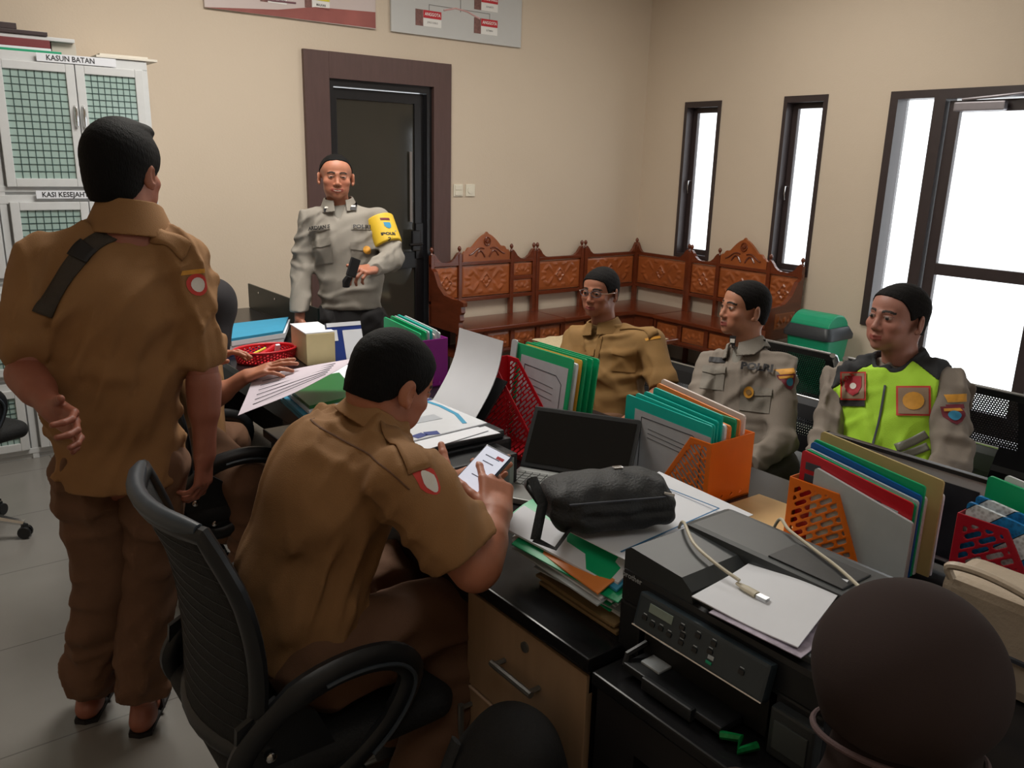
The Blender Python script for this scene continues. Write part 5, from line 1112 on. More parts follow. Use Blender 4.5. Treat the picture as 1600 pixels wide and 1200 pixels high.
def head_piece(C0, face, up, skin, smile=0, h=.0026, neck_to=None, scale=1.0, mouth=(150, 78, 70), brow=(30, 20, 16), open_=0, stache=0, wide=1.0, ears=True):
    L, Fv, U = frame_head(face, up); C0 = np.array(C0, float); Rm = np.array([L, Fv, U])
    s_ = scale
    def W_(p): return C0+(p[0]*L+p[1]*Fv+p[2]*U)*s_
    lo, hi = C0-.155*s_, C0+.155*s_
    F = Field(lo, hi, h)
    E = lambda c, r, k=.02, M=None: F.u(el(W_(c), np.array(r)*s_, Rm if M is None else M), k)
    w_ = wide
    E((0, -.014, .032), (.074*w_, .094, .082), 0); E((0, .036, .036), (.060*w_, .052, .058)); E((0, .030, -.028), (.061*w_, .058, .072)); E((0, .018, -.066), (.055*w_, .058, .044)); E((0, .066, -.093), (.024, .018, .018))
    E((0, -.05, -.03), (.055, .05, .06), .03)
    for q in (-1, 1):
        E((q*.040*w_, .060, -.026), (.022, .018, .018)); E((q*.029*w_, .054, -.062), (.023, .020, .024))
    F.u(rc(W_((-.036, .076, .017)), W_((-.008, .084, .016)), .0075*s_), .014); F.u(rc(W_((.036, .076, .017)), W_((.008, .084, .016)), .0075*s_), .014)
    for q in (-1, 1): F.cut(el(W_((q*.031, .096, .001)), np.array((.017, .013, .0105))*s_, Rm), .012)
    F.u(rc(W_((0, .083, .010)), W_((0, .098, -.030)), .0065*s_, .0098*s_), .012); E((0, .097, -.036), (.0115, .0105, .0085), .008)
    for q in (-1, 1): E((q*.0125, .088, -.039), (.0078, .0105, .007), .006); F.cut(el(W_((q*.006, .1, -.048)), np.array((.0035, .006, .004))*s_, Rm), .003)
    for q in (-1, 1): F.u(el(W_((q*.031, .0755, -.001)), np.array((.0135, .0125, .0115))*s_, Rm), .003); F.u(rc(W_((q*.018, .086, .0045)), W_((q*.044, .078, .003)), .0032*s_), .004)
    mw = .024+.006*smile; cz = .006*smile
    E((0, .070, -.066), (.026, .02, .018), .015)
    for q in (-1, 1):
        F.u(rc(W_((q*mw, .079, -.066+cz)), W_((0, .0915, -.0625)), .003*s_, .0048*s_), .005); F.u(rc(W_((q*mw, .078, -.068+cz)), W_((0, .0885, -.0735-.004*open_)), .003*s_, .0055*s_), .005)
        F.cut(rc(W_((q*mw, .086, -.0665+cz)), W_((0, .0965, -.0678-.002*open_)), .0016*s_, (.0018+.002*open_)*s_), .002)
        if ears:
            er = Rm.copy(); 
            ex = unit(L*q*.85-Fv*.45); ey = unit(np.cross(U, ex)); F.u(el(W_((q*.080*w_, -.012, -.008)), np.array((.008, .019, .031))*s_, np.array([ex, ey, U])), .006); F.cut(el(W_((q*.089*w_, -.004, -.006)), np.array((.006, .010, .018))*s_, np.array([ex, ey, U])), .004); F.u(el(W_((q*.078*w_, .0, -.033)), np.array((.006, .008, .009))*s_, Rm), .006)
    if neck_to is not None: F.u(rc(W_((0, -.022, -.05)), np.array(neck_to, float), .054*s_, .060*s_), .02)
    v, f = F.surf()
    sk = lin(*skin); dk = lin(*mouth); bw = lin(*brow)
    def col(vs):
        q = ((vs-C0)@Rm.T)/s_; c = np.tile(sk, (len(vs), 1)); x, y, z = q[:, 0], q[:, 1], q[:, 2]; ax = np.abs(x)
        red = np.exp(-((ax-.035)**2+(z+.035)**2)/.0009)*(y > .03); c = c*(1-.12*red[:, None]*np.array([0, 1, 1]))
        lz = -.0675+cz*(ax/mw)**2; lip = (ax < mw*1.02) & (z < lz+.0075) & (z > lz-.0095-.004*open_) & (y > .07); c[lip] = dk
        if smile > .5: tt = (ax < mw*.6) & (np.abs(z-lz+.0005) < .0024) & (y > .08); c[tt] = lin(200, 180, 166)
        bz = .0190+.004*np.cos((ax-.03)*90); b_ = (ax > .012) & (ax < .050) & (np.abs(z-bz) < .0046-.05*np.clip(ax-.03, 0, 1)) & (y > .045); c[b_] = bw
        e_ = (((ax-.031)/.0135)**2+((z+.0005)/(.0048 if smile < .5 else .0032))**2 < 1) & (y > .06); c[e_] = lin(170, 150, 138)
        i_ = (((ax-.031)**2+(z+.0005)**2) < .0068**2) & e_; c[i_] = lin(22, 14, 12)
        l_ = (np.abs(ax-.031) < .0155) & (np.abs(z-(.0058 if smile < .5 else .0044)) < .0016) & (y > .06) & ~e_; c[l_] = sk*.35
        if stache: m_ = (ax < .024) & (z < -.052) & (z > -.0605) & (y > .08); c[m_] = c[m_]*(1-stache)+bw*stache
        n_ = (ax < .010) & (ax > .002) & (z < -.043) & (z > -.049) & (y > .09); c[n_] = sk*.35
        return c
    return (v, f), col, (L, Fv, U)
def hair_piece(C0, fr, prof, scale=1.0, off=.008, h=.003, wide=1.0, top=0, quiff=None, fuzz=.0007, temple=0):
    """prof: list of (y, z) lower hair limit, front to back"""
    L, Fv, U = fr; C0 = np.array(C0, float); Rm = np.array([L, Fv, U]); F = Field(C0-.17*scale, C0+.17*scale, h); s_ = scale
    def W_(p): return C0+(p[0]*L+p[1]*Fv+p[2]*U)*s_
    F.u(el(W_((0, -.014, .032+top*.5)), (np.array((.074*wide+off, .094+off, .082+off+top*.5)))*s_, Rm), 0); F.u(el(W_((0, .036, .036)), (np.array((.060*wide+off, .052+off*.6, .058+off)))*s_, Rm), .02); F.u(el(W_((0, -.05, -.03)), np.array((.055+off, .05+off, .06+off))*s_, Rm), .03)
    if quiff: 
        for c, r in quiff: F.u(el(W_(c), np.array(r)*s_, Rm), .02)
    ys = np.array([p[0] for p in prof][::-1]); zs = np.array([p[1] for p in prof][::-1]); o_ = np.argsort(ys); ys, zs = ys[o_], zs[o_]
    def reg(X, Y, Z):
        px, py, pz = X-C0[0], Y-C0[1], Z-C0[2]
        x = (px*L[0]+py*L[1]+pz*L[2])/s_; y = (px*Fv[0]+py*Fv[1]+pz*Fv[2])/s_; z = (px*U[0]+py*U[1]+pz*U[2])/s_
        zm = np.interp(y, ys, zs)+temple*np.clip((np.abs(x)-.02)/.04, 0, 1)*(y > .02)*np.clip((y-.02)/.03, 0, 1); return (zm-z)*.8*s_
    F.inter(reg); 
    if fuzz: F.disp(lambda X, Y, Z: .4*fuzz*(np.sin(X*410+np.sin(Z*230)*2)*np.sin(Y*370+1.3)+.6*np.sin(Z*300+X*150)))
    return F.surf()

def hand_piece(wr, f, n, side, curls, thumb=(30, 20), h=.0026, scale=1.0, spread=1.0, elbow=None, r0=.042, rw=.027, thumb_dir=None):
    """wrist, finger direction, palm normal, 'L'/'R', per finger curl (deg for each joint)"""
    f = unit(f); n = np.array(n, float); n = unit(n-f*(n@f)); t = np.cross(f, n)*(1 if side == 'R' else -1); wr = np.array(wr, float); s_ = scale
    caps = []
    base = [(.031, .088, .042, .0085), (.0105, .094, .046, .0088), (-.0105, .090, .042, .0084), (-.030, .080, .034, .0076)]
    P = []
    for i, (o, l0, ln, r) in enumerate(base):
        b0 = wr+(f*l0+t*o)*s_; a = 0; p = b0; segs = [ln, ln*.62, ln*.52]; d0 = unit(f+t*(o*2.2*(spread)))
        caps.append(rc(wr+(f*.03+t*o*.6)*s_, b0, .0115*s_, .0105*s_))
        cu = curls[i]; cu = (cu, cu, cu*.7) if not hasattr(cu, '__len__') else cu
        for j, sg in enumerate(segs):
            a += math.radians(cu[j]); d = d0*math.cos(a)+n*math.sin(a); q = p+d*sg*s_; caps.append(rc(p, q, r*s_*(1-.06*j), r*s_*(1-.06*(j+1)))); p = q
        P.append(p)
    b0 = wr+(f*.022+t*.026+n*.006)*s_; a1 = math.radians(thumb[0]); td = unit(f*math.cos(a1)+t*math.sin(a1)+n*.25) if thumb_dir is None else unit(thumb_dir)
    q = b0+td*.036*s_; caps.append(rc(b0, q, .0145*s_, .011*s_)); a2 = math.radians(thumb[1]); td2 = unit(td*math.cos(a2)+(f*.6+n*.5-t*.5)*math.sin(a2)); q2 = q+td2*.030*s_; caps.append(rc(q, q2, .0108*s_, .0098*s_)); q3 = q2+td2*.024*s_; caps.append(rc(q2, q3, .0098*s_, .0082*s_)); P.append(q3)
    pts = np.array([c[0] for c in caps]+[c[1] for c in caps]); lo, hi = pts.min(0)-.012, pts.max(0)+.012
    if elbow is not None: lo = np.minimum(lo, np.array(elbow)-.055); hi = np.maximum(hi, np.array(elbow)+.055)
    F = Field(lo, hi, h)
    F.u(bxs(wr+f*.048*s_, np.array((.038, .046, .0125))*s_, np.array([t, f, n]), .012), 0); F.u(el(wr+(f*.03+t*.022+n*.008)*s_, np.array((.018, .028, .014))*s_, np.array([t, f, n])), .008)
    F.u(rc(wr-f*.02*s_, wr+f*.02*s_, rw*.95, rw*1.02, flat=.74, w=n), .012)
    for c in caps[:]: F.u(c, .0045)
    if elbow is not None:
        e = np.array(elbow, float); ax = unit(wr-e); m = e+(wr-e)*.28
        F.u(rc(e, wr, r0*.95, rw*.98), .015); F.u(rc(e+ax*.02, m+ax*.03, r0*1.02, r0*.95), .02)
    return F.surf(), P
def fold_fn(seed, amp, f0=28, dirs=4, aniso=None):
    """cloth folds: narrow ridges that come and go over the surface"""
    r = np.random.RandomState(seed); K = []
    for _ in range(dirs+2):
        d = r.normal(size=3); d[2] = d[2]*1.3; K.append((unit(d)*f0*r.uniform(1.2, 2.6), r.uniform(0, 6), r.uniform(.5, 1), unit(r.normal(size=3))*f0*.5, r.uniform(0, 6)))
    Wv = [(unit(r.normal(size=3))*f0*.5, r.uniform(0, 6)) for _ in range(3)]
    def f(X, Y, Z):
        w_ = sum(np.sin(k[0]*X+k[1]*Y+k[2]*Z+p) for k, p in Wv)*.8; s_ = 0
        for k, p, a, m, mp in K:
            q = np.abs(np.sin((k[0]*X+k[1]*Y+k[2]*Z+p)*.5+w_)); g = np.clip(np.sin(m[0]*X+m[1]*Y+m[2]*Z+mp)+.35, 0, 1.35); s_ = s_+a*g*((1-q*q)**3-.3)
        return -amp*1.5*s_
    return f
def bvh(pc):
    return BVHTree.FromPolygons([tuple(v) for v in pc[0]], [tuple(int(i) for i in f) for f in pc[1]])
def onsurf(tree, c):
    c = Vector(c); o = Vector((0, 0, CAMH)); d = (c-o).normalized(); h_ = tree.ray_cast(o, d, 8); return h_[0] if h_[0] is not None else c
def decal(parent, tree, name, mm, c, n, up, outline, lift=.0022, rings=6, back=.12, smooth=True, flatz=None):
    """embroidered patch: star-shaped outline (metres, in the plane facing n) laid onto the cloth"""
    c = onsurf(tree, c); n = Vector(n).normalized(); up = Vector(up); up = (up-n*up.dot(n)).normalized(); ax = up.cross(n)
    cx = sum(p[0] for p in outline)/len(outline); cy = sum(p[1] for p in outline)/len(outline)
    # densify outline
    O = []
    for i in range(len(outline)):
        a, b_ = outline[i], outline[(i+1) % len(outline)]; k = max(1, int(math.dist(a, b_)/.008))
        for j in range(k): O.append((a[0]+(b_[0]-a[0])*j/k, a[1]+(b_[1]-a[1])*j/k))
    m_ = len(O); P2 = [(cx, cy)]+[(cx+(p[0]-cx)*r/rings, cy+(p[1]-cy)*r/rings) for r in range(1, rings+1) for p in O]
    vs = []
    for x, y in P2:
        o = c+ax*x+up*y+n*back; hit = tree.ray_cast(o, -n, back*2.5)
        vs.append((hit[0] if hit[0] is not None else c+ax*x+up*y)+n*lift)
    fs = [(0, 1+i, 1+(i+1) % m_) for i in range(m_)]+[(1+(r-1)*m_+i, 1+r*m_+i, 1+r*m_+(i+1) % m_, 1+(r-1)*m_+(i+1) % m_) for r in range(1, rings) for i in range(m_)]
    return MB().add(vs, fs, smooth).build(name, mm, parent, world=True)
def decal_text(parent, tree, name, mm, c, n, up, txt, size, lift=.004, bold=.001, sx=1.0, back=.12):
    c = onsurf(tree, c); n = Vector(n).normalized(); up = Vector(up); up = (up-n*up.dot(n)).normalized(); ax = up.cross(n); v, f = text_mesh(txt, size, bold, sx=sx); vs = []
    for p in v:
        o = c+ax*p.x+up*p.y+n*back; hit = tree.ray_cast(o, -n, back*2.5); vs.append((hit[0] if hit[0] is not None else c+ax*p.x+up*p.y)+n*lift)
    return MB().add(vs, f).build(name, mm, parent, world=True)
def rect(w_, h_): return [(-w_/2, -h_/2), (w_/2, -h_/2), (w_/2, h_/2), (-w_/2, h_/2)]
def disc(r, n=16, ry=None): return [(r*math.cos(2*PI*i/n), (ry or r)*math.sin(2*PI*i/n)) for i in range(n)]
def shield(w_, h_): return [(-w_/2, h_/2), (w_/2, h_/2), (w_/2, -.05*h_), (w_*.3, -.35*h_), (0, -h_/2), (-w_*.3, -.35*h_), (-w_/2, -.05*h_)]

def torso_field(P, h=.007, pad=.0, shr=.062, flat=.7, rp=.15, rw_=.145, rch=.155, belly=None, trap=.05, lo=None, hi=None, chest=(.165, .112, .15)):
    """P: dict with pel, neck, shL, shR (arrays). returns Field and the axes"""
    pel, nk, L_, R_ = P['pel'], P['neck'], P['shL'], P['shR']; lat = unit(L_-R_); sc = (L_+R_)/2; upv = unit(nk-pel); dep = unit(np.cross(lat, upv)); lat = unit(lat)   # dep: forward
    wst = P.get('waist', pel*.62+sc*.38); ch = P.get('chest', pel*.28+sc*.72)
    pts = np.array([pel, nk, L_, R_, wst]+([P['elL'], P['elR']] if 'elL' in P else [])); lo_ = pts.min(0)-.26; hi_ = pts.max(0)+.2
    if lo is not None: lo_ = np.maximum(lo_, lo)
    if hi is not None: hi_ = np.minimum(hi_, hi)
    F = Field(lo_, hi_, h); p_ = pad
    F.u(rc(pel, wst, rp+p_, rw_+p_, flat=flat, w=dep), 0); F.u(rc(wst, ch, rw_+p_, rch+p_, flat=flat, w=dep), .05); F.u(el(ch, np.array(chest)+p_, np.array([lat, dep, upv])), .05)
    F.u(rc(sc+(L_-sc)*.86-upv*.012, sc+(R_-sc)*.86-upv*.012, shr+p_), .05)
    nb = nk-upv*.035; F.u(rc(nk-upv*.065-dep*.012, nk-upv*.11, .078+p_, .10+p_, flat=.9, w=dep), .03)
    for S_ in (L_, R_): F.u(rc(nb, S_-upv*.005, trap+p_, shr*.82+p_), .03)
    if belly is not None: F.u(el(wst+dep*belly[0], np.array(belly[1])+p_, np.array([lat, dep, upv])), .05)
    return F, (lat, dep, upv)
def collar(nk, upv, fwd, lat, r=.064, hgt=.035, th=.0045, h=.003, tilt=.35, lift=.0, open_=.025, front=.02, bot=.02):
    nk = np.array(nk, float); c = nk; F = Field(c-.13, c+.13, h); X, Y, Z = F.full(); px, py, pz = X-c[0], Y-c[1], Z-c[2]
    l = px*lat[0]+py*lat[1]+pz*lat[2]; y = px*fwd[0]+py*fwd[1]+pz*fwd[2]; u = px*upv[0]+py*upv[1]+pz*upv[2]+lift
    rr = np.hypot(l, y)-(r+np.maximum(-(u-hgt), 0)*.45+.0*u); d = np.abs(rr)-th
    topz = hgt-np.clip((y+.02)/.09, 0, 1)*(hgt*.9); botz = -bot-.035*np.clip((y)/.06, 0, 1)
    d = np.maximum(d, np.maximum(u-topz, botz-u)); gap = open_*np.clip((-(u-hgt))/(hgt+.03), .35, 1)
    d = np.maximum(d, np.where(y > 0, front*.5+.004-np.abs(l)-0*gap, -1)); F.D = d.astype(np.float32); return F.surf()
def legs_piece(hip, knee, ank, r=(.088, .07, .058), h=.008, seed=1, amp=.004, extra=None):
    pts = np.array([hip, knee, ank]); F = Field(pts.min(0)-.12, pts.max(0)+.12, h); F.u(rc(hip, knee, r[0], r[1]), 0); F.u(rc(knee, ank, r[1], r[2]), .03)
    if extra: 
        for e in extra: F.u(e, .04)
    F.disp(fold_fn(seed, amp, 30)); F.plane(ank, unit(np.array(ank)-np.array(knee)), .004); return F.surf()
def person(lab, loc): return thing('person', lab, 'person', loc)
def J(px, py, d): return npv(at(px, py, d))
HP = [(.13, .082), (.082, .074), (.058, .05), (.048, .012), (.030, -.012), (.018, .0), (.0, .012), (-.012, -.004), (-.028, -.035), (-.06, -.062), (-.12, -.066)]

def under(par, nk, upv, dep): F = Field(nk-.16, nk+.1, .005); F.u(rc(nk-upv*.12+dep*.045, nk-upv*.02+dep*.012, .052, .052), 0); F.plane(nk-upv*.012+dep*.02, unit(upv+dep*.25)); return sdf_mesh('undershirt', [F.surf()], M_polt, par)
# ---- standing man seen from behind
pa = person('standing man in khaki uniform seen from behind, one hand behind his back', (.4, 2.4, 0))
P = dict(pel=J(190, 725, 2.32), neck=J(203, 326, 2.25), shL=J(60, 405, 2.16), shR=J(285, 398, 2.27))
P['chest'] = J(172, 480, 2.22); P['waist'] = J(172, 620, 2.24)
elL, wrL, elR, wrR = J(38, 583, 2.13), J(84, 640, 2.03), J(318, 590, 2.3), J(320, 708, 2.33)
F, (lat, dep, upv) = torso_field(P, h=.007, rp=.158, rw_=.158, rch=.16, shr=.062, flat=.66, chest=(.168, .11, .15), trap=.05)
Fs = F
Fs.u(rc(P['shL'], P['shL']+(elL-P['shL'])*.72, .066, .068), .03); Fs.u(rc(P['shR'], P['shR']+(elR-P['shR'])*.76, .066, .066), .03)
hem = J(190, 752, 2.3); Fs.u(rc(P['pel'], hem, .158, .166, flat=.72, w=dep), .03)
Fs.disp(fold_fn(3, .009, 32, 5)); Fs.plane(J(195, 752, 2.3), (-.02, .03, -1), .004)
Fs.plane(J(345, 583, 2.3), unit(elR-P['shR'])*1.0, .003) if False else None
def sleeve_cut(F, a, b, t, k=.003, reach=.16):
    """trim the sleeve around the limb a-b at fraction t"""
    a = np.array(a); b = np.array(b); ax = unit(b-a); c = a+(b-a)*t; X, Y, Z = F.full(); u = (X-c[0])*ax[0]+(Y-c[1])*ax[1]+(Z-c[2])*ax[2]; r2 = (X-c[0])**2+(Y-c[1])**2+(Z-c[2])**2-u*u
    F.D = np.where((u > 0) & (u < reach) & (r2 < .095**2), np.maximum(F.D, u), F.D).astype(np.float32); return F
Fs.cut(rc(P['neck']+upv*.02, P['neck']+upv*.2, .06, .07), .006)
sh = Fs.surf(); shirt = sdf_mesh('shirt', [sh], M_khk, pa); tree = bvh(sh)
L0, F0, U0 = frame_head((.74, .66, -.02), (.02, .0, 1))
HC = J(193, 270, 2.25)
hp, colf, fr = head_piece(HC, (.72, .69, -.04), (0, 0, 1), (158, 98, 74), neck_to=P['neck']-upv*.06, scale=1.06)
skn = lambda c: (lambda vs: np.tile(lin(*c), (len(vs), 1)))
hl, _ = hand_piece(wrL, J(128, 672, 1.97)-wrL, -npv(CF)*.9+np.array([0, 0, -.35]), 'L', [(35, 35, 25), (25, 40, 30), (12, 32, 26), (10, 25, 20)], thumb=(40, 10), elbow=elL, r0=.046, rw=.03, h=.003, scale=1.05, spread=2.0)
hr, _ = hand_piece(wrR, J(318, 745, 2.34)-wrR, np.array([-.6, .6, 0]), 'R', [25, 30, 32, 35], thumb=(25, 10), elbow=elR, r0=.044, rw=.03, h=.003)
def arm_piece(sh_, el_, r=(.052, .044), h=.006): F = Field(np.minimum(sh_, el_)-.09, np.maximum(sh_, el_)+.09, h); F.u(rc(sh_, el_, r[0], r[1]), 0); return F.surf()
cl = lambda vs: np.where((np.linalg.norm(vs-HC, axis=1) < .16)[:, None], colf(vs), lin(150, 90, 70))
ftL, ftR = J(140, 1085, 2.5), J(222, 1090, 2.44)
def foot(ank, d, L_=.2, h=.004, sole=0):
    d = unit(d); F = Field(np.minimum(ank, ank+d*L_)-.08, np.maximum(ank, ank+d*L_)+.08, h); a = np.array([ank[0], ank[1], .035]); F.u(rc(np.array([ank[0], ank[1], .12]), a, .034, .034), 0); F.u(rc(a-d*.03, a+d*.1, .034, .03), .02); F.u(rc(a+d*.08-[0, 0, .012], a+d*.15-[0, 0, .018], .034, .022, flat=.7, w=np.array([0, 0, 1])), .02)
    F.plane((0, 0, .012), (0, 0, -1), .004); return F.surf(), a
gd = np.array([.45, .9, 0]); f1, a1 = foot(ftL, gd); f2, a2 = foot(ftR, gd)
tor = Field(P['pel']-[.34, .34, .3], P['neck']+[.34, .34, .1], .012); tor.u(rc(P['pel'], P['neck']-upv*.1, .1, .1), 0); tor.u(rc(P['shL'], P['shR'], .045), .02)
sdf_mesh('body', [hp, hl, hr, arm_piece(P['shL'], elL), arm_piece(P['shR'], elR, (.05, .043)), f1, f2, tor.surf(), legs_piece(P['pel']+lat*.06, J(168, 905, 2.4), np.array([ftL[0], ftL[1], .08]), r=(.08, .05, .04), amp=0), legs_piece(P['pel']-lat*.06, J(228, 895, 2.42), np.array([ftR[0], ftR[1], .08]), r=(.08, .05, .04), amp=0)], M_skin, pa, cl)
sdf_mesh('hair', [hair_piece(HC, fr, [(.13, .086), (.085, .076), (.06, .05), (.048, .01), (.03, -.01), (.015, .0), (0, .014), (-.012, -.004), (-.028, -.04), (-.06, -.07), (-.13, -.078)], scale=1.06, off=.012, top=.012, quiff=[((0, .07, .105), (.045, .035, .022)), ((.0, .02, .11), (.055, .06, .018))])], M_hair, pa)
sdf_mesh('collar', [collar(P['neck'], upv, unit(np.array([.6, .8, 0])), np.cross(upv, unit(np.array([.6, .8, 0]))), r=.074, hgt=.02, bot=.075)], M_khk, pa)
hL, hR = P['pel']-lat*-.085-upv*.02, P['pel']-lat*.085-upv*.02
kL, kR = J(168, 905, 2.4), J(228, 895, 2.42)
tl = legs_piece(hL, kL, np.array([ftL[0], ftL[1], .09]), r=(.098, .082, .078), seed=5, amp=.006); tr = legs_piece(hR, kR, np.array([ftR[0], ftR[1], .10]), r=(.098, .08, .074), seed=6, amp=.006)
sdf_mesh('trousers', [tl, tr], M_khk2, pa)
for a_ in (a1, a2):
    s_ = MB(); pts = []; d = unit(gd); l_ = np.array([-d[1], d[0], 0])
    ol = [(-.065, 0), (-.055, .032), (0, .036), (.09, .045), (.15, .044), (.19, .02), (.19, -.02), (.15, -.044), (.09, -.042), (0, -.034), (-.055, -.032)]
    s_.prism(ol, (a_[0], a_[1], .001), d, l_, (0, 0, 1), .013); s_.build('sandal', M_flsh, pa, world=True)
    m = MB(); m.tube([a_+l_*.04+d*.05-[0, 0, .02], a_+l_*.03+d*.08+[0, 0, .012], a_+d*.1+[0, 0, .018], a_-l_*.03+d*.08+[0, 0, .012], a_-l_*.04+d*.05-[0, 0, .02]], .007, 6, flat=2); m.build('sandal_strap', M_flsh, pa, world=True)
def ribbon(name, mm, tree, pts, w_, view, par, lift=.004, n=40, th=.003):
    """band laid on cloth through the given points, seen along view"""
    view = Vector(view).normalized(); P_ = smooth([onsurf(tree, p) for p in pts], max(4, n//len(pts))); rows = []
    for i, p in enumerate(P_):
        t_ = (P_[min(i+1, len(P_)-1)]-P_[max(i-1, 0)]).normalized(); s__ = t_.cross(view).normalized(); row = []
        for q in (-1, -.5, 0, .5, 1):
            o = p+s__*(q*w_/2)-view*.2; hit = tree.ray_cast(o, view, .5); row.append((hit[0] if hit[0] is not None else p+s__*(q*w_/2))-view*lift)
        rows.append(row)
    vs = [v for r_ in rows for v in r_]; k = 5; fs = [(i*k+j, i*k+j+1, (i+1)*k+j+1, (i+1)*k+j) for i in range(len(rows)-1) for j in range(k-1)]
    o = MB().add(vs, fs, True).build(name, mm, par, world=True); md = o.modifiers.new('t', 'SOLIDIFY'); md.thickness = th; md.offset = 1; return o
stp = tag(thing('bag_strap', 'dark grey webbing strap slung diagonally across the back of the standing man', 'strap', tuple(J(140, 410, 2.1))))
ribbon('webbing', M_strap, tree, [at(235, 352, 2.12), at(190, 358, 2.1), at(150, 378, 2.08), at(118, 410, 2.06), at(85, 458, 2.05), at(66, 492, 2.05)], .048, CF, stp, .006)
ribbon('buckle', M_flsh, tree, [at(142, 383, 2.08), at(132, 392, 2.08), at(122, 404, 2.08)], .056, CF, stp, .010, n=9)
# shoulder badge and epaulette of the standing man
nr = unit(np.array([.55, -.83, .1])); 
decal(pa, tree, 'round_badge', M_rp1, at(306, 445, 2.25), nr, (0, 0, 1), disc(.024, ry=.03)); decal(pa, tree, 'badge_centre', M_wp1, at(307, 445, 2.25), nr, (0, 0, 1), disc(.015, ry=.02), lift=.004); decal(pa, tree, 'name_arc', M_gp1, at(300, 425, 2.25), nr, (0, 0, 1), rect(.055, .012))
ribbon('epaulette', M_khk, tree, [at(240, 362, 2.2), at(270, 378, 2.22), at(292, 400, 2.24)], .04, (-.0, .2, -1), pa, .004, n=12)

# ---- smiling policeman by the door
pb = person('smiling standing policeman in grey shirt with yellow armband before the dark door', (1.95, 4.0, 0))
P = dict(pel=J(548, 500, 4.35), neck=J(529, 316, 4.27), shL=J(592, 342, 4.28), shR=J(487, 343, 4.25), chest=J(540, 385, 4.28), waist=J(548, 440, 4.3))
elL, wrL, elR, wrR = J(614, 402, 4.24), J(583, 420, 4.06), J(472, 415, 4.28), J(468, 500, 4.2)
F, (lat, dep, upv) = torso_field(P, h=.007, rp=.158, rw_=.15, rch=.155, shr=.058, flat=.66, trap=.046)
F.u(rc(P['shL'], elL, .062, .058), .025); F.u(rc(elL, wrL, .056, .042), .025); F.u(rc(P['shR'], elR, .062, .056), .025); F.u(rc(elR, wrR, .056, .044), .02)
F.u(rc(P['pel'], J(550, 520, 4.35), .16, .16, flat=.7, w=dep), .02)
F.disp(fold_fn(11, .0055, 36, 5)); F.cut(rc(P['neck']+upv*.01+dep*.01, P['neck']+upv*.2+dep*.02, .052, .065), .006)
F.cut(rc(P['neck']-upv*.09+dep*.11, P['neck']-upv*.02+dep*.05, .012, .035), .005); F.plane(J(550, 487, 4.2), (.0, -.05, -1), .004)
sh = F.surf(); sdf_mesh('shirt', [sh], M_pol, pb); tree = bvh(sh)
HC = J(525, 277, 4.22); hp, colf, fr = head_piece(HC, (-.36, -.93, .03), (.03, 0, 1), (178, 118, 92), smile=1, neck_to=P['neck']-upv*.06, scale=.98, wide=1.1, mouth=(150, 74, 64))
hl, _ = hand_piece(wrL, J(556, 424, 3.95)-wrL, np.array([.2, .35, -.6]), 'L', [(30, 40, 30), (35, 45, 30), (40, 50, 35), (45, 55, 40)], thumb=(55, -5), h=.003, elbow=elL, r0=.035, rw=.026)
hr, _ = hand_piece(wrR, np.array([0, -.1, -1.]), np.array([1, .2, 0]), 'R', [30, 32, 35, 38], h=.003)
tor = Field(P['pel']-[.34, .34, .3], P['neck']+[.34, .34, .1], .012); tor.u(rc(P['pel'], P['neck']-upv*.12, .1, .08), 0); tor.u(rc(P['shL'], P['shR'], .04), .02); tor.u(rc(P['shL'], elL, .036), .02); tor.u(rc(P['shR'], elR, .036), .02); tor.u(rc(elR, wrR, .032, .026), .02)
cl = lambda vs: np.where((np.linalg.norm(vs-HC, axis=1) < .16)[:, None], colf(vs), lin(168, 108, 84))
sdf_mesh('body', [hp, hl, hr, tor.surf()], M_skin, pb, cl)
sdf_mesh('hair', [hair_piece(HC, fr, [(.13, .10), (.07, .085), (.05, .075), (.03, .05), (.0, .035), (-.02, .02), (-.06, .0), (-.13, -.01)], off=.004, top=.0, fuzz=.001, scale=.98, wide=1.1)], M_hair, pb)
tp = []
for s_, kx in ((1, .09), (-1, -.09)):
    hh = P['pel']+lat*kx; tp.append(legs_piece(hh, np.array([hh[0]-.02, hh[1]-.06, .46]), np.array([hh[0], hh[1]-.03, .06]), r=(.1, .075, .07), seed=20+s_))
F = Field(P['pel']-.2, P['pel']+.2, .008); F.u(rc(P['pel']+upv*.05, P['pel']-upv*.06, .146, .15, flat=.7, w=dep), 0); tp.append(F.surf()); sdf_mesh('trousers', tp, M_blk, pb)
for kx in (.09, -.09):
    hh = P['pel']+lat*kx; F = Field((hh[0]-.12, hh[1]-.32, 0), (hh[0]+.12, hh[1]+.12, .12), .005); F.u(rc((hh[0], hh[1]+.03, .04), (hh[0], hh[1]-.18, .035), .04, .042), 0); F.plane((0, 0, .003), (0, 0, -1)); sdf_mesh('shoe', [F.surf()], M_flsh, pb)
fwd = unit(np.array([-.36, -.93, 0])); ltv = np.cross(upv, fwd)
under(pb, P['neck'], upv, unit(dep))
sdf_mesh('collar', [collar(P['neck'], upv, fwd, ltv, r=.066, hgt=.03, front=.05)], M_pol, pb); n_ = -npv(CF)
def pocket(par, tree, c, n, up, w_, h_, mm, nm='pocket'):
    c = onsurf(tree, c); decal(par, tree, nm, mm, c, n, up, rect(w_, h_), lift=.0045); decal(par, tree, 'pocket_flap', mm, c+Vector(up)*(h_*.36), n, up, [(-w_*.52, -h_*.13), (0, -h_*.2), (w_*.52, -h_*.13), (w_*.52, h_*.16), (-w_*.52, h_*.16)], lift=.009)
up_ = Vector(upv)
M_pold = cloth('grey_police_pocket', (132, 126, 117))
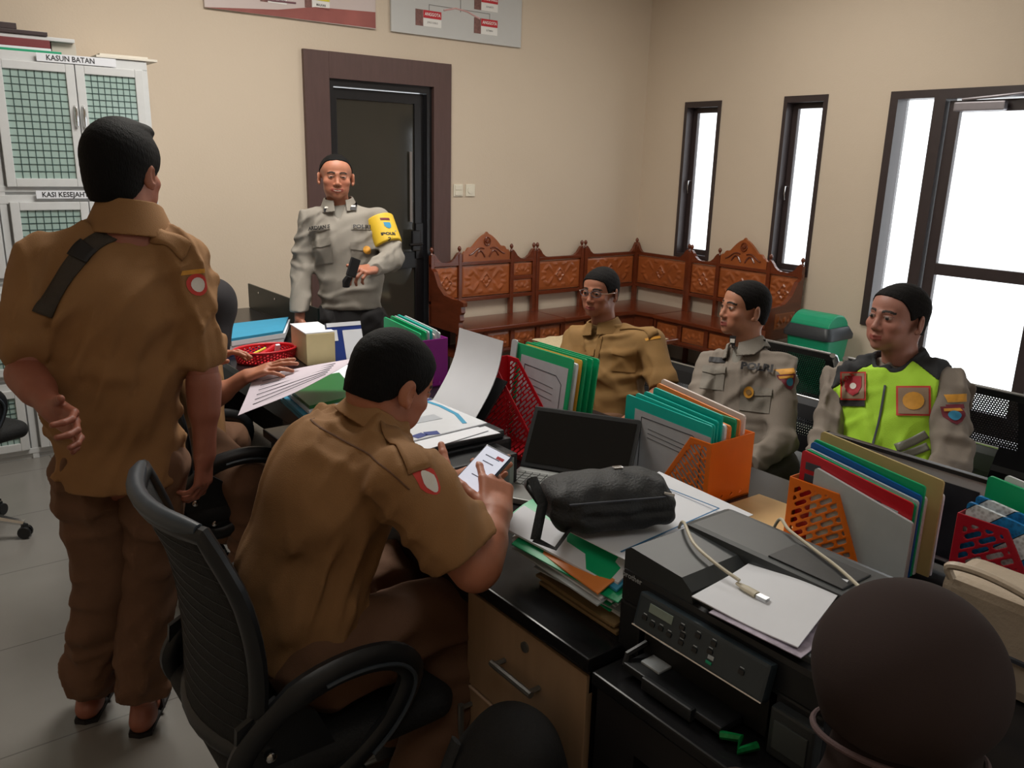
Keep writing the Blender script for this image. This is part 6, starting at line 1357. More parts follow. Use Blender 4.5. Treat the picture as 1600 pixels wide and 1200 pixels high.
for q in ((503, 393), (567, 398)): pocket(pb, tree, at(q[0], q[1], 4.1), n_, up_, .105, .12, M_pold)
decal(pb, tree, 'name_tape', M_pold, at(500, 357, 4.1), n_, up_, rect(.115, .028), lift=.004); decal_text(pb, tree, 'name_lettering', M_ink, at(500, 357, 4.1), n_, up_, 'ARDIAN S', .026, lift=.019)
decal(pb, tree, 'unit_tape', M_pold, at(566, 355, 4.1), n_, up_, rect(.105, .028), lift=.004); decal_text(pb, tree, 'unit_lettering', M_ink, at(566, 355, 4.1), n_, up_, 'POLRI', .028, lift=.019, sx=1.1)
decal(pb, tree, 'round_badge', M_gp1, at(574, 391, 4.1), n_, up_, disc(.018, ry=.021), lift=.012)
for q in ((511, 325), (553, 323)): decal(pb, tree, 'rank_tab', M_ink, at(q[0], q[1], 4.1), n_, up_, rect(.03, .045), lift=.014); decal(pb, tree, 'rank_bar', M_wp1, at(q[0], q[1], 4.1), n_, up_, rect(.02, .01), lift=.017)
# armband around the upper arm
F = Field(P['shL']-.15, P['shL']+.15, .004); ax = unit(elL-P['shL']); F.u(rc(P['shL']-ax*.01, P['shL']+ax*.16, .075, .072), 0); F.plane(P['shL']+ax*.155, ax); F.plane(P['shL']+ax*.005, -ax); ab = F.surf(); abo = sdf_mesh('armband', [ab], M_ylw, pb); t2 = bvh(ab); na = unit(n_*.6+ltv*.75)
decal(abo, t2, 'armband_badge', M_bp1, at(606, 352, 4.2), na, -ax, shield(.03, .034)); decal(abo, t2, 'armband_eagle', M_patch, at(602, 342, 4.2), na, -ax, rect(.04, .012)); decal_text(abo, t2, 'armband_lettering', M_ink, at(609, 365, 4.2), na, -ax, 'POLRI', .02, lift=.002); decal_text(abo, t2, 'armband_number', M_ink, at(611, 373, 4.2), na, -ax, '21', .022, lift=.002)
ph = thing('phone', 'black phone in the left hand of the smiling policeman', 'phone', tuple(J(552, 420, 3.92)))
MB().box(J(552, 418, 3.91), (.065, .012, .09), Matrix.Rotation(.35, 3, 'Y') @ Rz(.4), .006).build('phone_case', M_blk, ph, world=True)
MB().tube([J(546, 432, 3.92), J(541, 440, 3.93), J(541, 448, 3.94)], [.016, .02, .018], 8).build('hanging_tag', M_blk, ph, world=True)

# ---- man with the phone, seated, seen from behind right
pc_ = person('seated man in khaki uniform bent over a smartphone at the near desk', (.65, 1.58, .0))
P = dict(pel=J(478, 985, 1.88), neck=J(590, 650, 1.86), shL=J(520, 684, 1.98), shR=J(645, 757, 1.66), chest=J(520, 770, 1.85), waist=J(468, 890, 1.87))
elR, wrR = J(742, 888, 1.68), J(774, 806, 1.79); elL, wrL = J(650, 800, 2.0), J(693, 765, 1.92)
F, (lat, dep, upv) = torso_field(P, h=.006, rp=.17, rw_=.165, rch=.165, shr=.07, flat=.72, chest=(.175, .125, .15), trap=.06)
F.u(rc(P['shR'], P['shR']+(elR-P['shR'])*.85, .078, .084), .03); F.u(rc(P['shL'], elL, .075, .06), .03)
F.u(el(P['chest']-dep*.03, (.15, .12, .15), np.array([lat, dep, upv])), .05)
F.disp(fold_fn(23, .0065, 32, 5)); F.cut(rc(P['neck']+upv*.02, P['neck']+unit(np.array([.5, .2, 1]))*.2, .06, .07), .006)
sleeve_cut(F, P['shR'], elR, .8, reach=.25); sleeve_cut(F, P['shL'], elL, .85, reach=.2)
hemp = J(500, 1012, 1.9); F.plane(hemp, (-.1, 0, -1), .004)
sh = F.surf(); sdf_mesh('shirt', [sh], M_khk, pc_); tree = bvh(sh)
HC = J(612, 598, 1.86); hp, colf, fr = head_piece(HC, (.90, .10, -.38), (.36, .0, .93), (170, 108, 80), neck_to=P['neck']-upv*.05, scale=1.0)
fR, nR = J(776, 722, 1.90)-wrR, np.array([-.2, .5, -.6])
hr, _ = hand_piece(wrR, fR, J(735, 745, 2.05)-wrR, 'R', [(14, 20, 12), (22, 28, 16), (32, 34, 20), (38, 38, 24)], thumb=(42, 5), elbow=elR, r0=.05, rw=.031, h=.0028, scale=1.05, spread=1.6)
hl, _ = hand_piece(wrL, J(735, 752, 1.97)-wrL, np.array([.0, -.45, .9]), 'L', [(6, 12, 10), (8, 14, 10), (12, 16, 10), (16, 20, 12)], thumb=(62, -10), elbow=elL, r0=.044, rw=.03, h=.0028, scale=1.05)
F2 = Field(P['pel']-[.3, .34, .2], P['neck']+[.3, .34, .1], .012); F2.u(rc(P['pel'], P['neck']-upv*.12, .1, .09), 0); F2.u(rc(P['shL'], P['shR'], .045), .02)
cl = lambda vs: np.where((np.linalg.norm(vs-HC, axis=1) < .16)[:, None], colf(vs), lin(176, 112, 84))
sdf_mesh('body', [hp, hr, hl, arm_piece(P['shR'], elR, (.055, .05)), arm_piece(P['shL'], elL, (.05, .044)), F2.surf()], M_skin, pc_, cl)
sdf_mesh('hair', [hair_piece(HC, fr, [(.13, .086), (.085, .078), (.06, .055), (.048, .02), (.032, -.008), (.018, .004), (0, .016), (-.012, .0), (-.03, -.028), (-.06, -.046), (-.13, -.048)], off=.006, top=.003)], M_hair, pc_)
sdf_mesh('collar', [collar(P['neck']-upv*.01, unit(P['neck']-P['chest']), unit(np.array([.85, .1, -.4])), np.cross(unit(P['neck']-P['chest']), unit(np.array([.85, .1, -.4]))), r=.07, hgt=.03)], M_khk, pc_)
kR, kL = np.array([1.04, 1.50, .60]), np.array([1.08, 1.78, .60]); hR, hL = P['pel']+np.array([.0, -.09, -.03]), P['pel']+np.array([0, .09, -.03])
sdf_mesh('trousers', [legs_piece(hR, kR, np.array([.80, 1.42, .1]), r=(.11, .082, .072), seed=31, amp=.006), legs_piece(hL, kL, np.array([.95, 1.75, .1]), r=(.11, .08, .07), seed=32, amp=.006)], M_khk2, pc_)
for x, y in ((.80, 1.42), (.95, 1.75)):
    F = Field((x-.12, y-.1, 0), (x+.26, y+.1, .13), .005); F.u(rc((x, y, .045), (x+.17, y, .035), .042, .04), 0); F.u(rc((x, y, .05), (x, y, .12), .04, .042), .02); F.plane((0, 0, .003), (0, 0, -1)); sdf_mesh('shoe', [F.surf()], M_flsh, pc_)
nb = unit(-npv(CF)+np.array([.5, -.1, .1])); decal(pc_, tree, 'shoulder_badge', M_rp1, at(668, 748, 1.6), unit(np.array([.55, -.75, .3])), (0, .1, 1), disc(.016, ry=.034)); decal(pc_, tree, 'badge_centre', M_wp1, at(671, 752, 1.6), unit(np.array([.55, -.75, .3])), (0, .1, 1), disc(.009, ry=.024), lift=.004)
ribbon('epaulette', M_khk, tree, [at(608, 668, 1.8), at(634, 700, 1.75), at(655, 738, 1.66)], .045, (-.1, .3, -1), pc_, .004, n=12)
ribbon('yoke_seam', M_khk2, tree, [at(486, 655, 1.8), at(540, 690, 1.78), at(600, 730, 1.72), at(640, 765, 1.65)], .003, CF, pc_, .001, n=30, th=.001)
ph = thing('smartphone', 'smartphone with a lit white screen held by the seated man in khaki', 'phone', tuple(J(745, 745, 1.9)))
pcn = J(748, 742, 1.87); e1 = unit(J(783, 708, 1.93)-J(722, 775, 1.86)); e2 = unit(J(797, 715, 1.93)-J(770, 706, 1.95)+np.array([0, 0, .0])); nn = unit(np.cross(e2, e1)); 
if nn@npv(CF) > 0: nn = -nn
e2 = unit(np.cross(e1, nn)); RM = Matrix([[e2[i], e1[i], nn[i]] for i in range(3)])
MB().box(pcn, (.076, .158, .009), RM, .004).build('case', mat('dark_blue_phone_case', (22, 34, 58), .3, noise_amt=.05), ph, world=True)
scn = MB().box(pcn+nn*.005, (.069, .148, .001), RM, .0003).build('screen', mat('lit_screen', (210, 214, 226), .1, noise_amt=.02, emit=(205, 210, 226, .55)), ph, world=True)
m = MB()
for v_, w_ in ((.035, .03), (.012, .02), (-.008, .026), (.052, .04)): m.box(pcn+nn*.0058+e1*v_, (w_, .0022, .0004), RM)
m.build('screen_text', M_line, scn, world=True); MB().box(pcn+nn*.0058+e1*.058+e2*.018, (.02, .008, .0004), RM).build('red_button', M_red, scn, world=True)

# ---- the three seated visitors
def seated(lab, K, face, up, skin, shirt_m, hair, hairm, seed, sleeves='long', belly=None, head_kw={}, trousers=M_blk, body_f=(-1, 0, 0), rr=(.15, .15, .155), shr=.06, cut_t=.8, lapel=True, chest=(.165, .112, .15), sz=1.0, flat=.68):
    pel = K['pel']; p_ = person(lab, (pel[0], pel[1], .0)); P = {k: K[k] for k in ('pel', 'neck', 'shL', 'shR')}
    F, (lat, dep, upv) = torso_field(P, h=.006, rp=rr[0], rw_=rr[1], rch=rr[2], shr=shr, flat=flat, belly=belly, chest=chest)
    for S_, E_, W_ in (('shL', 'elL', 'wrL'), ('shR', 'elR', 'wrR')):
        if sleeves == 'long': F.u(rc(K[S_], K[E_], shr+.002, .056), .025); F.u(rc(K[E_], K[W_], .056, .044), .025)
        else: F.u(rc(K[S_], K[E_], shr+.004, .066), .025)
    F.disp(fold_fn(seed, .0065, 34, 5)); F.cut(rc(P['neck']+upv*.01+dep*.005, P['neck']+upv*.2+dep*.01, .054, .066), .006)
    if lapel: F.cut(rc(P['neck']-upv*.085+dep*.11, P['neck']-upv*.02+dep*.05, .008, .03), .005)
    if sleeves != 'long':
        for S_, E_ in (('shL', 'elL'), ('shR', 'elR')): sleeve_cut(F, K[S_], K[E_], cut_t, reach=.2)
    F.plane(pel-upv*.08, -upv, .004); sh = F.surf(); so = sdf_mesh('shirt', [sh], shirt_m, p_); tree = bvh(sh)
    hp, colf, fr = head_piece(K['head'], face, up, skin, neck_to=P['neck']-upv*.06, scale=sz, **head_kw)
    pcs = [hp]; HC = K['head']; mid = (K['wrL']+K['wrR'])/2
    for q, (E_, W_) in (('L', ('elL', 'wrL')), ('R', ('elR', 'wrR'))):
        d = unit(K[W_]-K[E_]); pcs.append(hand_piece(K[W_], d+np.array([0, 0, -.15]), np.array([0, 0, -1.]), q, [20, 24, 26, 30], elbow=K[E_], r0=.042, rw=.027, h=.0032)[0])
        pcs.append(arm_piece(K['sh'+q], K[E_], (.046, .042)))
    F2 = Field(pel-[.3, .34, .2], P['neck']+[.3, .34, .1], .012); F2.u(rc(pel, P['neck']-upv*.12, .1, .08), 0); F2.u(rc(P['shL'], P['shR'], .042), .02); pcs.append(F2.surf())
    sk2 = lin(*[c*.96 for c in skin]); cl = lambda vs: np.where((np.linalg.norm(vs-HC, axis=1) < .16*sz)[:, None], colf(vs), sk2)
    sdf_mesh('body', pcs, M_skin, p_, cl); sdf_mesh('hair', [hair_piece(HC, fr, hair, off=.005, scale=sz, fuzz=.0012, wide=head_kw.get('wide', 1.0))], hairm, p_)
    tp = []
    for q, s_ in (('L', 1), ('R', -1)):
        hh = pel+lat*.09*s_+np.array([0, 0, -.0]); kn = hh+np.array(body_f)*.40+np.array([0, 0, .02]); tp.append(legs_piece(hh, kn, np.array([kn[0]-.02, kn[1], .09]), r=(.098, .075, .062), seed=seed+3+s_)); 
        a = np.array([kn[0]-.02, kn[1], 0]); F = Field(a-[.26, .1, 0], a+[.1, .1, .13], .005); F.u(rc(a+[0.02, 0, .045], a+[-.16, 0, .036], .042, .04), 0); F.u(rc(a+[0, 0, .05], a+[0, 0, .12], .042, .042), .02); F.plane((0, 0, .003), (0, 0, -1)); sdf_mesh('shoe', [F.surf()], M_flsh, p_)
    sdf_mesh('trousers', tp, trousers, p_)
    return p_, tree, (lat, dep, upv), fr, so, sh, P
HS = [(.13, .078), (.09, .070), (.062, .052), (.048, .024), (.032, -.004), (.018, .004), (0, .016), (-.012, .0), (-.03, -.028), (-.06, -.048), (-.13, -.05)]
K = dict(pel=J(952, 668, 3.92), neck=J(943, 505, 3.9), head=J(938, 456, 3.84), shR=J(900, 530, 4.0), shL=J(1018, 534, 3.76), elR=J(886, 612, 3.9), wrR=J(905, 665, 3.72), elL=J(1038, 612, 3.68), wrL=J(985, 655, 3.5))
pd_, tree, ax3, fr, so, sh, P = seated('seated man with glasses in tan short sleeved shirt behind the green folders', K, (-.97, -.28, .02), (0, 0, 1), (166, 110, 86), M_tan, HS, M_hairg, 41, sleeves='short', trousers=M_khk2, rr=(.16, .155, .155), cut_t=.92, sz=.98)
sdf_mesh('collar', [collar(P['neck'], ax3[2], unit(np.array([-.95, -.3, 0])), np.cross(ax3[2], unit(np.array([-.95, -.3, 0]))), r=.066, hgt=.026)], M_tan, pd_)
gl = thing('glasses', 'rectangular dark rimmed glasses on the seated man in tan shirt', 'glasses', tuple(K['head'])); Lh, Fh, Uh = fr
def HW(x, y, z): return K['head']+Lh*x+Fh*y+Uh*z
m = MB()
for q in (-1, 1): m.tube([HW(q*(.031+.024*math.cos(a))*1.0, .098-.012*abs(q*(.031+.024*math.cos(a)))/.055, .0+.015*math.sin(a)*(1.0)) for a in np.linspace(0, 2*PI, 17)[:-1]], .0017, 6, closed=True)
m.tube([HW(-.009, .1, .004), HW(0, .103, .006), HW(.009, .1, .004)], .0015, 6); m.build('rim', M_line, gl, world=True)
for q in (-1, 1): MB().tube([HW(q*.054, .086, .004), HW(q*.077, .06, .004), HW(q*.082, -.005, .004), HW(q*.08, -.02, -.008)], .0022, 6).build('temple', mat('shiny_temple', (200, 180, 170), .2, .7, noise_amt=.03), gl, world=True)
nf = unit(np.array([-.8, -.6, .1]))
for q in ((912, 560), (975, 562)): pocket(pd_, tree, at(q[0], q[1], 3.7), nf, (0, 0, 1), .11, .11, cloth('tan_pocket', (142, 106, 58)))
ribbon('button_placket', cloth('tan_placket', (134, 100, 54)), tree, [at(939, 525, 3.7), at(932, 560, 3.7), at(925, 600, 3.65)], .02, -nf, pd_, .002, n=16, th=.002)
ribbon('epaulette', M_tan, tree, [at(975, 495, 3.8), at(1000, 508, 3.78), at(1022, 525, 3.74)], .045, (-.1, .2, -1), pd_, .004, n=12)
decal(pd_, tree, 'shoulder_badge', M_gp1, at(1022, 528, 3.7), unit(np.array([-.1, -.9, .4])), (0, 0, 1), rect(.06, .012))

K = dict(pel=J(1180, 725, 3.42), neck=J(1167, 538, 3.46), head=J(1163, 482, 3.42), shR=J(1112, 570, 3.6), shL=J(1222, 575, 3.34), elR=J(1086, 655, 3.46), wrR=J(1090, 710, 3.2), elL=J(1222, 692, 3.24), wrL=J(1150, 735, 3.1))
pe_, tree, ax3, fr, so, sh, P = seated('seated policeman in grey shirt looking left, moustache, behind the teal folders', K, (-.93, .36, .10), (0, 0, 1), (184, 128, 102), M_pol2, [(.13, .080), (.09, .072), (.062, .056), (.046, .034), (.03, .0), (.016, .004), (0, .016), (-.012, .0), (-.03, -.034), (-.06, -.056), (-.13, -.06)], M_hairg, 51, head_kw=dict(stache=.5, open_=.3), trousers=M_dgt, rr=(.155, .155, .155), shr=.058, sz=1.0)
sdf_mesh('collar', [collar(P['neck'], ax3[2], unit(np.array([-.97, .1, 0])), np.cross(ax3[2], unit(np.array([-.97, .1, 0]))), r=.066, hgt=.03, front=.05)], M_pol, pe_)
under(pe_, P['neck'], ax3[2], ax3[1]); nf = unit(-npv(CF)*.8+np.array([-.5, 0, .1])); uz = Vector((0, 0, 1))
decal(pe_, tree, 'name_tape', M_ink, at(1121, 562, 3.4), nf, uz, rect(.075, .022), lift=.006); pocket(pe_, tree, at(1115, 590, 3.4), nf, uz, .1, .1, M_pold); pocket(pe_, tree, at(1180, 624, 3.2), nf, uz, .12, .1, M_pold)
decal_text(pe_, tree, 'unit_lettering', M_ink, at(1183, 574, 3.25), nf, uz, 'POLRI', .04, lift=.017, bold=.002, sx=1.2)
decal(pe_, tree, 'round_badge', M_gp1, at(1170, 613, 3.2), nf, uz, disc(.02, ry=.024), lift=.013); decal(pe_, tree, 'badge_centre', M_tan, at(1170, 613, 3.2), nf, uz, disc(.011), lift=.015)
ns = unit(-npv(CF)+np.array([.3, -.5, .1]))
decal(pe_, tree, 'sleeve_arc', M_gp1, at(1233, 580, 3.3), ns, uz, rect(.055, .022)); decal(pe_, tree, 'sleeve_shield', M_patch, at(1233, 597, 3.3), ns, uz, shield(.055, .062), lift=.003); decal(pe_, tree, 'shield_centre', M_bp1, at(1233, 597, 3.3), ns, uz, disc(.016), lift=.005); decal(pe_, tree, 'shield_gold', M_gp1, at(1231, 589, 3.3), ns, uz, rect(.04, .01), lift=.005)
for q, s_ in (((1190, 538), 1), ((1145, 533), .8)): decal(pe_, tree, 'rank_tab', M_ink, at(q[0], q[1], 3.3), nf, uz, rect(.03*s_, .04), lift=.016); decal(pe_, tree, 'rank_bar', M_wp1, at(q[0], q[1], 3.3), nf, uz, rect(.022*s_, .016), lift=.019)

K = dict(pel=J(1405, 770, 2.92), neck=J(1408, 556, 2.93), head=J(1402, 497, 2.88), shR=J(1312, 600, 3.06), shL=J(1480, 606, 2.8), elR=J(1290, 695, 2.96), wrR=J(1300, 750, 2.75), elL=J(1490, 722, 2.68), wrL=J(1440, 765, 2.52))
pf_, tree, ax3, fr, so, sh, P = seated('seated officer in a lime green traffic vest before the bright glass door', K, (-.96, .20, .10), (0, 0, 1), (172, 120, 104), M_pol2, [(.13, .084), (.09, .076), (.062, .062), (.05, .046), (.035, .026), (.02, .0), (0, .016), (-.012, .0), (-.03, -.026), (-.06, -.046), (-.13, -.05)], M_hairg, 61, head_kw=dict(wide=1.08), trousers=M_dgt, rr=(.17, .178, .17), shr=.064, lapel=False, sz=1.04, belly=(.03, (.15, .12, .13)))
lat, dep, upv = ax3; sc = (P['shL']+P['shR'])/2
def vest_field(pad):
    F, _ = torso_field(P, h=.0055, pad=pad, rp=.17, rw_=.178, rch=.17, shr=.064, flat=.68, belly=(.03, (.15, .12, .13))); F.disp(fold_fn(61, .0065, 34, 5))
    for S_, E_ in (('shL', 'elL'), ('shR', 'elR')):
        s0 = K[S_]; e0 = K[E_]; sgn = 1 if S_ == 'shL' else -1; F.plane(s0-lat*sgn*.005, lat*sgn*.96+upv*.0, .006)
    F.cut(rc(P['neck']-upv*.05+dep*.03, P['neck']+upv*.2+dep*.01, .07, .085), .006); F.plane(P['pel']-upv*.06, -upv, .004); return F
c0 = P['neck']-upv*.075
def yoke(X, Y, Z):
    px, py, pz = X-c0[0], Y-c0[1], Z-c0[2]; l = px*lat[0]+py*lat[1]+pz*lat[2]; u = px*upv[0]+py*upv[1]+pz*upv[2]; return (.055-.75*np.maximum(np.abs(l)-.06, 0))-u
V1 = vest_field(.02); D0 = V1.D.copy(); X, Y, Z = V1.full(); g = yoke(X, Y, Z).astype(np.float32)
V1.D = np.maximum(D0, -g-.001); vl = V1.surf(); vo = sdf_mesh('vest', [vl], M_lime, pf_); V1.D = np.maximum(D0, g); vy = V1.surf(); sdf_mesh('vest_yoke', [vy], M_vblk, pf_)
# black rim of the neck opening and arm holes
V2 = vest_field(.023); px, py, pz = X-P['neck'][0], Y-P['neck'][1], Z-P['neck'][2]
a_ = P['neck']-upv*.05+dep*.03; b_ = P['neck']+upv*.2+dep*.01; nd = rc(a_, b_, .084, .10)[2](X, Y, Z); V2.D = np.maximum(V2.D, nd).astype(np.float32); sdf_mesh('neck_binding', [V2.surf()], M_vblk, pf_)
t3 = bvh(vl); nf = unit(dep); nv = unit(-npv(CF)*.6+dep*.7)
ribbon('zip', M_line, t3, [at(1383, 602, 2.7), at(1375, 650, 2.7), at(1365, 690, 2.65), at(1360, 715, 2.6)], .007, -Vector(nv), vo, .003, n=16, th=.002)
ribbon('reflective_tape', M_refl, t3, [at(1400, 700, 2.6), at(1425, 690, 2.6), at(1448, 678, 2.6)], .028, -Vector(nv), vo, .003, n=12, th=.002); ribbon('reflective_tape', M_refl, t3, [at(1408, 712, 2.6), at(1430, 705, 2.6), at(1450, 697, 2.6)], .026, -Vector(nv), vo, .003, n=12, th=.002)
decal(vo, t3, 'square_patch', M_rp1, at(1427, 626, 2.7), nv, (0, .15, 1), rect(.105, .1), lift=.004); decal(vo, t3, 'patch_field', mat('grey_brown_patch', (150, 126, 104), .7, noise_amt=.1), at(1427, 626, 2.7), nv, (0, .15, 1), rect(.092, .088), lift=.006); decal(vo, t3, 'patch_emblem', M_gp1, at(1427, 626, 2.7), nv, (0, .15, 1), disc(.033, ry=.03), lift=.008)
decal(vo, t3, 'square_patch', M_rp1, at(1333, 603, 2.85), nv, (0, .15, 1), rect(.085, .1), lift=.008); decal(vo, t3, 'patch_field', MATS['grey_brown_patch'], at(1333, 603, 2.85), nv, (0, .15, 1), rect(.074, .09), lift=.010); decal(vo, t3, 'patch_shield', mat('crimson_patch', (160, 30, 44), .7, noise_amt=.08), at(1333, 603, 2.85), nv, (0, .15, 1), shield(.056, .07), lift=.013); decal(vo, t3, 'patch_emblem', M_wp1, at(1333, 603, 2.85), nv, (0, .15, 1), disc(.011), lift=.016)
decal(vo, t3, 'name_tape', M_ink, at(1331, 628, 2.85), nv, (0, .15, 1), rect(.085, .03), lift=.006)
ns = unit(-npv(CF)+np.array([.1, -.3, .1]))
decal(pf_, tree, 'sleeve_arc', M_gp1, at(1494, 622, 2.7), ns, uz, rect(.06, .026)); decal(pf_, tree, 'sleeve_bar', M_patch, at(1492, 635, 2.7), ns, uz, rect(.052, .014)); decal(pf_, tree, 'sleeve_shield', M_patch, at(1490, 649, 2.7), ns, uz, shield(.056, .06), lift=.003); decal(pf_, tree, 'shield_centre', M_bp1, at(1490, 649, 2.7), ns, uz, disc(.016), lift=.005); decal(pf_, tree, 'shield_gold', M_gp1, at(1488, 640, 2.7), ns, uz, rect(.045, .009), lift=.005)

# ---- woman in the foreground, brown headscarf
pg = person('seated woman in dark brown headscarf seen from behind at the lower right edge', (.93, .40, 0))
HC = J(1414, 1068, 1.03); g_f = unit(np.array([.86, .5, -.12])); Lh, Fh, Uh = frame_head(g_f, (.0, 0, 1)); Rm = np.array([Lh, Fh, Uh])
def GW(x, y, z): return HC+Lh*x+Fh*y+Uh*z
F = Field(HC-[.16, .16, .2], HC+[.16, .16, .16], .004); F.u(el(GW(0, -.012, .022), (.113, .132, .110), Rm), 0); F.u(el(GW(0, .02, -.04), (.098, .10, .09), Rm), .03)
F.disp(lambda X, Y, Z: -.004*np.sin((X-Y)*55+Z*45+np.sin(Z*40))*np.clip((HC[2]+.03-Z)*8, 0, 1)); F.plane(GW(0, 0, -.075), -Uh-.25*Fh, .006); F.cut(el(GW(0, .10, -.02), (.055, .05, .07), Rm), .01)
sdf_mesh('headscarf_cap', [F.surf()], M_hij, pg)
F = Field(HC-[.34, .34, .42], HC+[.34, .34, .1], .007); F.u(rc(GW(0, -.02, -.05), GW(0, -.03, -.17), .078, .07), 0); F.u(rc(GW(0, -.03, -.17), GW(0, -.02, -.30), .08, .14), .05); F.u(rc(GW(-.17, -.02, -.235), GW(.17, -.02, -.235), .062), .06); F.u(el(GW(0, -.0, -.33), (.2, .13, .14), Rm), .06)
F.disp(fold_fn(71, .006, 26, 4)); sdf_mesh('headscarf_drape', [F.surf()], M_hij, pg)
m = MB(); ring = [GW(.100*math.cos(a), -.005+.112*math.sin(a), -.074-.020*math.sin(a)) for a in np.linspace(0, 2*PI, 40)[:-1]]; m.tube(ring, .0042, 8, closed=True); m.build('scarf_edge', cloth('mauve_brown_edge', (92, 72, 72)), pg, world=True)
hp, colf, _ = head_piece(HC, g_f, (0, 0, 1), (170, 112, 88), h=.004, neck_to=GW(0, -.02, -.2), ears=False)
shL_, shR_ = GW(.185, -.02, -.26), GW(-.185, -.02, -.26); elL_, elR_ = GW(.25, .10, -.44), GW(-.25, .1, -.44); wL_, wR_ = np.array([1.0, .62, .80]), np.array([1.1, .3, .8]); pel = np.array([HC[0]-.05, HC[1]-.02, .52])
h1, _ = hand_piece(wL_, np.array([.4, .25, -.3]), np.array([0, 0, -1.]), 'L', [25]*4, elbow=elL_, h=.004); h2, _ = hand_piece(wR_, np.array([.8, .3, -.3]), np.array([0, 0, -1.]), 'R', [25]*4, elbow=elR_, h=.004)
F2 = Field(pel-.2, GW(0, 0, -.1)+.2, .014); F2.u(rc(pel, GW(0, -.02, -.3), .1, .08), 0)
sdf_mesh('body', [hp, F2.surf()], M_skin, pg, lambda vs: np.where((np.linalg.norm(vs-HC, axis=1) < .16)[:, None], colf(vs), lin(160, 104, 80)))
F = Field(pel-[.35, .35, .2], GW(0, 0, 0)+[.35, .4, 0], .009); F.u(rc(pel, GW(0, -.02, -.28), .16, .15), 0)
for a, b_, c in ((shL_, elL_, None), (shR_, elR_, None)): F.u(rc(a, b_, .062, .055), .03)
F.disp(fold_fn(72, .006, 22)); F.plane((0, 0, .44), (0, 0, -1)); sdf_mesh('blouse', [F.surf()], cloth('dark_brown_blouse', (62, 44, 40)), pg)
sdf_mesh('skirt', [legs_piece(pel+[0.05, .09, -.02], pel+np.array([.18, .12, .0]), pel+np.array([.12, .12, -.42]), r=(.12, .1, .09), seed=73), legs_piece(pel+[0.05, -.09, -.02], pel+np.array([.18, -.1, .0]), pel+np.array([.12, -.1, -.42]), r=(.12, .1, .09), seed=74)], M_blk, pg)

# ---- woman behind the standing man
phn = person('seated woman in black headscarf mostly hidden by the standing man, handling papers', (1.05, 3.3, 0))
HC = J(334, 480, 3.4); g_f = unit(np.array([.55, .8, -.25])); Lh, Fh, Uh = frame_head(g_f, (0.1, 0, 1)); Rm = np.array([Lh, Fh, Uh])
F = Field(HC-.2, HC+.18, .005); F.u(el(GW(0, -.012, .022), (.092, .108, .098), Rm), 0); F.u(rc(GW(0, 0, -.03), GW(0, -.02, -.15), .082, .085), .04); F.cut(el(GW(0, .105, -.015), (.05, .045, .07), Rm), .01); sdf_mesh('headscarf', [F.surf()], M_hij2, phn)
hp, colf, _ = head_piece(HC, g_f, (0, 0, 1), (170, 112, 88), h=.004, neck_to=GW(0, -.02, -.18), ears=False)
pel = np.array([.84, 3.15, .56]); shL_, shR_ = np.array([.93, 3.5, .9]), np.array([.86, 3.14, .9]); elR_, wr_ = J(318, 632, 3.02), J(385, 588, 3.0); elL_, wl_ = J(300, 590, 3.2), J(325, 570, 3.1)
h1, _ = hand_piece(wr_, J(440, 568, 2.98)-wr_, np.array([.1, .2, -1.]), 'R', [(5, 8, 5), (8, 10, 8), (14, 14, 10), (18, 18, 12)], thumb=(35, -5), elbow=elR_, r0=.04, rw=.026, h=.003, spread=1.6); h2, _ = hand_piece(wl_, J(365, 545, 3.08)-wl_, np.array([.3, -.4, -.8]), 'L', [20, 24, 28, 30], elbow=elL_, r0=.038, rw=.025, h=.003)
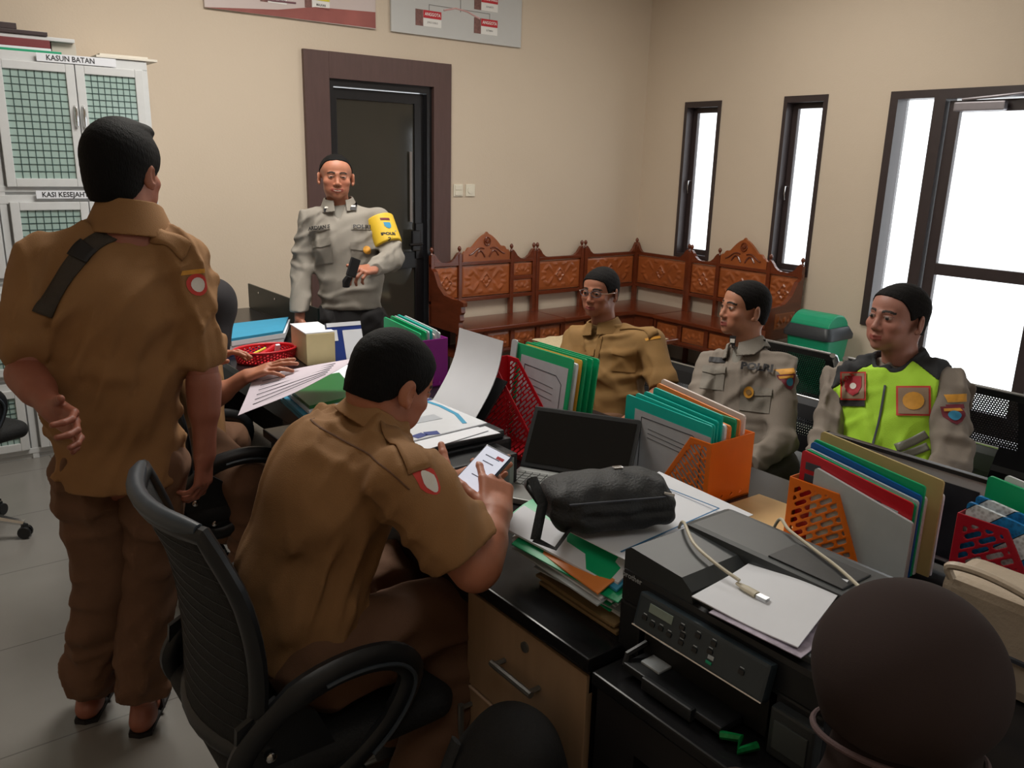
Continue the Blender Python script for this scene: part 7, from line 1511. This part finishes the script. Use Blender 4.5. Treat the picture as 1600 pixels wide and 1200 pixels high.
F2 = Field((.6, 2.8, .4), (1.3, 3.7, 1.2), .012); F2.u(rc(pel, (.93, 3.33, .92), .09, .06), 0); F2.u(rc((.93, 3.33, .92), GW(0, -.02, -.1), .05), .02); F2.u(rc(shR_, elR_, .04), .02); F2.u(rc(shL_, elL_, .04), .02); F2.u(rc(shL_, shR_, .045), .02)
sdf_mesh('body', [hp, h1, h2, F2.surf()], M_skin, phn, lambda vs: np.where((np.linalg.norm(vs-HC, axis=1) < .16)[:, None], colf(vs), lin(172, 112, 86)))
F = Field((.6, 2.75, .42), (1.35, 3.75, 1.1), .008); F.u(rc(pel, (.92, 3.32, .86), .15, .13), 0); F.u(rc(shL_, shR_, .06), .05); F.u(rc(shR_, elR_, .058, .052), .03); F.u(rc(shL_, elL_, .058, .05), .03); F.disp(fold_fn(81, .005, 24)); sdf_mesh('shirt', [F.surf()], M_khk, phn)
sdf_mesh('trousers', [legs_piece(np.array([.86, 3.05, .56]), np.array([.95, 2.78, .50]), np.array([.93, 2.8, .1]), r=(.11, .085, .065), seed=82), legs_piece(np.array([.88, 3.25, .56]), np.array([1.02, 3.2, .52]), np.array([1.0, 3.2, .1]), r=(.11, .08, .065), seed=83)], M_khk2, phn)
M_sheer = mat('printed_pale_paper', (206, 196, 208), .6, noise_amt=.06, noise_scale=14)
hs = sheet('paper_sheet', 'large printed paper held above the desk by the woman in black headscarf', 'paper', (at(372, 652, 2.75), at(528, 580, 2.85), at(552, 560, 3.05), at(395, 590, 3.02)), .001, M_sheer, nu=16, nv=10, wav=.006)
m = MB()
for i in range(6):
    v_ = .15+.13*i; p = at(372, 652, 2.75).lerp(at(395, 590, 3.02), v_); q = at(528, 580, 2.85).lerp(at(552, 560, 3.05), v_); a, b_ = p.lerp(q, .12), p.lerp(q, .85); m.tube([a+V(0, 0, .004), b_+V(0, 0, .004)], .0012, 4)
m.build('printed_line', M_line, hs, world=True)
sheet('paper_sheet', 'white paper lying under the held print on the back desk', 'paper', ((1.2, 3.0, DZ_+.001), (1.5, 2.99, DZ_+.001), (1.72, 3.28, DZ_+.001), (1.3, 3.33, DZ_+.001)), .002, M_paper)
